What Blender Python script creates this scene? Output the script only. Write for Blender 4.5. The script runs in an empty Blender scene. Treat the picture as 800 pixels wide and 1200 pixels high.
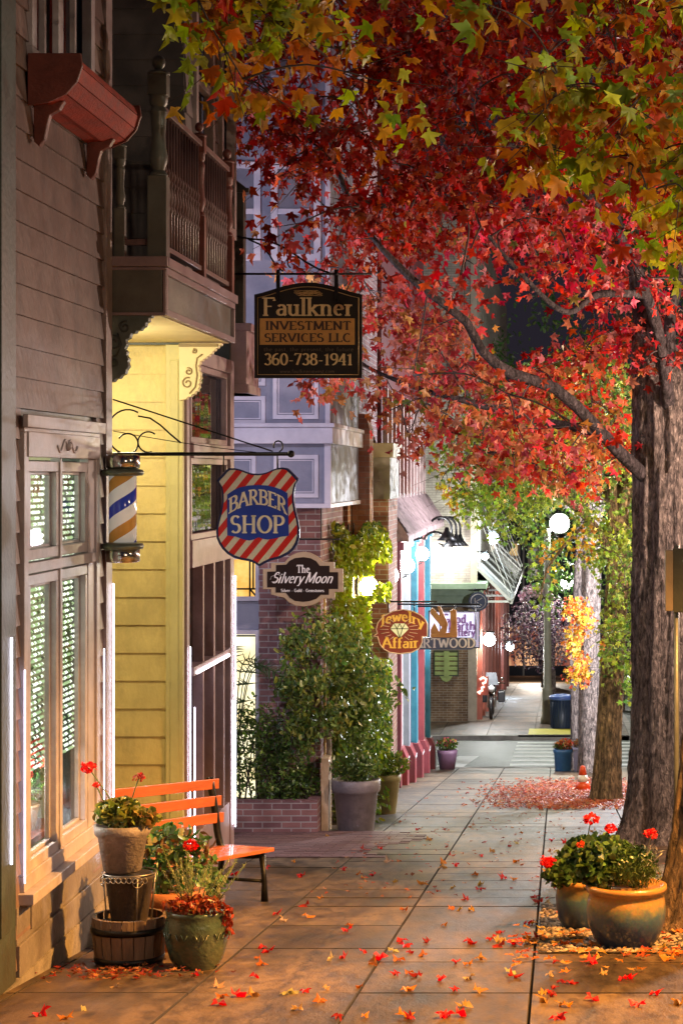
import bpy, math, random
import numpy as np
from mathutils import Vector, Matrix
random.seed(7); rng = np.random.default_rng(7)
PI = math.pi
scene = bpy.context.scene
COL = scene.collection
F = 2500.0          # focal length in photo pixels (75 mm on a 36 mm high frame of 1200 px)
EYE = 1.6

# ---------------------------------------------------------------- helpers
def gz(y):
    """height of the sloping street at distance y"""
    pts = [(-20, 0.6), (0, 0), (42, -4.15), (54, -4.99), (59, -5.2), (100, -8.1), (200, -16.4), (600, -40)]
    for (a, za), (b, zb) in zip(pts, pts[1:]):
        if y <= b:
            return za + (zb - za) * (y - a) / (b - a)
    return pts[-1][1]

def P(px, py, d):
    return Vector(((px - 653) * d / F, d, EYE + (557 - py) * d / F))
def Zp(py, d): return EYE + (557 - py) * d / F
def Xp(px, d): return (px - 653) * d / F

class MB:
    def __init__(s): s.v = []; s.f = []; s.sm = []; s.mi = []; s.cur = 0
    def add(s, vs, fs, smooth=False):
        o = len(s.v); s.v += [tuple(v) for v in vs]
        for f in fs:
            s.f.append(tuple(i + o for i in f)); s.sm.append(smooth); s.mi.append(s.cur)
    def box(s, x0, x1, y0, y1, z0, z1):
        if x0 > x1: x0, x1 = x1, x0
        if y0 > y1: y0, y1 = y1, y0
        if z0 > z1: z0, z1 = z1, z0
        s.add([(x0,y0,z0),(x1,y0,z0),(x1,y1,z0),(x0,y1,z0),(x0,y0,z1),(x1,y0,z1),(x1,y1,z1),(x0,y1,z1)],
              [(0,3,2,1),(4,5,6,7),(0,1,5,4),(1,2,6,5),(2,3,7,6),(3,0,4,7)])
        return s
    def beam(s, a, b, w, h, up=(0,0,1)):
        a = Vector(a); b = Vector(b); t = (b - a).normalized(); u = Vector(up)
        r = t.cross(u)
        if r.length < 1e-4: r = t.cross(Vector((1,0,0)))
        r.normalize(); n = r.cross(t).normalized(); vs = []
        for p in (a, b):
            for sx, sz in ((-1,-1),(1,-1),(1,1),(-1,1)):
                vs.append(p + r*sx*w/2 + n*sz*h/2)
        s.add(vs, [(0,1,2,3),(7,6,5,4),(0,4,5,1),(1,5,6,2),(2,6,7,3),(3,7,4,0)])
        return s
    def tube(s, path, rad, n=8, closed_ends=True, smooth=True):
        path = [Vector(p) for p in path]
        if not hasattr(rad, '__len__'): rad = [rad]*len(path)
        vs = []; fs = []; prev = None
        for i, p in enumerate(path):
            if i == 0: t = path[1]-path[0]
            elif i == len(path)-1: t = path[-1]-path[-2]
            else: t = path[i+1]-path[i-1]
            if t.length < 1e-9: t = Vector((0,0,1))
            t.normalize()
            if prev is None:
                a = Vector((1,0,0)) if abs(t.x) < .8 else Vector((0,1,0))
                r = (a - t*a.dot(t)).normalized()
            else:
                r = (prev - t*prev.dot(t))
                r = r.normalized() if r.length > 1e-6 else prev
            prev = r; q = t.cross(r)
            for k in range(n):
                an = 2*PI*k/n
                vs.append(p + (r*math.cos(an) + q*math.sin(an))*rad[i])
        for i in range(len(path)-1):
            for k in range(n):
                k2 = (k+1) % n
                fs.append((i*n+k, i*n+k2, (i+1)*n+k2, (i+1)*n+k))
        if closed_ends:
            fs.append(tuple(range(n-1, -1, -1))); fs.append(tuple((len(path)-1)*n + k for k in range(n)))
        s.add(vs, fs, smooth); return s
    def lathe(s, prof, c=(0,0,0), n=24, smooth=True, caps=True):
        vs = []; fs = []
        for r, z in prof:
            for k in range(n):
                a = 2*PI*k/n; vs.append((c[0]+r*math.cos(a), c[1]+r*math.sin(a), c[2]+z))
        m = len(prof)
        for i in range(m-1):
            for k in range(n):
                k2 = (k+1) % n; fs.append((i*n+k, i*n+k2, (i+1)*n+k2, (i+1)*n+k))
        if caps:
            fs.append(tuple(range(n-1,-1,-1))); fs.append(tuple((m-1)*n+k for k in range(n)))
        s.add(vs, fs, smooth); return s
    def ball(s, c, r, n=12, m=8, sz=1):
        prof = [(max(1e-4, r*math.sin(PI*i/m)), -r*sz*math.cos(PI*i/m)) for i in range(m+1)]
        return s.lathe(prof, c, n)
    def prism(s, pts, d0, d1, plane='xz'):
        """extrude 2-D outline pts between depth d0 and d1; plane xz -> depth is y, yz -> depth is x, xy -> depth is z"""
        def to(p, d):
            if plane == 'xz': return (p[0], d, p[1])
            if plane == 'yz': return (d, p[0], p[1])
            return (p[0], p[1], d)
        n = len(pts); A = sum(pts[i][0]*pts[(i+1)%n][1]-pts[(i+1)%n][0]*pts[i][1] for i in range(n))
        if A < 0: pts = pts[::-1]
        vs = [to(p, d0) for p in pts] + [to(p, d1) for p in pts]
        fs = [tuple(range(n)), tuple(range(2*n-1, n-1, -1))]
        for i in range(n):
            j = (i+1) % n; fs.append((i, n+i, n+j, j))
        s.add(vs, fs); return s
    def build(s, name, m, parent=None, kind=None, bevel=0):
        me = bpy.data.meshes.new(name); o = bpy.data.objects.new(name, me)
        off = Vector((0,0,0)); p = parent
        while p is not None: off += p.location; p = p.parent
        vs = [(v[0]-off.x, v[1]-off.y, v[2]-off.z) for v in s.v]
        me.from_pydata(vs, [], s.f); me.update()
        me.polygons.foreach_set('use_smooth', s.sm)
        ms = m if isinstance(m, (list, tuple)) else [m]
        for k in ms: me.materials.append(k)
        if len(ms) > 1: me.polygons.foreach_set('material_index', s.mi)
        COL.objects.link(o)
        if parent: o.parent = parent
        if kind: o['kind'] = kind
        if bevel:
            b = o.modifiers.new('bevel', 'BEVEL'); b.width = bevel; b.segments = 2; b.limit_method = 'ANGLE'; b.angle_limit = .6
        return o

def thing(name, label, cat, loc=(0,0,0), group=None):
    o = bpy.data.objects.new(name, None); COL.objects.link(o); o.location = loc
    o.empty_display_size = .1
    return tag(o, label, cat, group)
def tag(o, label, cat, group=None, kind=None):
    o['label'] = label; o['category'] = cat
    if group: o['group'] = group
    if kind: o['kind'] = kind
    return o
def dup(root, loc, label=None, group=None):
    r = root.copy(); COL.objects.link(r); r.location = loc
    if label: r['label'] = label
    if group: r['group'] = group
    for ch in list(root.children):
        c = ch.copy(); COL.objects.link(c); c.parent = r
        for g in list(ch.children):
            e = g.copy(); COL.objects.link(e); e.parent = c
    return r

# ---------------------------------------------------------------- materials
def newmat(name):
    m = bpy.data.materials.new(name); m.use_nodes = True
    nt = m.node_tree; nt.nodes.clear()
    out = nt.nodes.new('ShaderNodeOutputMaterial')
    return m, nt, out
def rgb(c): return (c[0], c[1], c[2], 1)
def N(nt, t, **kw):
    n = nt.nodes.new(t)
    for k, v in kw.items():
        if k in n.inputs: n.inputs[k].default_value = v
        else: setattr(n, k, v)
    return n
def mapping(nt, scale=(1,1,1)):
    tc = nt.nodes.new('ShaderNodeTexCoord'); mp = nt.nodes.new('ShaderNodeMapping')
    mp.inputs['Scale'].default_value = scale
    nt.links.new(tc.outputs['Object'], mp.inputs['Vector']); return mp
def M(name, c1, c2=None, scale=6, rough=.6, bump=.15, bscale=None, metal=0, stretch=(1,1,1), spec=.5, coat=0, dirt=0, dirtcol=(.05,.04,.03), rvar=0.1):
    m, nt, out = newmat(name); L = nt.links
    b = N(nt, 'ShaderNodeBsdfPrincipled'); b.inputs['Metallic'].default_value = metal
    b.inputs['Specular IOR Level'].default_value = spec; b.inputs['Coat Weight'].default_value = coat
    c2 = c2 or tuple(x*.7 for x in c1)
    mp = mapping(nt, stretch)
    n1 = N(nt, 'ShaderNodeTexNoise', Scale=scale, Detail=6.0, Roughness=.6); L.new(mp.outputs[0], n1.inputs['Vector'])
    r = N(nt, 'ShaderNodeValToRGB'); r.color_ramp.elements[0].position = .32; r.color_ramp.elements[1].position = .68
    r.color_ramp.elements[0].color = rgb(c2); r.color_ramp.elements[1].color = rgb(c1)
    L.new(n1.outputs['Fac'], r.inputs[0]); col = r.outputs[0]
    if dirt:
        n3 = N(nt, 'ShaderNodeTexNoise', Scale=scale*.35, Detail=8.0, Roughness=.75); L.new(mp.outputs[0], n3.inputs['Vector'])
        r3 = N(nt, 'ShaderNodeValToRGB'); r3.color_ramp.elements[0].position = .48; r3.color_ramp.elements[1].position = .62
        L.new(n3.outputs['Fac'], r3.inputs[0])
        mu = N(nt, 'ShaderNodeMath', operation='MULTIPLY'); mu.inputs[1].default_value = dirt; L.new(r3.outputs[0], mu.inputs[0])
        mx = N(nt, 'ShaderNodeMixRGB'); mx.inputs[2].default_value = rgb(dirtcol)
        L.new(mu.outputs[0], mx.inputs[0]); L.new(col, mx.inputs[1]); col = mx.outputs[0]
    L.new(col, b.inputs['Base Color'])
    rr = N(nt, 'ShaderNodeMapRange'); rr.inputs['To Min'].default_value = max(0, rough-rvar); rr.inputs['To Max'].default_value = min(1, rough+rvar)
    L.new(n1.outputs['Fac'], rr.inputs['Value']); L.new(rr.outputs[0], b.inputs['Roughness'])
    if bump:
        n2 = N(nt, 'ShaderNodeTexNoise', Scale=bscale or scale*6, Detail=5.0); L.new(mp.outputs[0], n2.inputs['Vector'])
        bp = N(nt, 'ShaderNodeBump', Strength=bump, Distance=.02); L.new(n2.outputs['Fac'], bp.inputs['Height']); L.new(bp.outputs[0], b.inputs['Normal'])
    L.new(b.outputs[0], out.inputs[0]); return m
def brick(name, c1, c2, mortar, sc=1.0, bw=.21, bh=.068, rough=.85, bump=.5, paint=0):
    m, nt, out = newmat(name); L = nt.links
    tc = N(nt, 'ShaderNodeTexCoord'); sp = N(nt, 'ShaderNodeSeparateXYZ'); L.new(tc.outputs['Object'], sp.inputs[0])
    ad = N(nt, 'ShaderNodeMath', operation='ADD'); L.new(sp.outputs[0], ad.inputs[0]); L.new(sp.outputs[1], ad.inputs[1])
    cb = N(nt, 'ShaderNodeCombineXYZ'); L.new(ad.outputs[0], cb.inputs[0]); L.new(sp.outputs[2], cb.inputs[1])
    br = N(nt, 'ShaderNodeTexBrick'); L.new(cb.outputs[0], br.inputs['Vector'])
    br.inputs['Color1'].default_value = rgb(c1); br.inputs['Color2'].default_value = rgb(c2); br.inputs['Mortar'].default_value = rgb(mortar)
    br.inputs['Scale'].default_value = sc; br.inputs['Brick Width'].default_value = bw; br.inputs['Row Height'].default_value = bh
    br.inputs['Mortar Size'].default_value = .007; br.inputs['Mortar Smooth'].default_value = .2
    n = N(nt, 'ShaderNodeTexNoise', Scale=3.0, Detail=7.0); L.new(tc.outputs['Object'], n.inputs['Vector'])
    mx = N(nt, 'ShaderNodeMixRGB', blend_type='MULTIPLY'); mx.inputs[0].default_value = .8
    r = N(nt, 'ShaderNodeValToRGB'); r.color_ramp.elements[0].position=.3; r.color_ramp.elements[0].color=(.45,.42,.42,1); r.color_ramp.elements[1].position=.65
    L.new(n.outputs['Fac'], r.inputs[0]); L.new(br.outputs['Color'], mx.inputs[1]); L.new(r.outputs[0], mx.inputs[2])
    b = N(nt, 'ShaderNodeBsdfPrincipled', Roughness=rough); L.new(mx.outputs[0], b.inputs['Base Color'])
    bp = N(nt, 'ShaderNodeBump', Strength=bump, Distance=.01); bp.invert = True; L.new(br.outputs['Fac'], bp.inputs['Height'])
    n2 = N(nt, 'ShaderNodeTexNoise', Scale=60.0); L.new(tc.outputs['Object'], n2.inputs['Vector'])
    bp2 = N(nt, 'ShaderNodeBump', Strength=.25, Distance=.01); L.new(n2.outputs['Fac'], bp2.inputs['Height']); L.new(bp.outputs[0], bp2.inputs['Normal'])
    L.new(bp2.outputs[0], b.inputs['Normal']); L.new(b.outputs[0], out.inputs[0]); return m
def emit(name, c, s):
    m, nt, out = newmat(name); e = N(nt, 'ShaderNodeEmission', Strength=s); e.inputs[0].default_value = rgb(c)
    nt.links.new(e.outputs[0], out.inputs[0]); return m
def globe(name, c, s):
    m, nt, out = newmat(name); e = N(nt, 'ShaderNodeEmission', Strength=s); e.inputs[0].default_value = rgb(c)
    t = N(nt, 'ShaderNodeBsdfTransparent'); a = N(nt, 'ShaderNodeAddShader')
    nt.links.new(e.outputs[0], a.inputs[0]); nt.links.new(t.outputs[0], a.inputs[1]); nt.links.new(a.outputs[0], out.inputs[0]); return m
def emit_noise(name, c1, c2, s, scale=4, stretch=(1,1,1)):
    m, nt, out = newmat(name); L = nt.links; mp = mapping(nt, stretch)
    n = N(nt, 'ShaderNodeTexNoise', Scale=scale, Detail=4.0); L.new(mp.outputs[0], n.inputs['Vector'])
    r = N(nt, 'ShaderNodeValToRGB'); r.color_ramp.elements[0].position=.4; r.color_ramp.elements[1].position=.6
    r.color_ramp.elements[0].color = rgb(c1); r.color_ramp.elements[1].color = rgb(c2); L.new(n.outputs['Fac'], r.inputs[0])
    e = N(nt, 'ShaderNodeEmission', Strength=s); L.new(r.outputs[0], e.inputs[0]); L.new(e.outputs[0], out.inputs[0]); return m
def glass(name, tint=(.9,.95,.95), refl=.25, rough=.03):
    m, nt, out = newmat(name); L = nt.links
    t = N(nt, 'ShaderNodeBsdfTransparent'); t.inputs[0].default_value = rgb(tint)
    g = N(nt, 'ShaderNodeBsdfGlossy', Roughness=rough); fr = N(nt, 'ShaderNodeLayerWeight', Blend=.5)
    pw = N(nt, 'ShaderNodeMath', operation='POWER'); pw.inputs[1].default_value = 4; L.new(fr.outputs['Facing'], pw.inputs[0])
    mu = N(nt, 'ShaderNodeMath', operation='MULTIPLY_ADD'); mu.inputs[1].default_value = refl*2; mu.inputs[2].default_value = .03; mu.use_clamp = True
    L.new(pw.outputs[0], mu.inputs[0]); mx = N(nt, 'ShaderNodeMixShader'); L.new(mu.outputs[0], mx.inputs[0])
    n = N(nt, 'ShaderNodeTexNoise', Scale=2.5); bp = N(nt, 'ShaderNodeBump', Strength=.05, Distance=.1); L.new(n.outputs['Fac'], bp.inputs['Height']); L.new(bp.outputs[0], g.inputs['Normal'])
    L.new(t.outputs[0], mx.inputs[1]); L.new(g.outputs[0], mx.inputs[2]); L.new(mx.outputs[0], out.inputs[0]); return m
def leafmat(name, trans=.35, rough=.5, spec=.4):
    m, nt, out = newmat(name); L = nt.links
    at = N(nt, 'ShaderNodeAttribute', attribute_name='col')
    b = N(nt, 'ShaderNodeBsdfPrincipled', Roughness=rough); b.inputs['Specular IOR Level'].default_value = spec
    t = N(nt, 'ShaderNodeBsdfTranslucent'); mx = N(nt, 'ShaderNodeMixShader'); mx.inputs[0].default_value = trans
    hs = N(nt, 'ShaderNodeHueSaturation'); hs.inputs['Saturation'].default_value = 1.1; hs.inputs['Value'].default_value = 1.5
    L.new(at.outputs['Color'], b.inputs['Base Color']); L.new(at.outputs['Color'], hs.inputs['Color']); L.new(hs.outputs[0], t.inputs[0])
    L.new(b.outputs[0], mx.inputs[1]); L.new(t.outputs[0], mx.inputs[2]); L.new(mx.outputs[0], out.inputs[0]); return m
def bark(name, c1, c2, sc=1.0):
    m, nt, out = newmat(name); L = nt.links
    mp = mapping(nt, (1, 1, .30))
    n0 = N(nt, 'ShaderNodeTexNoise', Scale=26*sc, Detail=7.0, Roughness=.68, Distortion=.6); L.new(mp.outputs[0], n0.inputs['Vector'])
    mp2 = mapping(nt, (1, 1, .35)); v = N(nt, 'ShaderNodeTexVoronoi', Scale=24*sc); v.feature = 'F1'
    ad = N(nt, 'ShaderNodeMixRGB'); ad.inputs[0].default_value = .12; L.new(mp2.outputs[0], ad.inputs[1]); L.new(n0.outputs['Color'], ad.inputs[2]); L.new(ad.outputs[0], v.inputs['Vector'])
    mm = N(nt, 'ShaderNodeMath', operation='MULTIPLY_ADD'); mm.inputs[1].default_value = -.35; L.new(v.outputs['Distance'], mm.inputs[0]); L.new(n0.outputs['Fac'], mm.inputs[2])
    r = N(nt, 'ShaderNodeValToRGB'); r.color_ramp.elements[0].position = .16; r.color_ramp.elements[0].color = rgb(tuple(x*.25 for x in c2)); r.color_ramp.elements[1].position = .55; r.color_ramp.elements[1].color = rgb(c1)
    e = r.color_ramp.elements.new(.33); e.color = rgb(c2); L.new(mm.outputs[0], r.inputs[0])
    n = N(nt, 'ShaderNodeTexNoise', Scale=3.0, Detail=5.0); L.new(mp.outputs[0], n.inputs['Vector'])
    mr = N(nt, 'ShaderNodeMapRange'); mr.inputs['To Min'].default_value = .55; mr.inputs['To Max'].default_value = 1.3; L.new(n.outputs['Fac'], mr.inputs['Value'])
    mx = N(nt, 'ShaderNodeMixRGB', blend_type='MULTIPLY'); mx.inputs[0].default_value = 1; L.new(r.outputs[0], mx.inputs[1]); L.new(mr.outputs[0], mx.inputs[2])
    b = N(nt, 'ShaderNodeBsdfPrincipled', Roughness=.85); L.new(mx.outputs[0], b.inputs['Base Color'])
    bp = N(nt, 'ShaderNodeBump', Strength=1.0, Distance=.07); L.new(mm.outputs[0], bp.inputs['Height'])
    L.new(bp.outputs[0], b.inputs['Normal']); L.new(b.outputs[0], out.inputs[0]); return m

WHITE_TRIM = M('trim_paint', (.46,.42,.46), (.31,.28,.32), 5, .45, .1, dirt=.4, dirtcol=(.2,.17,.17))
SIDING = M('siding_paint', (.20,.135,.125), (.125,.085,.08), 3, .5, .35, stretch=(1,1,.55), dirt=.85, dirtcol=(.07,.05,.05))
DARKTRIM = M('dark_trim', (.05,.07,.07), (.03,.04,.04), 5, .5, .15, dirt=.5)
REDWOOD = M('red_wood', (.36,.035,.015), (.18,.02,.012), 8, .75, .3, stretch=(1,1,1))
REDWOOD_D = M('red_wood_dark', (.16,.04,.03), (.09,.025,.02), 8, .5, .2)
YELLOW = M('yellow_siding', (.64,.54,.22), (.52,.43,.17), 4, .5, .3, stretch=(1,1,.6), dirt=.6, dirtcol=(.34,.28,.12))
CREAM = M('cream_paint', (.75,.66,.40), (.66,.57,.33), 4, .5, .1)
OLIVE = M('olive_paint', (.55,.52,.25), (.46,.43,.2), 4, .5, .1)
MAUVE = M('mauve_paint', (.36,.26,.29), (.26,.18,.21), 5, .45, .15, dirt=.4, dirtcol=(.14,.10,.11))
BALC = M('balcony_paint', (.13,.13,.115), (.08,.08,.07), 5, .45, .15, dirt=.4)
GREY = M('blue_grey_paint', (.24,.25,.36), (.19,.20,.30), 6, .55, .2, dirt=.3, dirtcol=(.13,.13,.2))
LILAC = M('lilac_trim', (.62,.60,.74), (.52,.50,.64), 6, .5, .1, dirt=.2, dirtcol=(.35,.33,.42))
CONC = M('concrete_base', (.28,.25,.22), (.19,.17,.15), 8, .85, .4, dirt=.6, dirtcol=(.08,.07,.06))
IRON = M('black_iron', (.02,.02,.022), (.012,.012,.014), 10, .4, .1, metal=.6)
STEEL = M('chrome_steel', (.62,.60,.58), (.5,.5,.48), 20, .16, .02, metal=1, rvar=.05)
GREENMETAL = M('aged_bracket', (.22,.26,.22), (.15,.18,.15), 15, .35, .1, metal=.7)
GLASS = glass('window_glass')
GLASSD = glass('dim_window_glass', (.55,.6,.6), .3)
LEAF = leafmat('leaf_tissue')
LEAFG = leafmat('glossy_leaf_tissue', .25, .35, .5)
BARK = bark('bark', (.52,.42,.37), (.21,.165,.15), 1.25)
BARKD = bark('limb_bark', (.15,.12,.13), (.07,.055,.06))
BARKB = bark('brown_bark', (.42,.28,.17), (.17,.11,.07))
TWIG = M('twig_bark', (.10,.075,.07), (.06,.045,.045), 12, .8, .3)
BULB = emit('bulb', (1,.95,.85), 25)

# ---------------------------------------------------------------- leaves
def shape2d(kind):
    if kind == 'star':
        A = [(0,1.0),(13,.66),(27,.46),(40,.66),(54,.90),(80,.42),(108,.62),(145,.26),(180,.14),(-145,.26),(-108,.62),(-80,.42),(-54,.90),(-40,.66),(-27,.46),(-13,.66)]
    elif kind == 'round':
        A = [(0,.9),(40,.95),(80,.9),(120,.85),(160,.8),(-160,.8),(-120,.85),(-80,.9),(-40,.95)]
    elif kind == 'oval':
        A = [(0,1.0),(35,.6),(90,.36),(145,.55),(180,.75),(-145,.55),(-90,.36),(-35,.6)]
    elif kind == 'lance':
        A = [(0,1.0),(14,.55),(90,.13),(180,1.0),(-90,.13),(-14,.55)]
    elif kind == 'petal':
        A = [(0,1),(50,.8),(130,.5),(-130,.5),(-50,.8)]
    return np.array([(r*math.sin(math.radians(a)), r*math.cos(math.radians(a))) for a, r in A])   # (v, u) u along tip
def leaf_obj(name, C, size, col, kind='star', mat=None, parent=None, tip=(0,0,-1), spread=.7, nrm=None, fold=.25, ground=False):
    C = np.asarray(C, float); n = len(C); S = shape2d(kind); k = len(S)
    size = np.broadcast_to(np.asarray(size, float), (n,))
    t = np.array(tip, float)[None] + rng.normal(0, spread, (n,3)); t /= np.linalg.norm(t, axis=1)[:,None]
    nn = rng.normal(0, 1, (n,3)) if nrm is None else np.array(nrm, float)[None] + rng.normal(0, .5, (n,3))
    if ground:
        t[:,2] *= .15; t /= np.linalg.norm(t, axis=1)[:,None]; nn = np.array([[0,0,1.]]) + rng.normal(0, .18, (n,3))
    r = np.cross(t, nn); r /= (np.linalg.norm(r, axis=1)[:,None] + 1e-9); q = np.cross(r, t)
    V = np.zeros((n, k+1, 3)); V[:,0] = C
    asp = rng.uniform(.75, 1.1, n)
    for i, (v, u) in enumerate(S):
        rad2 = u*u + v*v
        jit = rng.uniform(.80, 1.14, n)
        bend = -fold*rad2*.7*rng.uniform(-.3, 2.6, n) + fold*abs(v)*rng.uniform(-.2, 2.2, n)
        V[:,i+1] = C + (t*(u*jit)[:,None] + r*(v*asp*jit)[:,None] + q*bend[:,None])*size[:,None]*.5
    tri = np.array([(0, i+1, (i+1) % k + 1) for i in range(k)])
    Fc = (tri[None] + (np.arange(n)*(k+1))[:,None,None]).reshape(-1, 3)
    off = np.zeros(3); p = parent
    while p is not None: off += np.array(p.location); p = p.parent
    V = (V - off).reshape(-1, 3)
    me = bpy.data.meshes.new(name); o = bpy.data.objects.new(name, me)
    me.vertices.add(len(V)); me.vertices.foreach_set('co', V.ravel())
    me.loops.add(Fc.size); me.loops.foreach_set('vertex_index', Fc.ravel().astype(np.int32))
    me.polygons.add(len(Fc)); me.polygons.foreach_set('loop_start', (np.arange(len(Fc))*3).astype(np.int32))
    me.update(calc_edges=True)
    cc = np.ones((n, k+1, 4)); cc[:,:,:3] = np.asarray(col, float)[:,None,:]
    cc[:,0,:3] *= .8; cc[:,1:,:3] *= rng.uniform(.85, 1.15, (n, k, 1))
    at = me.color_attributes.new('col', 'FLOAT_COLOR', 'POINT'); at.data.foreach_set('color', np.clip(cc, 0, 1).ravel())
    me.materials.append(mat or LEAF); COL.objects.link(o)
    if parent: o.parent = parent
    return o
def blob(c, r, n, shell=.5):
    """n points in an ellipsoid, denser to the outside"""
    d = rng.normal(0, 1, (n,3)); d /= np.linalg.norm(d, axis=1)[:,None]
    q = rng.uniform(shell, 1, n)**.6
    return np.array(c)[None] + d*q[:,None]*np.array(r)[None]
def pick(pal, n, jit=.15):
    pal = np.array(pal, float); c = pal[rng.integers(0, len(pal), n)]
    return np.clip(c*rng.uniform(1-jit*2, 1+jit*2, (n,1))*rng.uniform(1-jit, 1+jit, (n,3)), 0, 1)

def trunk_mb(path, rad, n=40, rough=.05, flare=None, seed=0, rib=7):
    """ridged trunk along path"""
    rs = np.random.default_rng(seed); path = [Vector(p) for p in path]; mb = MB()
    # resample
    L = [0]
    for a, b in zip(path, path[1:]): L.append(L[-1] + (b-a).length)
    m = max(8, int(L[-1]/.07)); vs = []; fs = []
    ph = rs.uniform(0, 6.28, 12)
    for i in range(m+1):
        s = L[-1]*i/m; k = 0
        while k < len(L)-2 and s > L[k+1]: k += 1
        f = (s-L[k])/(L[k+1]-L[k]); f2 = f
        p = path[k].lerp(path[k+1], f2); R = rad[k]*(1-f)+rad[k+1]*f
        for j in range(n):
            a = 2*PI*j/n
            rr = 1 + .06*math.sin(2*a+ph[0]+s*.4) + .04*math.sin(3*a+ph[1]-s*.6) + rough*math.sin(rib*a+ph[2]+1.1*math.sin(s*2.1+ph[3])) + rough*.7*math.sin((rib*2+1)*a+ph[4]+1.5*math.sin(s*3.3+ph[5])) + rs.normal(0, rough*.3)
            if flare: rr += flare*(math.exp(-s/.25)*.7+math.exp(-s/.8)*.5)*(1+.55*math.sin(5*a+ph[6])+.3*math.sin(3*a+ph[7]))
            vs.append((p.x+R*rr*math.cos(a), p.y+R*rr*math.sin(a), p.z))
    for i in range(m):
        for j in range(n):
            j2 = (j+1) % n; fs.append((i*n+j, i*n+j2, (i+1)*n+j2, (i+1)*n+j))
    fs.append(tuple(m*n+j for j in range(n)))
    mb.add(vs, fs, True); return mb

# ---------------------------------------------------------------- lettering
def arc(cx, cy, rx, ry, a0, a1, n=9):
    return [(cx+rx*math.cos(math.radians(a0+(a1-a0)*i/n)), cy+ry*math.sin(math.radians(a0+(a1-a0)*i/n))) for i in range(n+1)]
G = {}   # glyph: width, strokes, serif points
G['A']=(.8,[[(.05,0),(.4,1)],[(.4,1),(.76,0)],[(.17,.34),(.64,.34)]],[(.06,0),(.75,0)])
G['B']=(.7,[[(.14,0),(.14,1)],[(.14,1),(.36,1)]+arc(.36,.76,.24,.24,90,-90)+[(.14,.52)],[(.38,.52)]+arc(.38,.26,.28,.26,90,-90)+[(.14,0)]],[(.1,0),(.1,1)])
G['C']=(.75,[arc(.42,.5,.34,.5,50,310,16)],[])
G['D']=(.8,[[(.14,0),(.14,1)],[(.14,1),(.3,1)]+arc(.3,.5,.42,.5,90,-90,14)+[(.14,0)]],[(.1,0),(.1,1)])
G['E']=(.66,[[(.14,0),(.14,1)],[(.14,1),(.58,1),(.58,.86)],[(.14,.52),(.45,.52)],[(.14,0),(.6,0),(.6,.16)]],[(.1,0),(.1,1)])
G['F']=(.62,[[(.14,0),(.14,1)],[(.14,1),(.58,1),(.58,.84)],[(.14,.52),(.45,.52)]],[(.14,0),(.1,1)])
G['G']=(.82,[arc(.42,.5,.34,.5,50,340,18)+[(.74,.42),(.5,.42)]],[])
G['H']=(.84,[[(.15,0),(.15,1)],[(.68,0),(.68,1)],[(.15,.5),(.68,.5)]],[(.15,0),(.15,1),(.68,0),(.68,1)])
G['I']=(.34,[[(.17,0),(.17,1)]],[(.17,0),(.17,1)])
G['J']=(.5,[[(.32,1),(.32,.2)]+arc(.17,.2,.15,.2,0,-120,6)],[(.32,1)])
G['L']=(.62,[[(.14,0),(.14,1)],[(.14,0),(.58,0),(.58,.18)]],[(.1,0),(.14,1)])
G['M']=(.98,[[(.12,0),(.15,1)],[(.15,1),(.48,.08)],[(.48,.08),(.82,1)],[(.82,1),(.86,0)]],[(.12,0),(.15,1),(.82,1),(.86,0)])
G['N']=(.84,[[(.14,0),(.14,1)],[(.14,1),(.7,0)],[(.7,0),(.7,1)]],[(.14,0),(.12,1),(.7,1)])
G['O']=(.86,[arc(.43,.5,.36,.5,0,360,22)],[])
G['P']=(.66,[[(.14,0),(.14,1)],[(.14,1),(.34,1)]+arc(.34,.73,.26,.27,90,-90)+[(.14,.46)]],[(.14,0),(.1,1)])
G['R']=(.76,[[(.14,0),(.14,1)],[(.14,1),(.34,1)]+arc(.34,.75,.24,.25,90,-90)+[(.14,.5)],[(.34,.5),(.7,0)]],[(.14,0),(.1,1),(.7,0)])
G['S']=(.62,[arc(.31,.75,.22,.25,35,250,10)[:]+[(.33,.5)]+arc(.31,.26,.24,.26,70,-145,11)],[])
G['T']=(.7,[[(.35,0),(.35,1)],[(.05,.84),(.05,1),(.65,1),(.65,.84)]],[(.35,0)])
G['V']=(.8,[[(.06,1),(.4,0)],[(.4,0),(.74,1)]],[(.06,1),(.74,1)])
G['W']=(1.08,[[(.05,1),(.3,0)],[(.3,0),(.54,.9)],[(.54,.9),(.78,0)],[(.78,0),(1.02,1)]],[(.06,1),(1.02,1)])
G['a']=(.52,[arc(.27,.42,.17,.18,150,0,7)+[(.44,.06),(.5,.0)],[(.44,.36)]+arc(.25,.18,.17,.17,90,330,9)+[(.44,.16)]],[])
G['d']=(.58,[[(.46,0),(.46,1)],arc(.27,.3,.19,.29,40,320,12)],[(.42,1)])
G['e']=(.54,[[(.08,.34),(.46,.34)]+arc(.27,.31,.19,.3,8,310,14)],[])
G['f']=(.36,[[(.16,0),(.16,.8)]+arc(.3,.82,.14,.16,180,50,5),[(.02,.58),(.34,.58)]],[(.16,0)])
G['h']=(.62,[[(.12,0),(.12,1)],[(.12,.42)]+arc(.31,.42,.17,.18,150,0,7)+[(.48,0)]],[(.12,0),(.09,1),(.48,0)])
G['i']=(.28,[[(.14,0),(.14,.58)],[(.14,.78),(.14,.86)]],[(.14,0),(.11,.58)])
G['k']=(.6,[[(.12,0),(.12,1)],[(.12,.24),(.46,.58)],[(.24,.36),(.52,0)]],[(.12,0),(.09,1),(.46,.58),(.52,0)])
G['l']=(.26,[[(.13,0),(.13,1)]],[(.13,0),(.1,1)])
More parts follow.
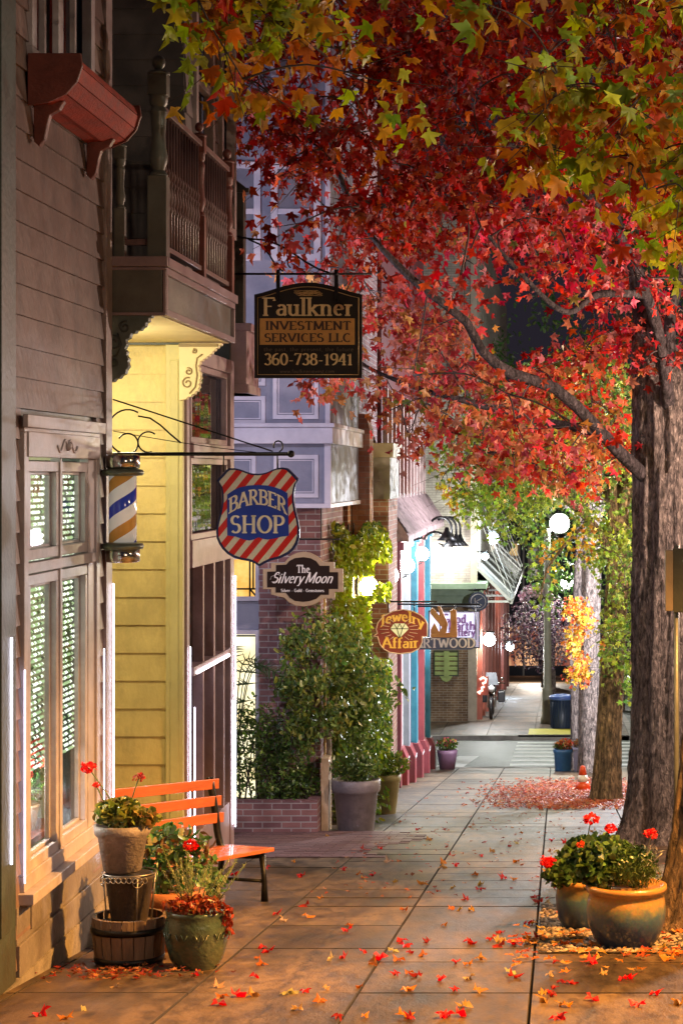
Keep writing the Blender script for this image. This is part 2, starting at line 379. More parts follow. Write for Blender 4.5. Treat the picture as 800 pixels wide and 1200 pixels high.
G['m']=(.9,[[(.12,0),(.12,.6)],[(.12,.42)]+arc(.28,.42,.14,.18,150,0,6)+[(.42,0)],[(.44,.42)]+arc(.6,.42,.14,.18,150,0,6)+[(.74,0)]],[(.12,0),(.09,.6),(.42,0),(.74,0)])
G['n']=(.62,[[(.12,0),(.12,.6)],[(.12,.42)]+arc(.31,.42,.17,.18,150,0,7)+[(.48,0)]],[(.12,0),(.09,.6),(.48,0)])
G['o']=(.56,[arc(.28,.3,.2,.3,0,360,16)],[])
G['p']=(.58,[[(.12,-.3),(.12,.6)],arc(.3,.3,.19,.29,140,-140,12)],[(.12,-.3),(.09,.6)])
G['r']=(.42,[[(.12,0),(.12,.6)],[(.12,.4)]+arc(.28,.42,.14,.17,150,60,4)],[(.12,0),(.09,.6)])
G['s']=(.44,[arc(.22,.45,.14,.15,35,250,7)+arc(.22,.16,.16,.16,70,-145,8)],[])
G['t']=(.36,[[(.16,.85),(.16,.14)]+arc(.27,.13,.11,.13,180,300,4),[(.02,.58),(.32,.58)]],[])
G['u']=(.62,[[(.12,.6),(.12,.2)]+arc(.29,.18,.17,.18,180,330,6),[(.48,.6),(.48,0)]],[(.09,.6),(.45,.6),(.52,0)])
G['v']=(.52,[[(.05,.6),(.26,0)],[(.26,0),(.47,.6)]],[(.06,.6),(.46,.6)])
G['w']=(.76,[[(.04,.6),(.2,0)],[(.2,0),(.38,.55)],[(.38,.55),(.54,0)],[(.54,0),(.72,.6)]],[(.05,.6),(.71,.6)])
G['y']=(.54,[[(.05,.6),(.27,.04)],[(.49,.6),(.2,-.26),(.06,-.26)]],[(.06,.6),(.48,.6)])
G['c']=(.5,[arc(.28,.3,.2,.3,45,315,12)],[])
G['0']=(.6,[arc(.3,.5,.24,.5,0,360,18)],[])
G['1']=(.44,[[(.06,.82),(.24,1),(.24,0)]],[(.24,0)])
G['3']=(.56,[arc(.27,.76,.2,.24,150,-90,10)+arc(.27,.26,.23,.26,90,-150,10)],[])
G['4']=(.6,[[(.42,0),(.42,1)],[(.42,1),(.04,.3),(.56,.3)]],[(.42,0)])
G['6']=(.58,[arc(.46,.5,.4,.5,85,180,8)+arc(.29,.28,.23,.28,180,520,16)],[])
G['7']=(.54,[[(.06,.86),(.06,1),(.5,1),(.2,0)]],[])
G['8']=(.58,[arc(.29,.76,.19,.24,0,360,14),arc(.29,.26,.23,.26,0,360,14)],[])
G['9']=(.58,[arc(.12,.5,.4,.5,-85,0,8)+arc(.29,.72,.23,.28,0,340,16)],[])
G['-']=(.4,[[(.06,.36),(.34,.36)]],[]); G['.']=(.24,[[(.12,0),(.12,.1)]],[]); G['·']=(.3,[[(.15,.25),(.15,.37)]],[]); G[',']=(.24,[[(.14,.1),(.08,-.12)]],[]); G[' ']=(.36,[],[])
def text_mb(mb, s, x0, x1, z, h, y, thick=.15, thin=.055, serif=.14, track=.06, slant=0, warp=None, plane='xz', mirror=1, ofs=.0006):
    """serif capitals: letters fill x0..x1, baseline z, height h, standing on the face y (towards the viewer = smaller y)"""
    W = sum(G[c][0] + track for c in s) - track
    sx = (x1-x0)/(W*h); cx = 0; lay = 0
    def put(pts, ws):
        nonlocal lay
        lay += 1; L_ = []; R_ = []
        for i, p in enumerate(pts):
            a = pts[max(0,i-1)]; b = pts[min(len(pts)-1,i+1)]
            dx, dz = (b[0]-a[0]), b[1]-a[1]; l = math.hypot(dx, dz) or 1; nx, nz = -dz/l, dx/l; w = ws[i]/2
            L_.append((p[0]+nx*w, p[1]+nz*w)); R_.append((p[0]-nx*w, p[1]-nz*w))
        yy = y - mirror*(ofs + (lay % 5)*.00025); vs = []
        for q in L_ + R_:
            X = x0 + (q[0] + q[1]*slant)*h*sx; Z = z + q[1]*h
            if warp: X, Z = warp(X, Z)
            vs.append((X, yy, Z) if plane == 'xz' else (yy, X, Z))
        n = len(pts); fs = [(i, i+1, n+i+1, n+i) for i in range(n-1)]
        mb.add(vs, fs)
    for c in s:
        w, st, se = G[c]
        for stroke in st:
            pts = [(cx+a, b) for a, b in stroke]
            if len(pts) == 2:
                (a, b), (c2, d) = pts; pts = [(a+(c2-a)*t/4, b+(d-b)*t/4) for t in range(5)]
            ws = []
            for i in range(len(pts)):
                a = pts[max(0,i-1)]; b = pts[min(len(pts)-1,i+1)]; dx = abs(b[0]-a[0]); dz = abs(b[1]-a[1]); l = math.hypot(dx, dz) or 1
                ws.append(thin + (thick-thin)*dz/l)
            put(pts, ws)
        for (a, b) in se:
            if serif: put([(cx+a-serif, b), (cx+a+serif, b)], [thin*1.1, thin*1.1])
        cx += w + track
# ================================================================ BUILDINGS ON THE NEAR SIDE
WX = -2.92
def siding_side(mb, x, y0, y1, z0, z1, h, holes=(), t=.022):
    z = z0
    while z < z1 - .01:
        zt = min(z+h, z1); segs = [(y0, y1)]
        for (a, b, c, d) in holes:
            if z + h*.5 > c and z + h*.5 < d:
                ns = []
                for (p, q) in segs:
                    if b <= p or a >= q: ns.append((p, q)); continue
                    if a > p: ns.append((p, a))
                    if b < q: ns.append((b, q))
                segs = ns
        for (p, q) in segs:
            mb.add([(x+t,p,z),(x+t,q,z),(x+.004,q,zt),(x+.004,p,zt),(x-.02,p,z),(x-.02,q,z),(x-.02,p,zt),(x-.02,q,zt)],
                   [(0,1,2,3),(0,4,5,1),(0,3,6,4),(1,5,7,2),(3,2,7,6)])
        z += h
def siding_front(mb, y, x0, x1, z0, z1, h, t=.02):
    z = z0
    while z < z1 - .01:
        zt = min(z+h, z1)
        mb.add([(x0,y-t,z),(x1,y-t,z),(x1,y-.004,zt),(x0,y-.004,zt),(x0,y+.02,z),(x1,y+.02,z),(x0,y+.02,zt),(x1,y+.02,zt)],
               [(0,1,2,3),(0,4,5,1),(0,3,6,4),(1,5,7,2),(3,2,7,6)])
        z += h
def frame_side(mb, x, y0, y1, z0, z1, w, d):
    """rectangular frame lying on plane X=x, proud by d"""
    mb.box(x, x+d, y0, y1, z0, z0+w); mb.box(x, x+d, y0, y1, z1-w, z1)
    mb.box(x, x+d, y0, y0+w, z0+w, z1-w); mb.box(x, x+d, y1-w, y1, z0+w, z1-w)
def frame_front(mb, y, x0, x1, z0, z1, w, d):
    mb.box(x0, x1, y-d, y, z0, z0+w); mb.box(x0, x1, y-d, y, z1-w, z1)
    mb.box(x0, x0+w, y-d, y, z0+w, z1-w); mb.box(x1-w, x1, y-d, y, z0+w, z1-w)

# ---- building 1: the clapboard shop with the bead-curtained window
b1 = thing('clapboard_shop', 'weathered mauve clapboard shop on the near left with a tall four-pane lit window', 'shop building', (WX, 11.5, gz(11.5)))
win_hole = (11.60, 13.50, -.70, 1.93); up_hole = (11.72, 13.3, 3.86, 6.2)
mb = MB(); siding_side(mb, WX, 9.0, 13.72, -1.06, 7.4, .168, [win_hole, up_hole]); mb.build('siding', SIDING, b1)
mb = MB()
for (a, b, c, d) in ((8.8, 11.60, -1.4, 7.4), (13.50, 13.82, -1.4, 7.4), (11.60, 13.50, -1.4, -.70), (11.60, 13.50, 1.93, 3.86), (11.6,13.5,6.2,7.4), (11.6,11.72,3.86,6.2),(13.3,13.5,3.86,6.2)):
    mb.box(WX-.24, WX-.022, a, b, c, d)
mb.build('wall_core', DARKTRIM, b1)
mb = MB(); mb.prism([(8.8, gz(8.8)-.3), (13.84, gz(13.84)-.3), (13.84, -1.10), (8.8, -1.10)], WX-.2, WX+.045, 'yz'); mb.build('foundation', CONC, b1)
mb = MB(); mb.box(WX, WX+.035, 11.46, 13.84, -1.10, -.93); mb.box(WX, WX+.02, 11.46, 13.84, -.93, -.70); mb.box(WX+.02, WX+.03, 11.75, 13.3, -.90, -.76)
mb.build('base_board', M('base_paint', (.22,.20,.19), (.15,.13,.13), 5, .5, .2, dirt=.5), b1, bevel=.004)
# pilaster at the near end and corner board at the far end
mb = MB(); mb.box(WX-.05, WX+.05, 10.9, 11.32, gz(11), 7.4); mb.box(WX+.05, WX+.062, 10.98, 11.25, gz(11)+.3, 7.3); mb.build('pilaster', DARKTRIM, b1, bevel=.004)
mb = MB(); mb.box(WX-.02, WX+.035, 13.66, 13.84, -1.1, 7.4); mb.box(WX-.22, WX-.02, 13.80, 13.85, -1.1, 7.4); mb.build('corner_board', M('corner_paint', (.34,.28,.29), (.24,.19,.2), 5, .5, .15, dirt=.5), b1, bevel=.004)
# glints of light on the trim edges, built as thin glowing tubes
GLINT_BASE = M('glint_base', (.7,.7,.75), None, 5, .4, 0)
def glint_tube(x, y, z0, z1, parent, s=9, c=(.86,.84,1)):
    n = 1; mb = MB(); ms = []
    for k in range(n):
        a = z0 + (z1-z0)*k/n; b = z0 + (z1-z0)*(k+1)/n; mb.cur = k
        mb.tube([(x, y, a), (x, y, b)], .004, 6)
        ms.append(emit('edge_glint', c, s*2))
    return mb.build('edge_glint', ms, parent)
glint_tube(WX+.066, 11.17, gz(11)+.65, .75, b1, 6)
glint_tube(WX+.052, 11.50, -.60, .55, b1, 3)
glint_tube(WX+.05, 13.52, -.85, .5, b1, 4)
glint_tube(WX+.05, 13.80, -.9, .9, b1, 6)

def shop_window(parent):
    w = MB(); x = WX
    # outer casing
    frame_side(w, x-.02, 11.54, 13.44, -.66, 1.92, .085, .06)
    w.box(x+.04, x+.07, 11.50, 13.48, 1.86, 1.93); w.box(x+.02, x+.05, 11.60, 13.40, 1.70, 1.84)
    w.box(x-.02, x+.10, 11.50, 13.48, -.72, -.66)
    for (a, b) in ((11.70, 12.42), (12.46, 13.18)):
        for (c, d) in ((1.13, 1.68), (-.58, 1.05)):
            frame_side(w, x-.03, a, b, c, d, .06, .05); frame_side(w, x-.045, a+.06, b-.06, c+.06, d-.06, .018, .03)
    w.box(x-.03, x+.03, 12.42, 12.46, -.58, 1.70); w.box(x-.03, x+.035, 11.62, 13.36, 1.06, 1.12)
    w.box(x-.03, x+.025, 13.18, 13.36, -.58, 1.70); w.box(x-.03, x+.025, 11.62, 11.70, -.58, 1.70)
    fr = w.build('window', WHITE_TRIM, parent, bevel=.004)
    p = MB(); p.box(x-.028, x-.024, 11.7, 13.2, -.56, 1.68); p.build('pane', GLASS, fr)
    o = MB(); c = (x+.052, 12.5)
    for s in (-1, 1):
        o.tube([(c[0], c[1]+s*.25*t, 1.77+.035*math.sin(t*PI*2)) for t in [i/10 for i in range(11)]], .008, 6)
    o.ball((c[0], c[1], 1.77), .028, 8, 6); o.build('ornament', WHITE_TRIM, fr)
    return fr
shop_window(b1)
# room behind the window (walls, floor, ceiling) with its ceiling lamp
room = MB(); room.box(-4.6, -4.55, 11.3, 13.75, -.7, 2.1); room.box(-4.55, WX-.245, 11.3, 11.35, -.7, 2.1); room.box(-4.55, WX-.245, 13.7, 13.75, -.7, 2.1)
room.box(-4.6, WX-.245, 11.3, 13.75, -.75, -.70); room.box(-4.6, WX-.245, 11.3, 13.75, 2.1, 2.15)
room.build('interior_wall', M('interior_paint', (.62,.60,.45), None, 4, .7, .05), b1)
# upper window with its frame
mb = MB(); frame_side(mb, WX-.02, 11.72, 13.3, 3.86, 6.2, .10, .06); mb.box(WX-.02, WX+.02, 12.42, 12.54, 3.96, 6.1); mb.box(WX-.02, WX+.015, 12.1, 12.14, 3.96, 6.1); mb.box(WX-.02, WX+.015, 12.86, 12.9, 3.96, 6.1)
uw = mb.build('window', WHITE_TRIM, b1, bevel=.004); mb = MB(); mb.box(WX-.05, WX-.04, 11.8, 13.2, 3.9, 6.15); mb.build('pane', M('dark_pane', (.02,.02,.025), None, 3, .08, 0), uw)

# window box of red boards under the upper window
wb = thing('window_box', 'red slatted wooden window box on two scrolled brackets below the upper window', 'window box', (WX, 12.4, 3.4))
mb = MB(); y0, y1 = 11.68, 13.32; x = WX+.025
prof = [(x, 3.80), (x+.26, 3.80), (x+.28, 3.72), (x+.26, 3.60), (x+.20, 3.50), (x+.10, 3.43), (x, 3.40)]
for k in range(len(prof)-2):
    a, b = prof[k+0], prof[k+1]
    if k == 0: continue
    mb.prism([a, (b[0], b[1]+.008), (b[0]-.03, b[1]+.012), (a[0]-.03, a[1])], y0, y1)
mb.prism([(x, 3.43), (x+.09, 3.45), (x+.18, 3.52), (x+.23, 3.62), (x+.25, 3.72), (x+.24, 3.79), (x, 3.79)], y0+.01, y1-.01)
mb.build('slatted_front', REDWOOD, wb, bevel=.004)
for yy in (y0-.015, y1-.01):
    mb = MB(); mb.prism([(x, 3.40), (x+.11, 3.425), (x+.21, 3.49), (x+.27, 3.59), (x+.30, 3.72), (x+.29, 3.82), (x, 3.82)], yy, yy+.025); mb.build('end_board', REDWOOD_D, wb, bevel=.004)
for yy in (y0+.12, y1-.2):
    mb = MB(); mb.prism([(x, 3.44), (x+.17, 3.47), (x+.14, 3.40), (x+.09, 3.36), (x+.075, 3.28), (x+.06, 3.16), (x+.03, 3.10), (x, 3.14)], yy, yy+.06); mb.build('bracket', REDWOOD_D, wb, bevel=.006)

for ch in wb.children: ch.scale = (1, 1, .68)
wb.location.z = 3.624
# bead curtains hanging right behind the glass, one behind each half of the window
def bead_curtain(y0, y1, label):
    t = thing('bead_curtain', label, 'bead curtain', (WX-.07, (y0+y1)/2, 1.68), 'bead curtains in the lit shop window')
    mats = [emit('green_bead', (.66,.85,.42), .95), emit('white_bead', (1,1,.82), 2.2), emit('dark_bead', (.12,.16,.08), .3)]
    n = 22
    for k in range(n):
        y = y0 + (y1-y0)*(k+.5)/n; mb = MB(); z = 1.66; base = 1 if k in (8, 9, 15) else 0
        while z > -.08:
            mb.cur = random.choices((0,1,2), (5,4,2) if base == 0 else (1,7,1))[0]
            r = .0115; c = (WX-.07+random.uniform(-.004, .004), y, z)
            mb.add([(c[0]+r,c[1],c[2]),(c[0],c[1]+r,c[2]),(c[0]-r,c[1],c[2]),(c[0],c[1]-r,c[2]),(c[0],c[1],c[2]+r),(c[0],c[1],c[2]-r)],
                   [(0,1,4),(1,2,4),(2,3,4),(3,0,4),(1,0,5),(2,1,5),(3,2,5),(0,3,5)], True)
            z -= .034
        mb.cur = 2; mb.tube([(WX-.07, y, 1.68), (WX-.07, y, -.10)], .0015, 3)
        mb.build('string', mats, t)
    mb = MB(); mb.tube([(WX-.07, y0-.03, 1.68), (WX-.07, y1+.03, 1.68)], .008, 6); mb.build('rod', IRON, t)
bead_curtain(11.72, 12.42, 'green and white bead curtain behind the nearer half of the lit shop window')
bead_curtain(12.48, 13.2, 'green and white bead curtain behind the farther half of the lit shop window')
# window display: plants with red blooms on the ledge and a small bright lamp
shelf = thing('display_table', 'low dark display table inside the lit shop window', 'table', (WX-.35, 12.4, -.70))
mb = MB(); mb.box(WX-.62, WX-.14, 11.75, 13.2, -.56, -.52); mb.build('tabletop', REDWOOD_D, shelf)
for yy in (11.8, 13.12):
    for xx in (WX-.6, WX-.2): mb = MB(); mb.box(xx, xx+.04, yy, yy+.04, -.70, -.56); mb.build('leg', REDWOOD_D, shelf)
for i, (yy, lab) in enumerate(((11.98, 'nearer red-flowered plant on display inside the lit shop window'), (12.75, 'farther red-flowered plant on display inside the lit shop window'))):
    t = thing('display_plant', lab, 'potted plant', (WX-.26, yy, -.52), 'plants displayed in the shop window')
    mb = MB(); mb.lathe([(.06,0),(.085,.14),(.09,.15),(.075,.15)], (WX-.26, yy, -.52), 16); mb.build('pot', M('display_pot', (.5,.45,.4), None, 5, .4, .05), t)
    C = blob((WX-.26, yy, -.22), (.13,.16,.17), 240, .2); leaf_obj('foliage', C, .06, pick([(.06,.16,.04),(.10,.2,.05)], 240), 'oval', LEAFG, t, tip=(0,0,.3), spread=1)
    C = blob((WX-.24, yy, -.08), (.11,.16,.14), 160, .3); leaf_obj('blooms', C, .055, pick([(.75,.04,.03),(.8,.15,.1)], 160), 'petal', LEAF, t, tip=(0,0,.3), spread=1)
t = thing('display_lamp', 'small bright lamp glowing among the plants in the shop window', 'lamp', (WX-.3, 12.38, -.52))
mb = MB(); mb.lathe([(.05,0),(.05,.015),(.008,.03),(.008,.18)], (WX-.3, 12.38, -.52), 12); mb.build('base', STEEL, t)
mb = MB(); mb.ball((WX-.3, 12.38, -.28), .055, 14, 10); mb.build('bulb', globe('display_bulb', (1,.85,.7), 12), t)

# ---- recess, yellow wall, balcony and storefront: building 2
b2 = thing('yellow_shop', 'shop with a yellow clapboard entry wall, tall glazed storefront and railed wooden balcony', 'shop building', (WX, 17.5, gz(17.5)))
YW = 16.70
mb = MB(); siding_front(mb, YW, -4.6, -3.055, gz(YW)-.1, 2.62, .218); mb.build('siding', YELLOW, b2)
mb = MB(); mb.box(-4.7, WX-.03, YW+.02, YW+.14, gz(YW)-.3, 7.4); mb.build('wall_core', DARKTRIM, b2)
mb = MB(); mb.box(-3.055, WX-.0, YW-.05, YW+.02, gz(YW)-.1, 2.62); mb.box(-3.02, -2.955, YW-.058, YW-.05, gz(YW)+.3, 2.5); mb.build('corner_board', CREAM if False else OLIVE, b2, bevel=.004)
mb = MB(); mb.box(-4.75, -4.62, 13.8, YW, gz(16)-.4, 7.4); mb.build('recess_wall', YELLOW, b2)
mb = MB(); siding_front(mb, YW, -4.6, WX, 3.05, 7.4, .2); mb.build('upper_siding', M('upper_paint', (.10,.08,.08), (.06,.05,.05), 4, .7, .1), b2)
mb = MB(); mb.box(-4.6, -4.55, 13.85, YW, 3.05, 7.4); mb.build('porch_wall', M('porch_paint', (.08,.07,.07), None, 4, .7, .1), b2)
# storefront along the pavement
SX = WX-.0; sy0, sy1 = YW-.02, 19.15
mb = MB()
mb.box(SX-.12, SX-.02, sy0+.06, sy0+.30, gz(18)-.4, 2.62); mb.box(SX-.12, SX+.02, sy1-.20, sy1, gz(19)-.4, 2.62)
mb.box(SX-.02, SX+.02, sy0+.04, sy0+.16, gz(18), 2.60)
for (z0, z1, d) in ((1.74, 1.86, .03), (.86, 1.08, .02), (.0, .07, .03), (-1.95, -1.3, .01), (2.5, 2.62, .03)):
    mb.box(SX-.10, SX+d, sy0+.30, sy1-.20, z0, z1)
mb.box(SX-.08, SX+.01, 18.08, 18.16, -1.3, .88); mb.box(SX-.08, SX+.012, 17.52, 17.58, -1.3, .88); mb.box(SX-.08, SX+.012, 18.6, 18.66, -1.3, .88)
frame_side(mb, SX-.05, sy0+.34, sy1-.26, 1.08, 1.74, .05, .05); frame_side(mb, SX-.05, sy0+.34, sy1-.26, 1.86, 2.5, .05, .05)
sf = mb.build('storefront', MAUVE, b2, bevel=.004)
mb = MB(); mb.box(SX-.075, SX-.07, sy0+.3, sy1-.2, -1.3, 2.5); mb.build('pane', glass('store_glass', (.5,.52,.5), .5, .02), sf)
mb = MB(); mb.box(SX-.9, SX-.85, YW+.15, 19.2, gz(18)-.2, 2.6); mb.box(SX-.85, SX-.11, YW+.15, 19.2, 2.52, 2.6); mb.box(SX-.85, SX-.13, YW+.15, 19.2, gz(18)-.2, gz(18)); mb.box(SX-.85, SX-.13, 19.2, 19.25, gz(18), 2.6)
mb.build('interior_wall', M('store_interior', (.35,.30,.34), (.2,.18,.2), 2, .6, .1), b2)
glint_tube(SX+.035, sy0+.10, -1.5, .25, b2, 6); glint_tube(SX+.03, sy0+.33, -1.3, -.25, b2, 4)
glint_tube(SX+.035, sy1-.02, -1.55, .7, b2, 7); glint_tube(SX+.035, sy1-.17, -1.5, -.4, b2, 4)
# bright reflection above the lower panes, built as a glowing bar
mb = MB(); mb.tube([(SX+.035, 17.1, .02), (SX+.035, 18.75, .02)], .012, 6); mb.build('reflection_bar', emit('bar_reflection', (1,.92,.95), 9), b2)
# upper storey wall with two sash windows
mb = MB(); holes = [(17.0, 17.9, 3.7, 5.9), (18.3, 19.1, 3.7, 5.9)]
siding_side(mb, SX, YW, 19.2, 3.0, 7.4, .18, holes); mb.build('upper_siding', M('upper_side_paint', (.16,.12,.12), (.09,.07,.07), 4, .7, .1), b2)
for (a, b, c, d) in holes:
    mb = MB(); frame_side(mb, SX-.03, a, b, c, d, .09, .08); mb.box(SX-.03, SX+.03, a, b, (c+d)/2-.04, (c+d)/2+.04)
    w = mb.build('window', M('dim_trim', (.32,.25,.25), (.2,.16,.16), 5, .5, .1), b2, bevel=.004); mb = MB(); mb.box(SX-.05, SX-.04, a+.05, b-.05, c+.05, d-.05); mb.build('pane', M('dark_pane_two', (.03,.03,.035), None, 3, .1, 0), w)
# balcony slab over the recess
BX = -2.57; by0, by1 = 13.88, 16.85; zb, zt = 2.64, 3.00
mb = MB(); mb.box(-4.6, BX, by0, by1, zb+.02, zt); bal = mb.build('balcony', BALC, b2, bevel=.004)
mb = MB(); mb.box(-4.6, BX-.02, by0+.02, by1-.02, zb, zb+.018); mb.build('ceiling', CREAM, bal)
mb = MB(); mb.box(BX, BX+.045, by0-.03, by1+.03, zt-.045, zt+.02); mb.box(WX, BX+.045, by0-.06, by0, zt-.045, zt+.02)
frame_side(mb, BX, by0+.02, by1, zb+.0, zt-.045, .045, .028); frame_front(mb, by0, WX, BX+.028, zb+.0, zt-.045, .02, .012); mb.build('fascia', M('fascia_paint', (.30,.22,.24), (.2,.15,.17), 5, .4, .1, dirt=.3, dirtcol=(.15,.1,.12)), bal, bevel=.004)
def newel(x, y, z0, h, r, name='newel_post'):
    mb = MB(); mb.box(x-r, x+r, y-r, y+r, z0, z0+h*.40)
    prof = [(.98,.40),(.98,.41),(.62,.43),(.92,.47),(.98,.50),(.8,.54),(.72,.60),(.85,.70),(.95,.72),(.7,.745),(.95,.76),(1.0,.80),(1.0,.83)]
    mb.lathe([(r*a, h*b) for a, b in prof], (x, y, z0), 16)
    mb.box(x-r, x+r, y-r, y+r, z0+h*.80, z0+h*.90); mb.lathe([(r*1.2,h*.9),(r*1.2,h*.915),(r*.5,h*.93)], (x, y, z0), 16)
    mb.ball((x, y, z0+h*.965), r*.72, 14, 9, 1.1); return mb
mb = newel(BX-.03, by0+.04, zt+.02, 1.32, .062); mb.build('newel_post', M('newel_paint', (.11,.12,.11), (.07,.08,.07), 5, .4, .1), b2, bevel=.003)
mb = newel(BX-.03, 15.5, zt+.02, 1.15, .045); mb.build('newel_post', REDWOOD_D, b2, bevel=.003)
mb = newel(BX-.03, by1-.05, zt+.02, 1.15, .05); mb.build('newel_post', REDWOOD_D, b2, bevel=.003)
mb = newel(WX+.07, by0+.04, zt+.02, .80, .035); mb.build('newel_post', BALC, b2, bevel=.003)
RAILP = M('rail_paint', (.17,.10,.10), (.10,.06,.06), 6, .4, .1)
for (a, b) in ((by0+.10, 15.46), (15.54, by1-.10)):
    mb = MB(); mb.beam((BX-.03, a, zt+1.0), (BX-.03, b, zt+1.0), .06, .04); mb.build('hand_rail', RAILP, b2, bevel=.003)
    mb = MB(); mb.beam((BX-.03, a, zt+.10), (BX-.03, b, zt+.10), .05, .035); mb.build('bottom_rail', RAILP, b2, bevel=.003)
mb = MB(); mb.box(WX, BX-.07, by0+.02, by0+.06, zt+.10, zt+.14); mb.build('bottom_rail', RAILP, b2, bevel=.003)
bp_ = [(.010,.12),(.010,.36),(.018,.38),(.010,.41),(.019,.47),(.011,.53),(.018,.56),(.010,.58),(.018,.62),(.009,.65),(.009,.98)]
ref = None
for (a, b) in ((by0+.16, 15.42), (15.60, by1-.14)):
    k = int((b-a)/.105)
    for i in range(k+1):
        y = a+(b-a)*i/k
        if ref is None:
            mb = MB(); mb.lathe(bp_, (BX-.03, y, zt), 8); ref = mb.build('baluster', RAILP, b2); ry = y
        else:
            c = ref.copy(); COL.objects.link(c); c.parent = b2; c.location = (0, y-ry, 0)
# scroll-cut brackets carrying the balcony
def bracket(pts, y, m, md, name='bracket'):
    mb = MB(); mb.prism(pts, y, y+.09); o = mb.build(name, m, b2, bevel=.004); return o
u = lambda a, b, d: (Xp(100+a/4.444, d), Zp(350+b/4.444, d))
def scallop(pts, amp=.011):
    out = []
    for i in range(len(pts)-1):
        a, b = Vector(pts[i]), Vector(pts[i+1]); L_ = (b-a).length; n = max(1, int(L_/.03)); nx = Vector((-(b-a).y, (b-a).x))/max(L_,1e-6)
        for k in range(n):
            out.append(tuple(a.lerp(b, k/n))); out.append(tuple(a.lerp(b, (k+.5)/n) + nx*amp))
    return out
d = 13.90
o1 = [u(a,b,d) for a,b in ((352,78),(332,100),(300,150),(240,180),(212,215),(206,260),(222,330),(215,370),(190,400),(130,432))]
br1 = bracket([u(92,78,d)] + scallop(o1) + [u(92,440,d)], d-.01, M('bracket_dark', (.11,.13,.12), (.07,.09,.08), 8, .5, .2), None)
mb = MB()
def curl(cx, cz, r, y, turns=1.3, w=.006, a0=0, sgn=1):
    return [(cx + sgn*r*(1-t*.75)*math.cos(a0+t*turns*2*PI), y, cz + r*(1-t*.75)*math.sin(a0+t*turns*2*PI)) for t in [i/22 for i in range(23)]]
for (a, b, r, sg) in ((150,330,.042,1),(150,230,.05,-1),(210,150,.04,1)):
    X_, Z_ = u(a, b, d); mb.tube(curl(X_, Z_, r, d-.014, 1.3, a0=1.2, sgn=sg), .007, 6)
X0_, Z0_ = u(160,300,d); X1_, Z1_ = u(170,180,d); mb.tube([(X0_, d-.014, Z0_), ((X0_+X1_)/2+.03, d-.014, (Z0_+Z1_)/2), (X1_, d-.014, Z1_)], .008, 6); mb.build('scroll_carving', M('carve_dark', (.04,.05,.05), None, 8, .5, .1), br1)
d = 16.60
o2 = [u(a,b,d) for a,b in ((712,232),(680,260),(650,290),(600,325),(588,350),(600,400),(590,470),(560,500),(512,525))]
br2 = bracket([u(490,232,d)] + scallop(o2) + [u(490,530,d)], d-.02, CREAM, None)
mb = MB()
for (a, b, r, sg) in ((535,440,.045,1),(570,275,.02,-1),(540,380,.03,-1)):
    X_, Z_ = u(a, b, d); mb.tube(curl(X_, Z_, r, d-.024, 1.3, a0=1.2, sgn=sg), .006, 6)
mb.box(u(490,232,d)[0], u(690,232,d)[0], d-.035, d-.02, u(0,252,d)[1], u(0,236,d)[1])
pts = [u(a,b,d) for a,b in ((612,290),(585,310),(578,350),(585,400),(575,460),(545,495))]; mb.tube([(p[0], d-.024, p[1]) for p in pts], .006, 6)
mb.build('scroll_carving', M('carve_brown', (.30,.22,.10), None, 8, .5, .1), br2)
# dark newel post and short fascia at the far end of the storefront
mb = MB(); mb.box(-2.97, -2.83, 19.25, 19.40, 2.35, 4.15); mb.box(-3.0, -2.78, 19.22, 19.43, 4.15, 4.19); mb.prism([(-2.98,4.19),(-2.80,4.19),(-2.89,4.26)], 19.24, 19.41); mb.build('porch_post', M('post_dark', (.05,.05,.045), None, 6, .5, .1), b2, bevel=.004)
mb = MB(); mb.box(-3.3, -2.80, 19.22, 20.0, 2.34, 2.95); mb.box(-3.3, -2.76, 19.19, 20.03, 2.90, 2.97); mb.box(-3.3, -2.78, 19.2, 20.0, 2.34, 2.42); mb.build('porch_fascia', MAUVE, b2, bevel=.004)
mb = MB(); mb.box(-3.4, SX-.02, 19.15, 19.25, gz(19)-.3, 7.4); mb.build('end_wall', DARKTRIM, b2)
# the ceiling lamp of the recess
t = thing('porch_lamp', 'round glass ceiling lamp under the balcony, washing the yellow wall', 'lamp', (-3.65, 15.0, 2.63))
mb = MB(); mb.lathe([(.11,-.02),(.12,0)], (-3.65, 15.0, 2.635), 20); mb.build('base', IRON, t)
mb = MB(); mb.lathe([(.02,-.10),(.07,-.085),(.10,-.05),(.105,-.02)], (-3.65, 15.0, 2.63), 20); mb.build('shade', globe('porch_glass', (1,.88,.6), 6), t)

# ---- barber pole
t = thing('barber_pole', 'striped barber pole in a glass tube with chrome caps mounted beside the yellow wall', 'barber pole', (-2.72, 13.72, 1.7))
cx_, cy_ = Xp(144, 13.6), 13.6
zt_, zb_ = Zp(533, 13.6), Zp(659, 13.6); H_ = zt_-zb_
m, nt, out = newmat('barber_stripes'); L = nt.links; tc = N(nt,'ShaderNodeTexCoord'); sp = N(nt,'ShaderNodeSeparateXYZ')
mp = N(nt,'ShaderNodeMapping'); mp.inputs['Location'].default_value = (-(cx_+2.72), -(cy_-13.72), 0); L.new(tc.outputs['Object'], mp.inputs[0]); L.new(mp.outputs[0], sp.inputs[0])
at = N(nt,'ShaderNodeMath', operation='ARCTAN2'); L.new(sp.outputs[1], at.inputs[0]); L.new(sp.outputs[0], at.inputs[1])
dv = N(nt,'ShaderNodeMath', operation='DIVIDE'); dv.inputs[1].default_value = -2*PI; L.new(at.outputs[0], dv.inputs[0])
mz = N(nt,'ShaderNodeMath', operation='MULTIPLY'); mz.inputs[1].default_value = 3.0; L.new(sp.outputs[2], mz.inputs[0])
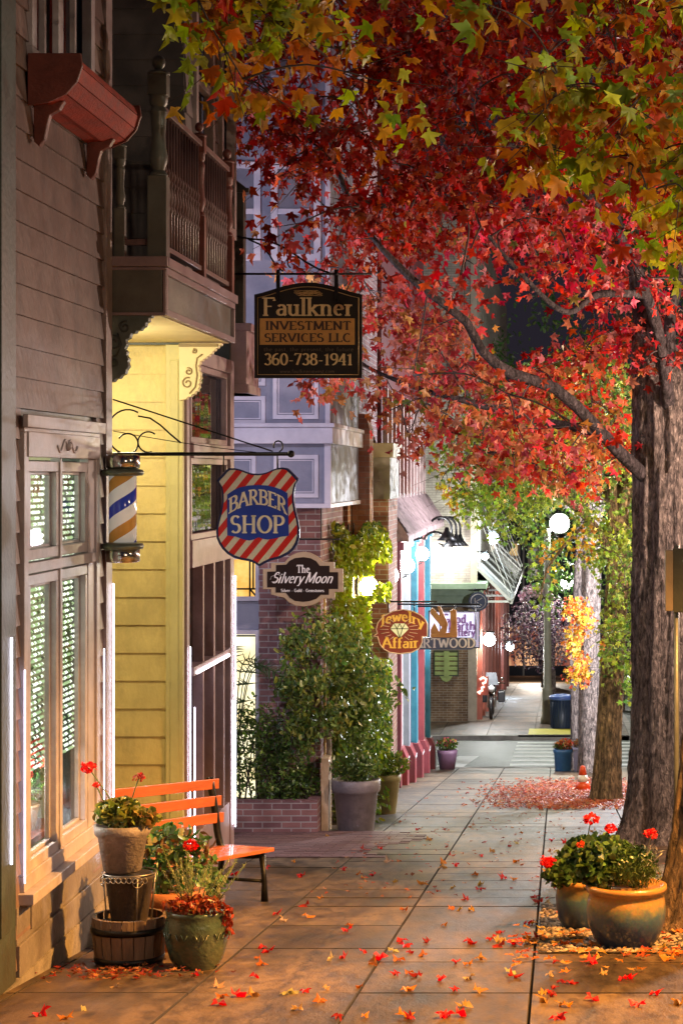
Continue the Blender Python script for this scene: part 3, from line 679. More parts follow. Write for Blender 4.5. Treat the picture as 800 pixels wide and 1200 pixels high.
ad = N(nt,'ShaderNodeMath', operation='ADD'); L.new(dv.outputs[0], ad.inputs[0]); L.new(mz.outputs[0], ad.inputs[1])
frn = N(nt,'ShaderNodeMath', operation='FRACT'); L.new(ad.outputs[0], frn.inputs[0])
r = N(nt,'ShaderNodeValToRGB'); r.color_ramp.interpolation = 'CONSTANT'; cr = r.color_ramp
cr.elements[0].position = 0; cr.elements[0].color = (.85,.82,.75,1); cr.elements[1].position = .26; cr.elements[1].color = (.03,.05,.35,1)
e = cr.elements.new(.50); e.color = (.85,.82,.75,1); e = cr.elements.new(.76); e.color = (.52,.24,.05,1)
L.new(frn.outputs[0], r.inputs[0]); b = N(nt,'ShaderNodeBsdfPrincipled', Roughness=.15); b.inputs['Coat Weight'].default_value = 1; L.new(r.outputs[0], b.inputs['Base Color'])
L.new(r.outputs[0], b.inputs['Emission Color']); b.inputs['Emission Strength'].default_value = .15; L.new(b.outputs[0], out.inputs[0])
mb = MB(); mb.lathe([(.088, H_*.18), (.088, H_*.83)], (cx_, cy_, zb_), 32); mb.build('striped_cylinder', m, t)
for (a, b_) in ((.0,.13), (.87,1.0)):
    mb = MB(); mb.lathe([(.095,H_*a),(.108,H_*(a+.01)),(.108,H_*(b_-.01)),(.095,H_*b_)], (cx_, cy_, zb_), 32); mb.build('chrome_cap', STEEL, t)
for a in (.15, .835):
    mb = MB(); mb.lathe([(.09,-.022),(.125,-.018),(.135,0),(.125,.018),(.09,.026)], (cx_, cy_, zb_+H_*a), 32); mb.beam((WX+.03, 13.66, zb_+H_*a), (cx_-.06, cy_, zb_+H_*a), .05, .03)
    mb.build('collar_bracket', GREENMETAL, t, bevel=.003)
# ---- barber shop sign
def rope(mb, a, b, sag, r=.006, n=12):
    a = Vector(a); b = Vector(b); mb.tube([a.lerp(b, i/n) - Vector((0,0,sag*4*(i/n)*(1-i/n))) for i in range(n+1)], r, 6)
t = thing('barber_sign', 'shield-shaped BARBER SHOP sign with red and cream stripes hanging from an iron rod', 'hanging sign', (-2.0, 13.9, 1.5))
d = 13.88
mb = MB(); mb.tube([(WX+.03, d, Zp(532,d)), (Xp(338,d), d, Zp(532,d))], .013, 10); mb.ball((Xp(341,d), d, Zp(532,d)), .024, 12, 8)
mb.build('rod', IRON, t)
mb = MB(); rope(mb, (WX+.03, d, Zp(468,d)), (Xp(320,d), d, Zp(529,d)), .0, .0055); rope(mb, (WX+.03, d+.02, Zp(505,d)), (Xp(300,d), d, Zp(530,d)), .01, .003); mb.build('stay_wire', IRON, t)
mb = MB(); sc_ = lambda a, b: (Xp(100+a/5, d), d, Zp(440+b/5, d))
pts = arc(250, 330, 120, 130, 265, 90, 16); mb.tube([sc_(*p) for p in [(p[0], p[1]) for p in [(250+120*math.cos(math.radians(a)), 330-130*math.sin(math.radians(a))) for a in range(60, 300, 12)]]], .006, 6)
mb.tube([sc_(250+60*math.cos(math.radians(a)), 400-60*math.sin(math.radians(a))) for a in range(150, -110, -12)], .0055, 6)
mb.tube([sc_(370+60*math.cos(math.radians(a)), 390-60*math.sin(math.radians(a))) for a in range(50, 300, 12)], .0055, 6)
mb.tube([sc_(310, 238), sc_(380, 250), sc_(440, 290), sc_(500, 345), sc_(560, 395)], .006, 6); mb.build('scroll', IRON, t)
mb = MB(); hx = Xp(326,d); mb.tube([(hx+.03*math.cos(math.radians(a)), d, Zp(523,d)+.035*math.sin(math.radians(a))) for a in range(200,-90,-20)], .005, 6)
for px_ in (262, 325): mb.tube([(Xp(px_,d), d, Zp(532,d)), (Xp(px_,d), d, Zp(549 if px_>300 else 553,d))], .005, 6)
mb.build('hook', IRON, t)
q = lambda a, b: (Xp(245+a*.14375, d), Zp(540+b*.14375, d))
outl = [q(a,b) for a,b in ((65,160),(85,135),(110,110),(135,80),(160,60),(205,60),(250,70),(300,90),(345,102),(400,106),(440,102),(480,90),(520,72),(560,58),(600,54),(640,60),(670,88),(700,118),(730,150),(710,180),(700,215),(690,280),(693,340),(705,410),(725,480),(738,560),(735,625),(718,680),(690,725),(650,760),(580,795),(500,815),(450,838),(410,862),(370,835),(330,820),(260,808),(200,790),(150,760),(110,720),(80,675),(62,630),(58,575),(68,510),(85,450),(98,390),(107,330),(106,270),(98,215),(82,185))]
mb = MB(); mb.prism(outl, d, d+.035); board = mb.build('board', M('navy_edge', (.02,.03,.13), None, 6, .35, .05), t)
m, nt, out = newmat('sign_stripes'); L = nt.links; tc = N(nt,'ShaderNodeTexCoord'); sp = N(nt,'ShaderNodeSeparateXYZ'); L.new(tc.outputs['Object'], sp.inputs[0])
sb = N(nt,'ShaderNodeMath', operation='MULTIPLY_ADD'); sb.inputs[1].default_value = -.82; L.new(sp.outputs[2], sb.inputs[0]); L.new(sp.outputs[0], sb.inputs[2])
mu = N(nt,'ShaderNodeMath', operation='MULTIPLY_ADD'); mu.inputs[1].default_value = 1/.098; mu.inputs[2].default_value = 100.05; L.new(sb.outputs[0], mu.inputs[0])
fr_ = N(nt,'ShaderNodeMath', operation='FRACT'); L.new(mu.outputs[0], fr_.inputs[0]); r = N(nt,'ShaderNodeValToRGB'); r.color_ramp.interpolation = 'CONSTANT'
r.color_ramp.elements[0].color = (.68,.02,.02,1); r.color_ramp.elements[1].position = .52; r.color_ramp.elements[1].color = (.74,.72,.66,1); L.new(fr_.outputs[0], r.inputs[0])
b = N(nt,'ShaderNodeBsdfPrincipled', Roughness=.4); nz = N(nt,'ShaderNodeTexNoise', Scale=40.0); mx = N(nt,'ShaderNodeMixRGB', blend_type='MULTIPLY'); mx.inputs[0].default_value=.4; L.new(r.outputs[0], mx.inputs[1]); L.new(nz.outputs['Color'], mx.inputs[2]); L.new(mx.outputs[0], b.inputs['Base Color']); L.new(b.outputs[0], out.inputs[0])
cx0 = sum(p[0] for p in outl)/len(outl); cz0 = sum(p[1] for p in outl)/len(outl)
inn = [(cx0+(x-cx0)*.945, cz0+(z-cz0)*.955) for x, z in outl]
mb = MB(); mb.prism(inn, d-.004, d); mb.build('striped_face', m, t)
pan = [q(a,b) for a,b in ((150,275),(200,240),(250,217),(320,202),(400,197),(480,203),(540,217),(595,238),(640,265),(652,610),(590,618),(540,632),(480,642),(440,636),(405,622),(370,640),(330,650),(280,640),(220,618),(150,608))]
mb = MB(); mb.prism(pan, d-.008, d-.004); mb.build('blue_panel', M('sign_blue', (.015,.05,.42), (.012,.04,.34), 9, .4, .05), t)
mb = MB()
def wrp(X, Z):
    k = (X - Xp(301.5, d))/(Xp(335,d)-Xp(301.5,d)); return X, Z - .062*k*k
text_mb(mb, 'BARBER', q(165,0)[0], q(632,0)[0], q(0,352)[1], .092, d-.008, warp=wrp, thick=.2, thin=.09)
mb.build('arched_lettering', M('letter_cream', (.85,.80,.68), None, 8, .4, .02), t); mb = MB()
text_mb(mb, 'SHOP', q(175,0)[0], q(615,0)[0], q(0,585)[1], .108, d-.008, thick=.18, thin=.08)
mb.build('lettering', M('letter_cream', (.85,.80,.68), None, 8, .4, .02), t)

# ---- hanging investment-services sign
d = 19.2
t = thing('investment_sign', 'black arched Faulkner Investment Services sign with gold letters hanging among red leaves', 'hanging sign', (-2.2, d, 3.0))
mb = MB(); mb.tube([(-2.92, d, Zp(321,d)), (Xp(436,d), d, Zp(321,d))], .010, 8); mb.build('rod', IRON, t)
mb = MB(); q = lambda a, b: (Xp(260+a*.175, d), d, Zp(180+b*.175, d))
mb.tube([q(60,545),q(180,570),(q(300,580)),q(400,620),q(480,670),q(560,725),q(640,770),q(720,800)], .009, 8)
mb.tube([q(180,575),q(260,610),q(320,680),q(360,750),q(410,790)], .008, 8)
mb.tube([q(480+40*math.cos(math.radians(a)), 730-40*math.sin(math.radians(a))) for a in range(240,-60,-20)], .006, 6); mb.tube([q(480,740),q(520,770),q(560,795)], .006, 6)
mb.build('scroll', IRON, t)
for px_ in (326, 394):
    mb = MB(); mb.box(Xp(px_-2.3,d), Xp(px_+2.3,d), d-.012, d-.006, Zp(354,d), Zp(316,d)); mb.tube([(Xp(px_,d), d-.02, Zp(321,d)), (Xp(px_,d), d+.02, Zp(321,d))], .02, 8); mb.build('strap', IRON, t)
top = [(298, 345)] + [(298+126*i/14, 345 - 14*math.sin(PI*i/14)**1.3) for i in range(1, 14)] + [(424, 345)]
outl = [(Xp(a,d), Zp(b,d)) for a, b in top + [(424,443),(298,443)]]
mb = MB(); mb.prism(outl, d, d+.04); mb.build('board', M('sign_black', (.018,.014,.012), (.012,.01,.01), 9, .7, .08, spec=.3), t)
GOLD = M('gold_paint', (.62,.42,.16), (.5,.32,.12), 12, .4, .05, metal=.1); GOLDL = M('gold_letters', (.80,.62,.32), (.66,.46,.2), 30, .4, .05)
mb = MB(); pts = [(Xp(a,d), d-.002, Zp(b,d)) for a, b in [(302,349)] + [(302+118*i/14, 349-13*math.sin(PI*i/14)**1.3) for i in range(1,14)] + [(420,349),(420,439),(302,439),(302,349)]]
mb.tube(pts, .0035, 4); mb.build('border', GOLD, t)
mb = MB(); mb.box(Xp(304.5,d), Xp(415.5,d), d-.004, d, Zp(404,d), Zp(373,d)); mb.build('gold_panel', M('gold_panel', (.62,.32,.08), (.5,.25,.06), 14, .45, .05), t)
mb = MB(); text_mb(mb, 'Faulkner', Xp(308,d), Xp(414,d), Zp(369.5,d), .155, d-.001, thick=.17, thin=.07); mb.build('name_lettering', GOLDL, t); mb = MB()
text_mb(mb, '360-738-1941', Xp(309.5,d), Xp(413,d), Zp(427.5,d), .10, d-.001, thick=.18, thin=.08); mb.build('number_lettering', GOLDL, t)
mb = MB(); text_mb(mb, 'INVESTMENT', Xp(311,d), Xp(411,d), Zp(386.3,d), .073, d-.0045, thick=.2, thin=.09)
text_mb(mb, 'SERVICES LLC', Xp(310,d), Xp(411,d), Zp(400.5,d), .073, d-.0045, thick=.2, thin=.09); mb.build('dark_lettering', M('dark_letters', (.05,.02,.015), None, 9, .5, .02), t)
mb = MB(); text_mb(mb, 'the past, the present, the future', Xp(309,d), Xp(414,d), Zp(411.5,d), .035, d-.001, serif=0, thick=.12, thin=.08)
text_mb(mb, 'www.faulknerinvest.com', Xp(328,d), Xp(392,d), Zp(437,d), .032, d-.001, serif=0, thick=.12, thin=.08); mb.build('small_lettering', M('dim_letters', (.12,.08,.05), None, 9, .5, .02), t)
mb = MB()
for k in range(5):
    for s in (-1, 1):
        w_ = (.03+.014*k); mb.tube([(Xp(361,d)+w_*math.cos(a)*1.5, d-.002, Zp(343.5,d)+s*.008+.016*math.sin(a+k)) for a in [i*PI/8 for i in range(17)]], .002, 4)
mb.build('ornament', GOLD, t)

# ---- The Silvery Moon sign
d = 23.46
t = thing('jeweller_sign', 'brown stepped oval The Silvery Moon sign with tan rim hanging below the shield sign', 'hanging sign', (-2.7, d, 1.0))
q = lambda a, b: (Xp(305+a*.13125, d), Zp(640+b*.13125, d))
ol = [(22,205),(95,205),(95,150),(215,150),(240,115),(280,80),(330,58),(380,50),(440,58),(490,80),(530,110),(555,142),(662,142),(662,200),(738,200),(738,410),(665,410),(665,468),(560,468),(520,500),(470,525),(390,540),(310,530),(250,500),(215,462),(95,432),(95,385),(22,385)]
il = [(62,228),(140,225),(140,168),(232,165),(262,130),(310,106),(385,98),(450,108),(500,135),(530,175),(618,175),(618,232),(694,232),(694,382),(612,382),(612,434),(540,434),(500,470),(440,490),(385,497),(310,488),(262,460),(228,415),(138,415),(138,368),(62,368)]
mb = MB(); mb.prism([q(*p) for p in ol], d, d+.04); mb.build('board', M('tan_rim', (.42,.30,.17), (.33,.23,.13), 9, .5, .1), t, bevel=.004)
mb = MB(); mb.prism([q(*p) for p in il], d-.006, d); mb.build('brown_panel', M('brown_panel', (.022,.011,.008), (.016,.009,.007), 9, .85, .1, spec=.2), t)
LW = M('letter_white', (.85,.80,.76), None, 9, .4, .02)
mb = MB(); text_mb(mb, 'The', q(325,0)[0], q(442,0)[0], q(0,235)[1], .08, d-.0065, thick=.18, thin=.09)
text_mb(mb, 'Silvery', q(100,0)[0], q(378,0)[0], q(0,328)[1], .115, d-.0065, thick=.15, thin=.07, serif=.05, slant=.4, track=.02)
text_mb(mb, 'Moon', q(395,0)[0], q(640,0)[0], q(0,328)[1], .115, d-.0065, thick=.15, thin=.07, serif=.05, slant=.4, track=.02)
text_mb(mb, 'Silver · Gold · Gemstones', q(185,0)[0], q(568,0)[0], q(0,408)[1], .032, d-.0065, thick=.2, thin=.12, serif=.05)
mb.tube([(*[(q(a,b)[0])], d-.007, q(a,b)[1]) for a, b in ((90,300),(100,270),(150,250),(185,262),(170,295),(130,318),(100,318))], .0025, 4)
mb.build('lettering', LW, t)
mb = MB(); mb.tube([(Xp(318,d), d+.02, Zp(632,d)), (Xp(398,d), d+.02, Zp(632,d))], .010, 8)
for a in (325, 390): mb.tube([(Xp(a,d), d+.02, Zp(632,d)), (Xp(a,d), d+.02, Zp(655,d))], .005, 6)
for a in (325, 376): mb.tube([(Xp(a,d), d+.02, Zp(632,d)), (Xp(a,d), d+.02, 1.26)], .007, 6)
mb.build('rod', IRON, t)
# ================================================================ BUILDING 3: blue-grey bay over brick
BR_P = brick('brick_purple', (.34,.17,.17), (.20,.10,.12), (.42,.38,.40))
BR_R = brick('brick_red', (.42,.20,.13), (.28,.12,.08), (.45,.38,.32))
BR_L = brick('brick_light', (.55,.50,.43), (.40,.35,.30), (.30,.27,.24))
BR_Y = brick('brick_brown', (.34,.22,.12), (.22,.13,.07), (.48,.42,.32))
b3 = thing('bay_shop', 'blue-grey panelled bay building on purple brick piers with amber leaded windows', 'building', (-3.3, 24, gz(24)))
d = 23.4
mb = MB(); mb.box(-5, Xp(385,d), d, 27.0, 1.24, 7.6); mb.build('bay', GREY, b3)
mb = MB(); z = Zp(520,d); mb.box(-5, Xp(391,d), d-.10, 27.05, z, Zp(501,d)); mb.box(-5, Xp(393,d), d-.13, 27.05, Zp(501,d), Zp(496,d)); mb.box(-5, Xp(388,d), d-.04, 27.03, 1.24, 1.29); mb.box(Xp(380,d), Xp(388,d), d-.03, d, 1.24, z); mb.box(Xp(381,d), Xp(387,d), d-.02, d, Zp(496,d), 7.4); mb.build('cornice', LILAC, b3, bevel=.006)
def panel(x0, x1, y0, y1):
    mb = MB(); frame_front(mb, d, Xp(x0,d), Xp(x1,d), Zp(y1,d), Zp(y0,d), .045, .022); frame_front(mb, d, Xp(x0,d)+.055, Xp(x1,d)-.055, Zp(y1,d)+.055, Zp(y0,d)-.055, .012, .012)
    mb.build('panel_molding', LILAC, b3)
for a in ((321,373,533,583), (262,300,533,583), (320,373,430,491), (262,311,464,497), (270,311,420,452), (262,311,533-0,533)) [:5]: panel(*a)
for (x0, x1, y0, y1) in ((318,376,190,306), (255,306,190,306), (318,376,-20,90), (255,306,-20,90)):
    mb = MB(); frame_front(mb, d, Xp(x0,d), Xp(x1,d), Zp(y1,d), Zp(y0,d), .075, .05); mb.box(Xp(x0,d), Xp(x1,d), d-.04, d, (Zp(y0,d)+Zp(y1,d))/2-.03, (Zp(y0,d)+Zp(y1,d))/2+.03)
    w = mb.build('window', LILAC, b3, bevel=.004); mb = MB(); mb.box(Xp(x0,d)+.07, Xp(x1,d)-.07, d-.012, d-.006, Zp(y1,d)+.07, Zp(y0,d)-.07); mb.build('pane', M('curtained_pane', (.20,.20,.27), (.15,.15,.2), 3, .35, .05), w)
d = 24.0
mb = MB(); mb.box(-5, Xp(304,d), d+.0, d+.3, gz(d)-.2, 1.24); mb.build('grey_wall', M('grey_lower', (.30,.31,.42), (.24,.25,.36), 6, .5, .1), b3)
mb = MB(); mb.box(Xp(304,d), -2.66, d-.06, 24.6, gz(d)-.2, 1.24); mb.box(-4.9, -2.66, 24.6, 31.5, gz(d+7)-.3, 7.6); mb.build('brick_wall', BR_P, b3)
mb = MB(); frame_front(mb, d, Xp(262,d), Xp(305,d), Zp(704,d), Zp(650,d), .05, .05); frame_front(mb, d, Xp(262,d), Xp(305,d), Zp(950,d), Zp(738,d), .05, .05); mb.box(Xp(262,d), Xp(305,d), d-.045, d, Zp(860,d), Zp(855,d))
w = mb.build('window', LILAC, b3, bevel=.004)
mb = MB(); mb.box(Xp(262,d)+.04, Xp(305,d)-.04, d-.01, d-.004, Zp(704,d)+.04, Zp(650,d)-.04); mb.build('amber_pane', emit_noise('amber_glass', (.85,.42,.08), (1,.62,.18), .95, 5), w)
mb = MB(); mb.box(Xp(262,d)+.04, Xp(305,d)-.04, d-.01, d-.004, Zp(950,d)+.04, Zp(738,d)-.04); mb.build('lit_pane', emit_noise('lit_glass', (.75,.6,.3), (1,.92,.62), 1.3, 2.2), w)
mb = MB()
for (a, b_, c, e) in ((272,650,272,704),(293,650,293,704),(297,650,297,690),(262,690,305,690),(293,690,305,704),(262,664,280,650),(262,745,305,745)):
    mb.tube([(Xp(a,d), d-.016, Zp(b_,d)), (Xp(c,d), d-.016, Zp(e,d))], .010, 4)
mb.build('leading', IRON, w)
# side wall piers of the brick building, seen along the street
mb = MB(); d = 26.9; mb.box(Xp(412,d), Xp(433,d), d, d+.5, Zp(632,d), Zp(502,d)); mb.prism([(Xp(412,d),Zp(502,d)),(Xp(433,d),Zp(502,d)),(Xp(428,d),Zp(485,d)),(Xp(418,d),Zp(485,d))], d, d+.5); mb.build('pier', brick('brick_pink', (.62,.38,.30), (.48,.28,.22), (.55,.45,.40)), b3)
mb = MB(); mb.box(-2.66, Xp(411,26.9), 26.5, 27.3, Zp(632,26.9), 5); mb.build('pier', BR_R, b3)
d = 29.8; mb = MB(); mb.box(-2.66, Xp(455,d), d, 31.4, gz(d)-.4, Zp(585,d)); mb.build('pier', BR_R, b3)
mb = MB(); mb.box(-2.66, Xp(457,d), d-.02, 31.4, Zp(585,d), Zp(536,d)); mb.build('corbel_box', M('box_grey', (.34,.31,.27), (.27,.24,.21), 6, .6, .1), b3, bevel=.006)
mb = MB(); mb.box(-2.66, Xp(461,d), d-.06, 31.4, Zp(536,d), Zp(519,d)); mb.build('corbel_cap', M('cap_cream', (.55,.46,.33), (.45,.37,.27), 6, .6, .1), b3, bevel=.006)
mb = MB(); mb.box(Xp(375,24.2), Xp(380,24.2), 24.3, 24.36, gz(24), Zp(700,24.2)); mb.build('downpipe', M('ochre_pipe', (.6,.42,.12), None, 6, .5, .1), b3)

# ================================================================ BUILDING 4: teal storefront along the street
TEAL = M('teal_paint', (.06,.27,.36), (.03,.18,.26), 5, .4, .1); PINK = M('rose_paint', (.30,.06,.07), (.22,.045,.055), 5, .4, .1)
BGREY = M('storefront_grey', (.35,.40,.46), (.26,.3,.36), 4, .4, .1); PALE = M('pale_paint', (.72,.72,.74), None, 5, .4, .05)
b4 = thing('teal_shop', 'long teal and rose painted storefront with dark red upper cladding running down to the corner', 'shop building', (-2.6, 36, gz(36)))
mb = MB(); mb.box(-6, -2.62, 31.5, 41.4, gz(41)-.3, 1.0); mb.build('wall', BGREY, b4)
mb = MB(); mb.box(-6, -2.60, 31.5, 41.4, 1.0, 8.5); mb.build('red_cladding', M('red_clad', (.12,.018,.022), (.07,.01,.014), 4, .6, .2), b4)
mb = MB()
for i in range(12): y = 31.8+i*.82; mb.box(-2.60, -2.53, y, y+.14, 1.2, 2.9)
mb.build('batten', M('batten_cream', (.55,.42,.40), None, 5, .5, .1), b4)
mb = MB()   # pent roof of split shingles above the shop front
n = 9
for k in range(n):
    a = k/n; x0 = -2.6+.40*(1-a); z0 = .72+.60*a; x1 = -2.6+.40*(1-a-1/n); z1 = .72+.60*(a+1/n)
    y = 31.5+.0*k
    while y < 41.3:
        w_ = random.uniform(.12, .3); jj = random.uniform(0, .02)
        mb.add([(x0+.02, y, z0+jj), (x0+.02, min(41.4, y+w_-.01), z0+jj), (x1, min(41.4, y+w_-.01), z1+.02), (x1, y, z1+.02)], [(0,1,2,3)]); y += w_
mb.prism([(31.5,0),(31.5,0)] and [(-2.6,.62),(-2.2,.62),(-2.2,.70),(-2.6,1.30)], 31.5, 41.4); mb.build('pent_roof', M('shingle', (.42,.30,.30), (.26,.18,.19), 7, .7, .3, dirt=.4), b4)
cols = [PALE, BGREY, PINK, PALE, BGREY, PINK, TEAL, PALE, PINK, PALE, TEAL]
for i, c in enumerate(cols):
    y = 31.6 + i*.955; w_ = .26 if i % 3 else .34; dx = .10 if i % 2 else .16
    g_ = gz(y)
    mb = MB(); mb.box(-2.62, -2.62+dx, y, y+w_, g_, .62); mb.box(-2.62, -2.62+dx+.05, y-.04, y+w_+.04, .42, .54)
    mb.build('pilaster', c, b4, bevel=.006)
    if i > 2:
        mb = MB(); mb.prism([(-2.62, g_-.05), (-2.62+dx+.10, g_-.05), (-2.62+dx+.10, g_+.42), (-2.62+dx+.02, g_+.60), (-2.62, g_+.62)], y-.03, y+w_+.03, 'xz'); mb.build('plinth', PINK, b4, bevel=.006)
        mb = MB(); mb.box(-2.62+dx+.10, -2.62+dx+.11, y-.02, y+w_+.02, g_+.40, g_+.43); mb.build('plinth_edge', PALE, b4)
    if i < 10:
        mb = MB(); frame_side(mb, -2.64, y+w_+.03, y+.93, g_+.55, .02, .06, .06); mb.box(-2.62, -2.57, y+w_+.03, y+.93, -.55, -.50)
        w = mb.build('window', PALE, b4); mb = MB(); mb.box(-2.615, -2.61, y+w_+.05, y+.91, g_+.6, 0); mb.build('pane', M('shop_pane', (.25,.33,.38), (.12,.17,.2), 1.2, .08, 0), w)
        mb = MB(); mb.box(-2.62, -2.56, y+w_+.02, y+.95, g_, g_+.52); mb.build('stall_riser', TEAL if i % 2 else PINK, b4)
# row of globe wall lamps along the fascia
LAMPS = [(-2.48, 28.0, .14, 'yellow-green glowing globe lamp half buried in the ivy', (1,.95,.45), 9), (-2.44, 31.1, .14, 'white globe wall lamp at the near end of the teal storefront', (1,.95,.85), 12),
         (-2.40, 34.0, .16, 'second white globe wall lamp along the teal storefront', (1,.93,.85), 12), (-2.38, 37.4, .22, 'farthest white globe wall lamp along the teal storefront', (1,.95,.9), 12)]
for (x, y, z, lab, c, s) in LAMPS:
    t = thing('wall_lamp', lab, 'wall lamp', (-2.64, y, z), 'globe lamps along the shop fronts')
    mb = MB(); mb.box(-2.66, -2.62, y-.05, y+.05, z-.1, z+.1); mb.tube([(-2.63, y, z-.05), (x-.1, y, z-.2), (x, y, z-.16)], .012, 6); mb.lathe([(.05,-.14),(.05,-.10)], (x, y, z), 12); mb.build('arm', IRON, t)
    mb = MB(); mb.ball((x, y, z), .125, 18, 12); mb.build('globe', globe('globe_glass', c, s), t)
# gooseneck sign lamps
for i, (yy, lab) in enumerate(((36.0,'nearest gooseneck sign lamp with black bell shade'), (37.7,'second gooseneck sign lamp from the near end, with black bell shade'), (39.4,'third gooseneck sign lamp from the near end, with black bell shade'), (41.0,'farthest gooseneck sign lamp with black bell shade, nearest the corner'))):
    xh = -1.87; zt = Zp(606, yy)-(.0 if i else .25); zh = Zp(636, yy)-(.0 if i else -.1)
    t = thing('gooseneck_lamp', lab, 'sign lamp', (-2.55, yy, .55), 'gooseneck lamps above the teal shop')
    mb = MB(); mb.tube([(-2.62, yy, .40), (-2.40, yy, .52), (-2.28, yy, zt-.10)] + [(-2.07+.20*math.cos(math.radians(a)), yy, zt-.2+.2*math.sin(math.radians(a))) for a in range(160, -10, -17)] + [(xh, yy, zh+.12)], .022, 8)
    mb.build('neck', IRON, t)
    mb = MB(); mb.lathe([(.03,.16),(.045,.10),(.06,.08),(.08,.03),(.17,-.06),(.16,-.06),(.07,.02)], (xh, yy, zh), 18); mb.build('bell_shade', IRON, t)

# ---- hanging signs further down
def letters(mb, s, x0, x1, y, zb, h, **k): text_mb(mb, s, x0, x1, zb, h, y, **k)
d = 29.35
t = thing('jewelry_sign', 'maroon oval Jewelry Affair sign with a white diamond and gold letters', 'hanging sign', (-2.2, d, -.5))
q = lambda a, b: (Xp(430+a*.175, d), Zp(700+b*.175, d))
ol = [(40,262),(70,240),(60,215),(72,170),(110,125),(170,95),(240,82),(310,95),(360,120),(390,150),(402,175),(402,262),(368,262),(368,300),(350,340),(300,368),(220,378),(150,368),(110,345),(85,315),(70,262)]
mb = MB(); mb.prism([q(*p) for p in ol], d, d+.06); mb.build('board', M('sign_maroon', (.20,.02,.03), (.15,.015,.02), 9, .7, .08), t)
mb = MB(); mb.tube([(q(*p)[0], d-.004, q(*p)[1]) for p in ol+[ol[0]]], .008, 4)
for a in range(0, 360, 20):
    if 60 < a < 120 or 240 < a < 300: continue
    ca, sa = math.cos(math.radians(a)), math.sin(math.radians(a)); p0 = q(215+72*ca, 215-55*sa); p1 = q(215+130*ca, 215-80*sa)
    mb.tube([(p0[0], d-.004, p0[1]), (p1[0], d-.004, p1[1])], .004, 4)
mb.build('rays', M('ray_pink', (.75,.5,.5), None, 9, .5, 0), t)
mb = MB(); mb.prism([q(155,210),q(180,175),(q(255,175)),q(280,210),q(218,272)], d-.012, d); mb.build('diamond', M('diamond_white', (.9,.88,.92), None, 9, .3, 0), t)
mb = MB()
for (a, b_) in (((155,210),(280,210)),((180,175),(200,210)),((200,210),(218,272)),((255,175),(236,210)),((236,210),(218,272)),((200,210),(218,175)),((218,175),(236,210))):
    p0 = q(*a); p1 = q(*b_); mb.tube([(p0[0], d-.014, p0[1]), (p1[0], d-.014, p1[1])], .005, 4)
mb.build('facet', IRON, t)
mb = MB(); xm = q(225,0)[0]
def wj(X, Z): k = (X-xm)/(q(375,0)[0]-xm); return X, Z-.10*k*k
text_mb(mb, 'Jewelry', q(82,0)[0], q(378,0)[0], q(0,158)[1], .14, d-.001, thick=.19, thin=.10, warp=wj, ofs=.002)
def wa(X, Z): k = (X-xm)/(q(375,0)[0]-xm); return X, Z+.015*k*k
text_mb(mb, 'Affair', q(100,0)[0], q(345,0)[0], q(0,338)[1], .14, d-.001, thick=.19, thin=.10, warp=wa, ofs=.002); mb.build('lettering', M('letter_gold', (.75,.42,.12), (.65,.33,.08), 9, .4, 0), t)
mb = MB(); mb.tube([(-2.62, d, Zp(705,d)), (Xp(512,d), d, Zp(705,d))], .014, 6)
for a in (455, 485): mb.tube([(Xp(a,d), d+.02, Zp(705,d)), (Xp(a,d), d+.02, Zp(720,d))], .008, 6)
mb.build('rod', IRON, t)
d = 33.0
t = thing('artwood_sign', 'ARTWOOD sign with an orange cut-wood shape above a slate name board', 'hanging sign', (-2.0, d, -.6))
q = lambda a, b: (Xp(430+a*.175, d), Zp(700+b*.175, d))
mb = MB(); pts = [(300,350)]+[(690+38*math.cos(math.radians(a)), 310-40*math.sin(math.radians(a))) for a in range(-90, 91, 20)]+[(300,268)]; mb.prism([q(*p) for p in pts], d, d+.05); mb.build('board', M('slate_board', (.10,.12,.19), (.07,.09,.15), 9, .4, .05), t)
mb = MB(); mb.prism([q(*p) for p in [(425,215),(450,170),(480,230),(500,200),(425,110),(422,80),(440,70),(490,130),(470,60),(490,60),(525,140),(540,180),(525,262),(440,262),(425,240)]], d-.03, d+.03)
mb.prism([q(*p) for p in [(550,262),(560,180),(555,90),(575,75),(598,90),(600,180),(602,262)]], d-.03, d+.03); mb.prism([q(*p) for p in [(425,245),(560,235),(602,258),(602,268),(425,268)]], d-.035, d-.0)
mb.build('wood_shape', M('orange_wood', (.62,.30,.08), (.48,.20,.05), 9, .45, .2), t, bevel=.006)
mb = MB(); text_mb(mb, 'ARTWOOD', q(318,0)[0], q(722,0)[0], q(0,335)[1], .135, d-.001, thick=.2, thin=.1, ofs=.003); mb.build('lettering', LW, t)
mb = MB(); mb.tube([(-2.62, d, Zp(708,d)), (Xp(562,d), d, Zp(708,d))], .016, 6)
for a in (515, 533, 557): mb.tube([(Xp(a,d), d+.02, Zp(708,d)), (Xp(a,d), d+.02, Zp(750,d))], .008, 6)
mb.build('rod', IRON, t)
d = 37.5
t = thing('pottery_sign', 'white square Good Earth Pottery sign with purple letters behind the orange wood shape', 'hanging sign', (-1.8, d, -.9))
q = lambda a, b: (Xp(430+a*.175, d), Zp(700+b*.175, d))
mb = MB(); mb.box(q(415,0)[0], q(752,0)[0], d, d+.05, q(0,335)[1], q(0,95)[1]); mb.build('board', M('sign_lilac', (.62,.64,.85), (.56,.58,.8), 6, .4, 0), t, bevel=.006)
mb = MB(); frame_front(mb, d, q(409,0)[0], q(756,0)[0], q(0,341)[1], q(0,88)[1], .02, .02); mb.tube([(-2.62, d+.02, q(0,60)[1]), (q(756,0)[0], d+.02, q(0,60)[1])], .018, 6)
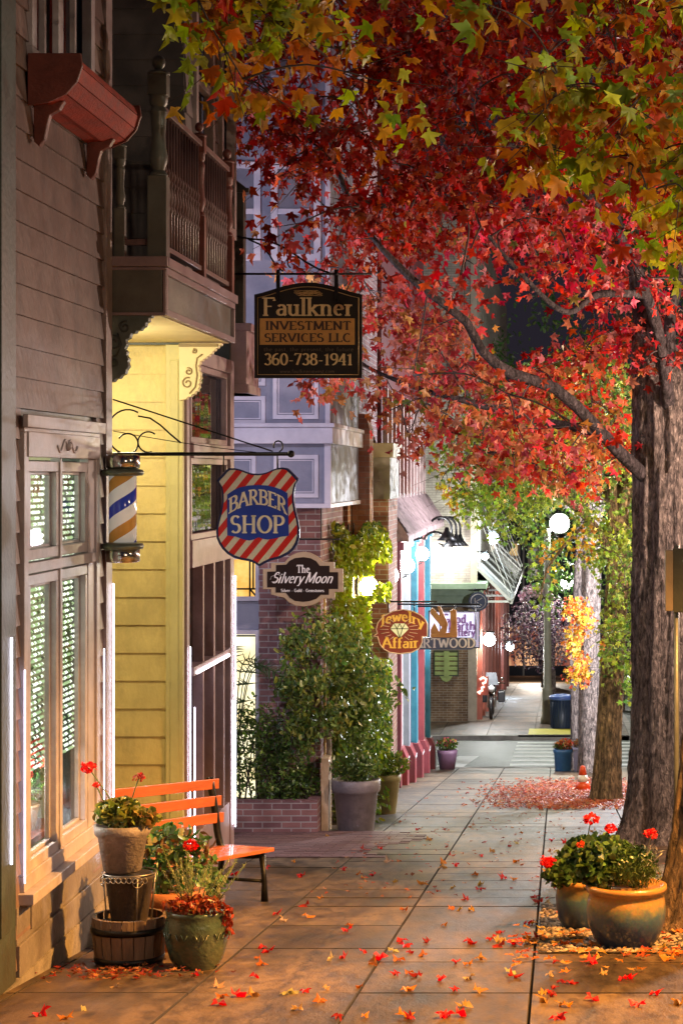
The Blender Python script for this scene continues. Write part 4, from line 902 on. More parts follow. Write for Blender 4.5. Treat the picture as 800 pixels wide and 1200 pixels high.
for a in (430, 740): mb.tube([(q(a,0)[0], d+.02, q(0,60)[1]), (q(a,0)[0], d+.02, q(0,95)[1])], .01, 6)
mb.build('frame', IRON, t)
mb = MB(); text_mb(mb, 'Good', q(505,0)[0], q(662,0)[0], q(0,172)[1], .155, d-.001, thick=.19, thin=.15, serif=0, ofs=.003)
text_mb(mb, 'Earth', q(545,0)[0], q(724,0)[0], q(0,218)[1], .155, d-.001, thick=.19, thin=.15, serif=0, ofs=.003)
text_mb(mb, 'Pottery', q(545,0)[0], q(722,0)[0], q(0,258)[1], .14, d-.001, thick=.19, thin=.15, serif=0, ofs=.003)
mb.build('lettering', M('letter_purple', (.12,.04,.16), None, 9, .4, 0), t)

# ================================================================ across the side street
b5 = thing('corner_brick_building', 'light brick corner building across the side street with a green band', 'building', (-4, 59, gz(59)))
d = 59.0; xR = Xp(557, d)
mb = MB(); mb.box(-9, xR, d, d+36, Zp(683,d), 9); mb.build('upper_wall', BR_L, b5)
mb = MB(); mb.box(-9, xR, d, d+36, gz(80), Zp(698,d)); mb.build('lower_wall', BR_Y, b5)
mb = MB(); mb.box(-9, xR+.15, d-.22, d+36, Zp(698,d), Zp(690,d)); mb.box(-9, xR+.3, d-.36, d+36, Zp(690,d), Zp(683,d)); mb.box(-9, xR+.08, d-.1, d+36, Zp(710,d), Zp(698,d)); mb.build('band_cornice', M('band_green', (.30,.40,.27), (.22,.31,.2), 6, .5, .1), b5, bevel=.01)
mb = MB(); mb.box(Xp(548,d), xR+.03, d-.06, d, gz(59), Zp(700,d)); mb.box(xR-.14, xR+.03, d-.07, d+.3, Zp(683,d), 9); mb.build('corner_trim', M('corner_stone', (.5,.42,.32), None, 5, .6, .1), b5)
# street side of it: red posts, shop openings and a steel canopy
RB = M('red_brown', (.35,.09,.06), (.25,.06,.04), 5, .5, .1)
for i in range(10):
    y = 60+i*2.6+i*i*.12
    mb = MB(); mb.box(xR, xR+.14, y, y+.35, gz(y)-.3, -1.6); mb.box(xR+.02, xR+.10, y+.8, y+.95, gz(y)-.3, -1.8); mb.build('post', RB, b5)
    mb = MB(); mb.box(xR, xR+.05, y+.35, y+2.2, gz(y)+.6, -2.1); mb.build('shop_window', emit_noise('far_shop_%d' % i, (.06,.02,.02), (.55,.2,.12) if i % 2 else (.25,.25,.3), .8, .8), b5)
mb = MB()
for yy in range(60, 84, 3):
    mb.beam((xR, yy, -1.0), (xR+.95, yy, -1.95), .05, .08); mb.beam((xR, yy, -1.95), (xR+.95, yy, -1.95), .05, .06); mb.beam((xR, yy, .6), (xR+.95, yy, -1.9), .02, .02)
mb.beam((xR+.95, 60, -1.95), (xR+.95, 82, -1.95), .08, .14); mb.prism([(xR,-1.04),(xR+.98,-1.97),(xR+.98,-2.0),(xR,-1.08)], 60.2, 82); mb.build('canopy', M('canopy_steel', (.4,.4,.38), (.3,.3,.29), 5, .4, .1, metal=.3), b5)
# green directory board on its wall
t = thing('directory_board', 'lime green wall directory with four slats on the brown brick wall', 'sign', (Xp(524,d), d, Zp(780,d)))
mb = MB(); frame_front(mb, d, Xp(508,d), Xp(537,d), Zp(792,d), Zp(762,d), .03, .06); mb.build('frame', M('dir_dark', (.05,.07,.03), None, 6, .5, 0), t)
DG = M('dir_green', (.40,.50,.16), (.33,.42,.12), 8, .5, .05)
for k in range(5):
    y = 764+k*5.7; mb = MB(); mb.box(Xp(509,d), Xp(536,d), d-.05, d-.003, Zp(y+4.4,d), Zp(y,d)); mb.build('slat', DG, t, bevel=.01)
mb = MB(); mb.prism([(Xp(515,d),Zp(792,d)),(Xp(530,d),Zp(792,d)),(Xp(527,d),Zp(797,d)),(Xp(523,d),Zp(799,d)),(Xp(518,d),Zp(797,d))], d-.06, d-.003); mb.box(Xp(520,d), Xp(526,d), d-.07, d-.05, Zp(792,d), Zp(763,d)); mb.build('crest', DG, t)
# small round lit sign at the corner
t = thing('round_sign', 'small dark round sign on a bracket at the brick corner', 'hanging sign', (Xp(560,58), 58, Zp(705,58)))
mb = MB(); cx_, cz_ = Xp(560,58), Zp(705,58); mb.prism([(cx_+.26*math.cos(a*PI/12), cz_+.26*math.sin(a*PI/12)) for a in range(24)], 58, 58.05); mb.build('disc', M('navy_disc', (.03,.05,.12), None, 5, .4, 0), t)
mb = MB(); text_mb(mb, 'O1', cx_-.17, cx_+.17, cz_-.13, .26, 58-.002, thick=.16, thin=.1, ofs=.003) if False else mb.tube([(cx_+.2*math.cos(a*PI/12), 57.99, cz_+.2*math.sin(a*PI/12)) for a in range(25)], .012, 4)
mb.tube([(cx_-.09, 57.99, cz_+.1), (cx_-.09, 57.99, cz_-.1)], .015, 4); mb.tube([(cx_+.1, 57.99, cz_+.1), (cx_-.07, 57.99, cz_), (cx_+.1, 57.99, cz_-.1)], .015, 4); mb.build('mark', LW, t)
mb = MB(); mb.tube([(xR, 58.03+1, cz_+.33), (xR, 58.03, cz_+.33), (cx_+.2, 58.03, cz_+.33)], .02, 6); mb.tube([(cx_, 58.03, cz_+.33), (cx_, 58.03, cz_+.2)], .012, 6); mb.build('bracket', IRON, t)
# neon figure near the corner door
t = thing('neon_sign', 'small pinkish neon sign shaped like a 2 just past the brick corner', 'neon sign', (Xp(568,59), 59.4, Zp(810,59)))
nx_ = lambda a, b: (Xp(540+a/6.667, 59.4), 59.4, Zp(740+b/6.667, 59.4))
mb = MB(); mb.tube([nx_(145,375), nx_(170,360), nx_(195,372), nx_(188,398), nx_(165,408)], .035, 6); mb.tube([nx_(180,430), nx_(160,440), nx_(165,460), nx_(130,478), nx_(150,485)], .035, 6); mb.build('tube', emit('neon', (1,.5,.4), 3), t)
mb = MB(); mb.box(xR-.02, Xp(572,59.4), 59.46, 59.5, Zp(815,59.4), Zp(793,59.4)); mb.build('backing', RB, t)
# floodlights on far walls
def flood(name, lab, px, py, d, r, c, s, group=None):
    p = P(px, py, d); t = thing(name, lab, 'wall light', tuple(p), group)
    mb = MB(); mb.lathe([(r*.5,-r*1.2),(r*.9,-r*.6),(r*.95,-r*.5)], tuple(p + Vector((0,.02,r*1.9))), 14); mb.tube([tuple(p+Vector((0,0,r*1.2))), tuple(p+Vector((-.25,.1,r*1.5)))], .02, 6); mb.build('housing', IRON, t)
    mb = MB(); mb.ball(tuple(p), r, 14, 10); mb.build('bulb', globe(name+'_bulb', c, s), t); return p
flood('wall_floodlight', 'bright white floodlight washing the light brick wall behind the gooseneck lamps', 524, 650, 58.6, .20, (1,.98,.95), 14)
flood('wall_light', 'blue-white light at the upper corner of the brick building', 577, 631, 62, .17, (.75,.92,1), 25)
flood('wall_light', 'white light under the canopy right of the white square sign', 573, 750, 60, .17, (1,1,.98), 25)
flood('wall_light', 'small blue-white light further down past the canopy', 597, 758, 82, .16, (.75,.9,1), 20)
flood('wall_light', 'faint blue-white light just below the upper corner light', 568, 652, 60, .10, (.7,.9,1), 12)

# dark blocks closing the street further down
b6 = thing('dark_end_building', 'dark slate-blue building at the end of the street with one amber lit window', 'building', (2, 130, gz(130)))
d = 130.0
mb = MB(); mb.box(-9, 1.0, d, d+12, gz(d)-1, 3.5); mb.box(1.0, 24, d+2, d+14, gz(d)-1, 1.5); mb.build('wall', M('end_wall_paint', (.05,.06,.09), (.03,.035,.06), .6, .7, .1), b6)
mb = MB(); mb.box(-9.2, 1.2, d-.4, d+12.4, 3.5, 3.9); mb.box(.9, 24, d+1.8, d+14, 1.5, 1.9); mb.build('roof', M('end_roof', (.03,.03,.035), None, 1, .8, .1), b6)
def far_window(px0, px1, py0, py1, em):
    mb = MB(); X0, X1, Z0, Z1 = Xp(px0,d), Xp(px1,d), Zp(py1,d), Zp(py0,d); frame_front(mb, d, X0, X1, Z0, Z1, .16, .2); mb.box(X0, X1, d-.15, d, (Z0+Z1)/2-.1, (Z0+Z1)/2+.1)
    w = mb.build('window', M('far_trim', (.75,.66,.52), None, 5, .5, 0), b6); mb = MB(); mb.box(X0+.1, X1-.1, d-.03, d-.01, Z0+.1, Z1-.1); mb.build('pane', em, w)
far_window(588, 609, 634, 672, emit_noise('amber_far', (.35,.2,.08), (.85,.6,.25), .9, 1.2))
far_window(618, 632, 640, 680, M('dark_far_pane', (.03,.035,.05), None, 1, .2, 0))
mb = MB(); mb.box(Xp(560,d), Xp(584,d), d-.5, d, gz(d), 3.4); mb.build('red_bay', M('far_red', (.25,.08,.07), None, 1, .6, 0), b6)
mb = MB(); mb.box(Xp(584,d), Xp(588,d), d-.4, d, Zp(720,d), 3.4); mb.box(Xp(612,d), Xp(614,d), d-.3, d, gz(d), 3.4); mb.build('trim_post', M('far_white', (.6,.58,.55), None, 1, .6, 0), b6)
for i, (px0, px1) in enumerate(((562,580), (596,630), (650,690))):
    mb = MB(); mb.box(Xp(px0,d), Xp(px1,d), d-.06, d-.01, gz(d)+.6, gz(d)+3.0); mb.build('shop_window', emit_noise('end_shop_%d' % i, (.25,.06,.04), (.95,.5,.25), .8, .7), b6)
b7 = thing('row_building', 'dark brick row along the far side of the roadway, behind the trees', 'building', (11.5, 60, gz(60)))
mb = MB(); mb.box(11, 22, 20, 118, -14, 7.5); mb.build('wall', BR_R, b7)
for i in range(14):
    for z in (-.8, 2.6):
        y = 24+i*6.6; mb = MB(); frame_side(mb, 10.98, y, y+1.6, z, z+2.2, .12, .08) if False else mb.box(10.93, 11, y, y+1.6, z, z+2.2); mb.build('window', (M('row_pane_%d' % (i % 3), (.04,.045,.06), None, 1, .2, 0) if i % 3 else emit('row_lit_%d' % i, (.9,.6,.3), .5)), b7)

# ================================================================ GROUND
mb = MB(); ys = list(range(-20, 62, 2)) + list(range(62, 300, 8)) + [400, 600, 900]
def sheet(mb, x0, x1, ya, yb, dz, step=1.0):
    n = max(1, int(math.ceil((yb-ya)/step)))
    cuts = sorted(set([ya + (yb-ya)*i/n for i in range(n+1)] + [c for c in (0, 42, 54, 59, 100, 200) if ya < c < yb]))
    vs = []; fs = []
    for c in cuts: vs += [(x0, c, gz(c)+dz), (x1, c, gz(c)+dz)]
    for i in range(len(cuts)-1): fs.append((2*i, 2*i+1, 2*i+3, 2*i+2))
    mb.add(vs, fs)
sheet(mb, -300, 300, -20, 600, -.18, 10); mb.build('ground', M('earth', (.10,.09,.08), (.06,.055,.05), 2, .9, .2), None, 'structure')
m, nt, out = newmat('asphalt'); L = nt.links; mp = mapping(nt); n1 = N(nt,'ShaderNodeTexNoise', Scale=1.2, Detail=8.0, Roughness=.7); n2 = N(nt,'ShaderNodeTexNoise', Scale=160.0, Detail=2.0)
for n_ in (n1, n2): L.new(mp.outputs[0], n_.inputs['Vector'])
r = N(nt,'ShaderNodeValToRGB'); r.color_ramp.elements[0].position=.3; r.color_ramp.elements[1].position=.7; r.color_ramp.elements[0].color=(.06,.07,.058,1); r.color_ramp.elements[1].color=(.12,.13,.11,1); L.new(n1.outputs['Fac'], r.inputs[0])
b = N(nt,'ShaderNodeBsdfPrincipled', Roughness=.55); L.new(r.outputs[0], b.inputs['Base Color']); bp = N(nt,'ShaderNodeBump', Strength=.6, Distance=.01); L.new(n2.outputs['Fac'], bp.inputs['Height']); L.new(bp.outputs[0], b.inputs['Normal']); L.new(b.outputs[0], out.inputs[0]); ASPH = m
mb = MB(); sheet(mb, 1.98, 9.0, -6, 42, -.13); sheet(mb, 1.98, 9.0, 54, 150, -.13); mb.build('road', ASPH, None, 'structure')
mb = MB(); sheet(mb, -60, 60, 42.0, 54.0, -.12); mb.build('side_street', ASPH, None, 'structure')
PAINT = M('road_paint', (.75,.76,.72), (.55,.56,.52), 9, .6, .2, dirt=.4, dirtcol=(.25,.25,.23))
mb = MB()
for k in range(8): y = 42.9+k*1.38; sheet(mb, -1.0, 2.4, y, y+.62, -.115)
mb.build('crosswalk', PAINT, None, 'structure')
mb = MB(); y = 43.2; mb.add([(-2.55, 43.6, gz(43.6)-.115), (-1.95, 43.6, gz(43.6)-.115), (-1.75, 47.5, gz(47.5)-.115), (-2.2, 47.5, gz(47.5)-.115)], [(0,1,2,3)]); mb.build('stop_line', PAINT, None, 'structure')
# sidewalk slabs
m, nt, out = newmat('sidewalk_concrete'); L = nt.links; mp = mapping(nt, (1,.32,1)); ge = N(nt,'ShaderNodeNewGeometry')
n1 = N(nt,'ShaderNodeTexNoise', Scale=1.3, Detail=9.0, Roughness=.72); n2 = N(nt,'ShaderNodeTexNoise', Scale=70.0, Detail=3.0); n3 = N(nt,'ShaderNodeTexNoise', Scale=9.0, Detail=6.0, Roughness=.7)
for n_ in (n1, n2, n3): L.new(mp.outputs[0], n_.inputs['Vector'])
r = N(nt,'ShaderNodeValToRGB'); r.color_ramp.elements[0].position=.36; r.color_ramp.elements[1].position=.62; r.color_ramp.elements[0].color=(.035,.022,.013,1); r.color_ramp.elements[1].color=(.225,.15,.085,1); L.new(n1.outputs['Fac'], r.inputs[0])
gv = N(nt,'ShaderNodeTexVoronoi', Scale=4.2); L.new(mp.outputs[0], gv.inputs['Vector']); gr = N(nt,'ShaderNodeValToRGB'); gr.color_ramp.elements[0].position=.10; gr.color_ramp.elements[0].color=(.32,.30,.28,1); gr.color_ramp.elements[1].position=.15; L.new(gv.outputs['Distance'], gr.inputs[0])
cv = N(nt,'ShaderNodeTexVoronoi', Scale=.55); cv.feature='DISTANCE_TO_EDGE'; cn = N(nt,'ShaderNodeMixRGB'); cn.inputs[0].default_value=.16; L.new(mp.outputs[0], cn.inputs[1]); L.new(n3.outputs['Color'], cn.inputs[2]); L.new(cn.outputs[0], cv.inputs['Vector'])
cr_ = N(nt,'ShaderNodeValToRGB'); cr_.color_ramp.elements[0].position=.0; cr_.color_ramp.elements[0].color=(.25,.22,.2,1); cr_.color_ramp.elements[1].position=.006; L.new(cv.outputs['Distance'], cr_.inputs[0])
r3 = N(nt,'ShaderNodeValToRGB'); r3.color_ramp.elements[0].position=.38; r3.color_ramp.elements[0].color=(.42,.38,.36,1); r3.color_ramp.elements[1].position=.58; L.new(n3.outputs['Fac'], r3.inputs[0])
mx = N(nt,'ShaderNodeMixRGB', blend_type='MULTIPLY'); mx.inputs[0].default_value=1; L.new(r.outputs[0], mx.inputs[1]); L.new(r3.outputs[0], mx.inputs[2])
ri = N(nt,'ShaderNodeMapRange'); ri.inputs['To Min'].default_value=.6; ri.inputs['To Max'].default_value=1.15; L.new(ge.outputs['Random Per Island'], ri.inputs['Value'])
mx2 = N(nt,'ShaderNodeMixRGB', blend_type='MULTIPLY'); mx2.inputs[0].default_value=1; mg1 = N(nt,'ShaderNodeMixRGB', blend_type='MULTIPLY'); mg1.inputs[0].default_value=.7; L.new(mx.outputs[0], mg1.inputs[1]); L.new(gr.outputs[0], mg1.inputs[2])
mg2 = N(nt,'ShaderNodeMixRGB', blend_type='MULTIPLY'); mg2.inputs[0].default_value=.8; L.new(mg1.outputs[0], mg2.inputs[1]); L.new(cr_.outputs[0], mg2.inputs[2])
L.new(mg2.outputs[0], mx2.inputs[1]); L.new(ri.outputs[0], mx2.inputs[2])
b = N(nt,'ShaderNodeBsdfPrincipled'); L.new(mx2.outputs[0], b.inputs['Base Color']); rr = N(nt,'ShaderNodeMapRange'); rr.inputs['To Min'].default_value=.38; rr.inputs['To Max'].default_value=.75; L.new(n3.outputs['Fac'], rr.inputs['Value']); L.new(rr.outputs[0], b.inputs['Roughness'])
bp = N(nt,'ShaderNodeBump', Strength=.35, Distance=.008); L.new(n2.outputs['Fac'], bp.inputs['Height']); bp2 = N(nt,'ShaderNodeBump', Strength=.3, Distance=.03); L.new(n3.outputs['Fac'], bp2.inputs['Height']); L.new(bp.outputs[0], bp2.inputs['Normal']); L.new(bp2.outputs[0], b.inputs['Normal']); L.new(b.outputs[0], out.inputs[0]); CW = m
def slabs(mb, xs, ya, yb, dy, gap=.014, th=.03):
    y = ya; j = 0
    while y < yb - .05:
        dd = dy*random.choice((1, 1, .5, .66)); ye = min(y+dd, yb)
        for x0, x1 in zip(xs, xs[1:]):
            g = gap/2 if j % 1 == 0 else 0; a = random.uniform(-.0025, .0025); e = random.uniform(-.0025, .0025)
            za, zb = gz(y+g)+a, gz(ye-g)+e; q_ = .002
            X0, X1, Y0, Y1 = x0+gap/2, x1-gap/2, y+g*.8, ye-g*.8
            mb.add([(X0+q_,Y0+q_,za),(X1-q_,Y0+q_,za),(X1-q_,Y1-q_,zb),(X0+q_,Y1-q_,zb),(X0,Y0,za-q_),(X1,Y0,za-q_),(X1,Y1,zb-q_),(X0,Y1,zb-q_),(X0,Y0,za-th),(X1,Y0,za-th),(X1,Y1,zb-th),(X0,Y1,zb-th)],
                   [(0,1,2,3),(0,4,5,1),(1,5,6,2),(2,6,7,3),(3,7,4,0),(4,8,9,5),(5,9,10,6),(6,10,11,7),(7,11,8,4)])
            mb.mi[-8:] = [1]*8
        y = ye; j += 1
mb = MB(); slabs(mb, [-4.75, -3.75, -2.82, -1.92, -1.04, -.14, .76, 1.80], 3.0, 41.75, 1.25)
JD = M('joint_dirt', (.045,.035,.03), (.025,.02,.018), 9, .95, .3)
mb.build('sidewalk', [CW, JD], None, 'structure')
mb = MB(); sheet(mb, -4.8, 1.82, -6, 41.8, -.022); mb.build('sidewalk_bed', JD, None, 'structure'); mb = MB(); sheet(mb, -4.8, 1.8, -6, 3.0, -.001); mb.build('near_sidewalk', CW, None, 'structure')
mb = MB(); slabs(mb, [-9,-7.5,-6,-4.5,-3.0,-1.8,-.6,.6,1.8], 54.15, 100, 1.8); mb.build('far_sidewalk', [CW, JD], None, 'structure')
mb = MB(); sheet(mb, -9, 1.82, 54.1, 140, -.02); mb.build('far_sidewalk_bed', CW, None, 'structure')
mb = MB()
def kerb(x0, x1, ya, yb):
    n = int((yb-ya)/1.5)+1
    for i in range(n):
        a = ya+(yb-ya)*i/n; c = ya+(yb-ya)*(i+1)/n-.006
        mb.add([(x0,a,gz(a)-.2),(x1,a,gz(a)-.2),(x1,c,gz(c)-.2),(x0,c,gz(c)-.2),(x0,a,gz(a)+.006),(x1,a,gz(a)+.006),(x1,c,gz(c)+.006),(x0,c,gz(c)+.006)],[(0,3,2,1),(4,5,6,7),(0,1,5,4),(1,2,6,5),(2,3,7,6),(3,0,4,7)])
kerb(1.81, 1.97, -6, 41.99); kerb(1.81, 1.97, 54.0, 100)
mb.box(-60, 1.8, 41.80, 41.98, gz(42)-.2, gz(41.9)+.004); mb.box(-60, -1.0, 54.0, 54.12, gz(54)-.2, gz(54.1)+.004); mb.box(-1.0, .9, 54.0, 54.12, gz(54)-.2, gz(54.1)-.05)
mb.build('kerb', M('kerb_concrete', (.34,.31,.27), (.22,.2,.18), 4, .8, .3, dirt=.4), None, 'structure')
mb = MB(); sheet(mb, -.75, .6, 54.25, 56.2, .010); mb.build('tactile_paving', M('tactile_yellow', (.72,.62,.05), (.55,.48,.04), 6, .6, .3), None, 'structure')
# brick paving strip by the planter
mb = MB()
for r_ in range(34):
    for c_ in range(11):
        x0 = -3.45+c_*.205+(.1 if r_ % 2 else 0); y = 19.9+r_*.105; z = gz(y)+.008
        if x0 > -1.75-.25*math.sin(r_*.2): continue
        a = random.uniform(-.002,.002)
        mb.add([(x0,y,z-.02),(x0+.197,y,z-.02),(x0+.197,y+.097,z-.03),(x0,y+.097,z-.03),(x0,y,z+a),(x0+.197,y,z+a),(x0+.197,y+.097,z-.0096+a),(x0,y+.097,z-.0096+a)],[(4,5,6,7),(0,1,5,4),(1,2,6,5),(2,3,7,6),(3,0,4,7)])
m, nt, out = newmat('paver'); L = nt.links; ge = N(nt,'ShaderNodeNewGeometry'); r = N(nt,'ShaderNodeValToRGB'); r.color_ramp.elements[0].color=(.13,.075,.08,1); r.color_ramp.elements[1].color=(.22,.13,.13,1); L.new(ge.outputs['Random Per Island'], r.inputs[0])
b = N(nt,'ShaderNodeBsdfPrincipled', Roughness=.6); L.new(r.outputs[0], b.inputs['Base Color']); L.new(b.outputs[0], out.inputs[0]); mb.build('brick_paving', m, None, 'structure')
# tree pits: dark bark soil with pebbles
def pit(x0, x1, ya, yb, n):
    mb = MB(); sheet(mb, x0, x1, ya, yb, .008, .5); mb.build('tree_pit_soil', M('soil', (.06,.045,.035), (.03,.022,.018), 20, .95, .8), None, 'structure')
    mb = MB()
    for _ in range(n):
        x = random.uniform(x0, x1); y = random.uniform(ya, yb); r_ = random.uniform(.008, .024); z = gz(y)+.008+r_*.2
        vs = [(x+r_*a*random.uniform(.7,1.2), y+r_*b_*random.uniform(.7,1.2), z+r_*c*.6*random.uniform(.7,1.2)) for a,b_,c in ((1,0,0),(.3,.95,0),(-.8,.6,0),(-.8,-.6,0),(.3,-.95,0),(.3,0,.9),(-.4,.1,.85))]
        mb.add(vs, [(0,1,5),(1,6,5),(1,2,6),(2,3,6),(3,4,6),(4,5,6),(4,0,5)], True)
    o = mb.build('pebbles', PEB, None); tag(o, 'small tan and grey pebbles spread in the tree pit', 'pebbles', None, 'stuff')
m, nt, out = newmat('pebble'); L = nt.links; ge = N(nt,'ShaderNodeNewGeometry'); r = N(nt,'ShaderNodeValToRGB'); r.color_ramp.elements[0].color=(.09,.06,.04,1); r.color_ramp.elements[1].color=(.42,.33,.24,1); L.new(ge.outputs['Random Per Island'], r.inputs[0])
b = N(nt,'ShaderNodeBsdfPrincipled', Roughness=.7); L.new(r.outputs[0], b.inputs['Base Color']); L.new(b.outputs[0], out.inputs[0]); PEB = m
pit(-.12, 1.75, 12.75, 15.6, 3000); 
# ================================================================ TREES
def bez(pts, n=24):
    """smooth path (Catmull-Rom) through pts"""
    pts = [Vector(p) for p in pts]; out = []; m = len(pts)
    per = max(2, n//(m-1))
    for i in range(m-1):
        p0 = pts[max(0,i-1)]; p1 = pts[i]; p2 = pts[i+1]; p3 = pts[min(m-1,i+2)]
        for k in range(per):
            t = k/per; out.append(.5*((2*p1)+(p2-p0)*t+(2*p0-5*p1+4*p2-p3)*t*t+(3*p1-p0-3*p2+p3)*t**3))
    out.append(pts[-1]); return out
def limb(t, pts, r0, r1, m, n=10):
    path = bez(pts, 30); k = len(path); rr = [r0+(r1-r0)*i/(k-1)*(1+.06*math.sin(i*1.7)) for i in range(k)]
    mb = MB(); mb.tube(path, rr, n); mb.build('branch', m, t); return path
def twigs(t, limbs, centers, r=.012, m=None):
    mb = MB(); allp = [p for L_ in limbs for p in L_]; A = np.array([tuple(p) for p in allp])
    A0 = A.copy(); cs = sorted(centers, key=lambda c: float(np.min(np.linalg.norm(A0 - np.array(c), axis=1))))
    for c in cs:
        dd = np.linalg.norm(A - np.array(c), axis=1); k = int(np.argmin(dd)); a = allp[k]; b = Vector(c); L_ = (b-a).length; allp.append(b); A = np.vstack([A, np.array(c)[None]])
        if L_ < .05: continue
        mid = a.lerp(b, .5) + Vector((random.uniform(-.12,.12)*L_, random.uniform(-.1,.1)*L_, .10*L_))
        path = bez([a, mid, b], 8); mb.tube(path, [r*(1.2-.6*i/(len(path)-1)) for i in range(len(path))], 5)
        for _ in range(3):
            e = b + Vector((random.uniform(-.4,.4), random.uniform(-.4,.4), random.uniform(-.35,.15))); mb.tube([mid.lerp(b, random.uniform(.3,1)), e], [r*.6, r*.2], 4)
    mb.build('twigs', m or TWIG, t)
def proj(C): return 653 + C[:,0]*F/C[:,1], 557 - (C[:,2]-EYE)*F/C[:,1]
def sample_clumps(n, pxr, pyr, dr, ok):
    out = []
    tries = 0
    while len(out) < n and tries < n*60:
        tries += 1; px = random.uniform(*pxr); py = random.uniform(*pyr); d = random.uniform(*dr)
        if ok(px, py, d): out.append(tuple(P(px, py, d)))
    return out
def lerp_tab(tab, x):
    if x <= tab[0][0]: return tab[0][1]
    for (a, ya), (b, yb) in zip(tab, tab[1:]):
        if x <= b: return ya+(yb-ya)*(x-a)/(b-a)
    return tab[-1][1]
def clump_leaves(centers, per, rad):
    C = []
    for c in centers:
        k = int(per*random.uniform(.6, 1.4)); q = rng.normal(0, .5, (k,3))*np.array(rad)[None]
        q[:,2] -= .25*(q[:,0]**2+q[:,1]**2)/max(rad[0],.1)
        C.append(np.array(c)[None] + q)
    return np.concatenate(C)

# ---- tree A: the big red maple by the kerb
tA = thing('maple_tree', 'large rough-barked street tree with crimson and salmon leaves arching over the sidewalk', 'tree', (1.17, 22, gz(22)))
base = Vector((1.19, 22, gz(22)-.1))
tr = [base, P(786,900,22), P(787,800,22), P(785,700,22), P(784,600,22), P(782,520,22), P(781,470,22), P(773,425,22.1), P(758,385,22.2)]
pb = bez(tr, 16); mb = trunk_mb(pb, [(.40-.10*min(1,i/(len(pb)*.75))) if i < len(pb)*.78 else .30-.22*(i-len(pb)*.78)/(len(pb)*.22) for i in range(len(pb))], 76, .06, .62, 3, 11); mb.build('trunk', BARK, tA)
LA = []
LA.append(limb(tA, [P(775,578,22), P(745,549,21.8), P(720,525,21.5), P(695,497,21.3), P(650,455,20.9), P(600,438,20.6), P(565,412,20.4), P(546,377,20.2), P(500,342,20), P(465,310,19.9), P(430,270,19.8), P(400,215,19.8), P(385,160,20)], .078, .016, BARKD))
LA.append(limb(tA, [P(724,530,21.5), P(700,507,21.6), P(640,495,21.9), P(590,482,22), P(535,467,22), P(490,455,22.1), P(430,430,22.1), P(395,400,22.2)], .06, .012, BARKD))
LA.append(limb(tA, [P(785,495,22), P(765,465,22), P(755,400,22.2), P(745,320,22.4), P(728,285,22.5), P(700,180,22.8), P(660,60,23)], .15, .03, BARKD))
LA.append(limb(tA, [P(783,500,22), P(781,455,21.6), P(772,395,21.4), P(757,345,21.2), P(735,292,21), P(690,230,20.6), P(600,170,20.3), P(520,140,20)], .075, .02, BARKD))
LA.append(limb(tA, [P(781,470,22), P(784,420,21.9), P(785,370,21.9), P(797,320,22), P(812,240,22), P(830,100,22)], .075, .03, BARKD))
LA.append(limb(tA, [P(757,345,21.2), P(700,345,20.5), P(660,365,20), P(600,310,19.5), P(560,260,19.2)], .045, .012, BARKD))
LA.append(limb(tA, [P(800,500,22.1), P(815,420,22.3), P(840,250,22.5), P(870,50,23)], .14, .05, BARKD))
LA.append(limb(tA, [P(745,320,22.4), P(650,260,23.4), P(560,190,24), P(450,120,24.3), P(350,60,24.4)], .06, .02, BARKD))
low = [(270,270),(300,300),(330,315),(345,470),(400,500),(430,530),(470,545),(520,520),(560,545),(600,568),(640,585),(670,585),(700,560),(750,545),(790,430),(840,430)]
def okA(px, py, d):
    X = Xp(px, d)
    if px > 440 and py > 290 and d < 21.3 and random.random() < .82: return False
    if py > lerp_tab(low, px) - 12: return False
    if X < -2.1 and d > 22.9: return False
    if X < -2.7 and d < 20.6: return False
    if d < 19.9 and 270 < px < 450 and py > 290: return False
    if px < 390 and 300 < py < 430 and random.random() < .72: return False
    if 285 < px < 390 and 215 < py <= 300 and random.random() < .88: return False
    if 260 < px < 330 and py > 180 and random.random() < .6: return False
    if 395 < px < 500 and 380 < py < 540 and random.random() < .35: return False
    if 545 < px < 665 and 325 < py < 410 and random.random() < .95: return False
    if 600 < px < 780 and 400 < py < 560 and random.random() < .12: return False
    if px > 735 and py > 330 and random.random() < .3: return False
    return True
cA = sample_clumps(600, (262, 850), (-120, 580), (18.3, 26.5), okA)
C = clump_leaves(cA, 34, (.38, .45, .22)); px, py = proj(C)
keep = ~((C[:,1] < 19.5) & (px > 288) & (px < 434) & (py > 322) & (py < 455)) & ~((C[:,0] < -2.35) & (C[:,1] > 23.2)) & (py < np.array([lerp_tab(low, x) for x in px]) + 25) & ~((px > 758) & (py > 470)); C = C[keep]; px, py = px[keep], py[keep]; n = len(C)
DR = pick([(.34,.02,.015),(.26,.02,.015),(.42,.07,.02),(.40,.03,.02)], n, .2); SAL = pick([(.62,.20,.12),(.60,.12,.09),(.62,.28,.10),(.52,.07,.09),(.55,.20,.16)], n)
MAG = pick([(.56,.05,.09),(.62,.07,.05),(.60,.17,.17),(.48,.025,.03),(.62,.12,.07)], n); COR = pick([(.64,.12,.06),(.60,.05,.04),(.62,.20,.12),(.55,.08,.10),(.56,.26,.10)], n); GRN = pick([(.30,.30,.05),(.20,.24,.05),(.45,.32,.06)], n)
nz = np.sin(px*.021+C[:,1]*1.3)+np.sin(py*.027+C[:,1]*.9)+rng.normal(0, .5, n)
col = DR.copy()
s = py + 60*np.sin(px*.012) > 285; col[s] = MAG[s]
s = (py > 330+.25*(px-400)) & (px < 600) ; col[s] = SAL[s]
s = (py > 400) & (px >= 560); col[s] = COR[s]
s = (px > 620) & (py > 300) & (py < 430); col[s] = MAG[s]
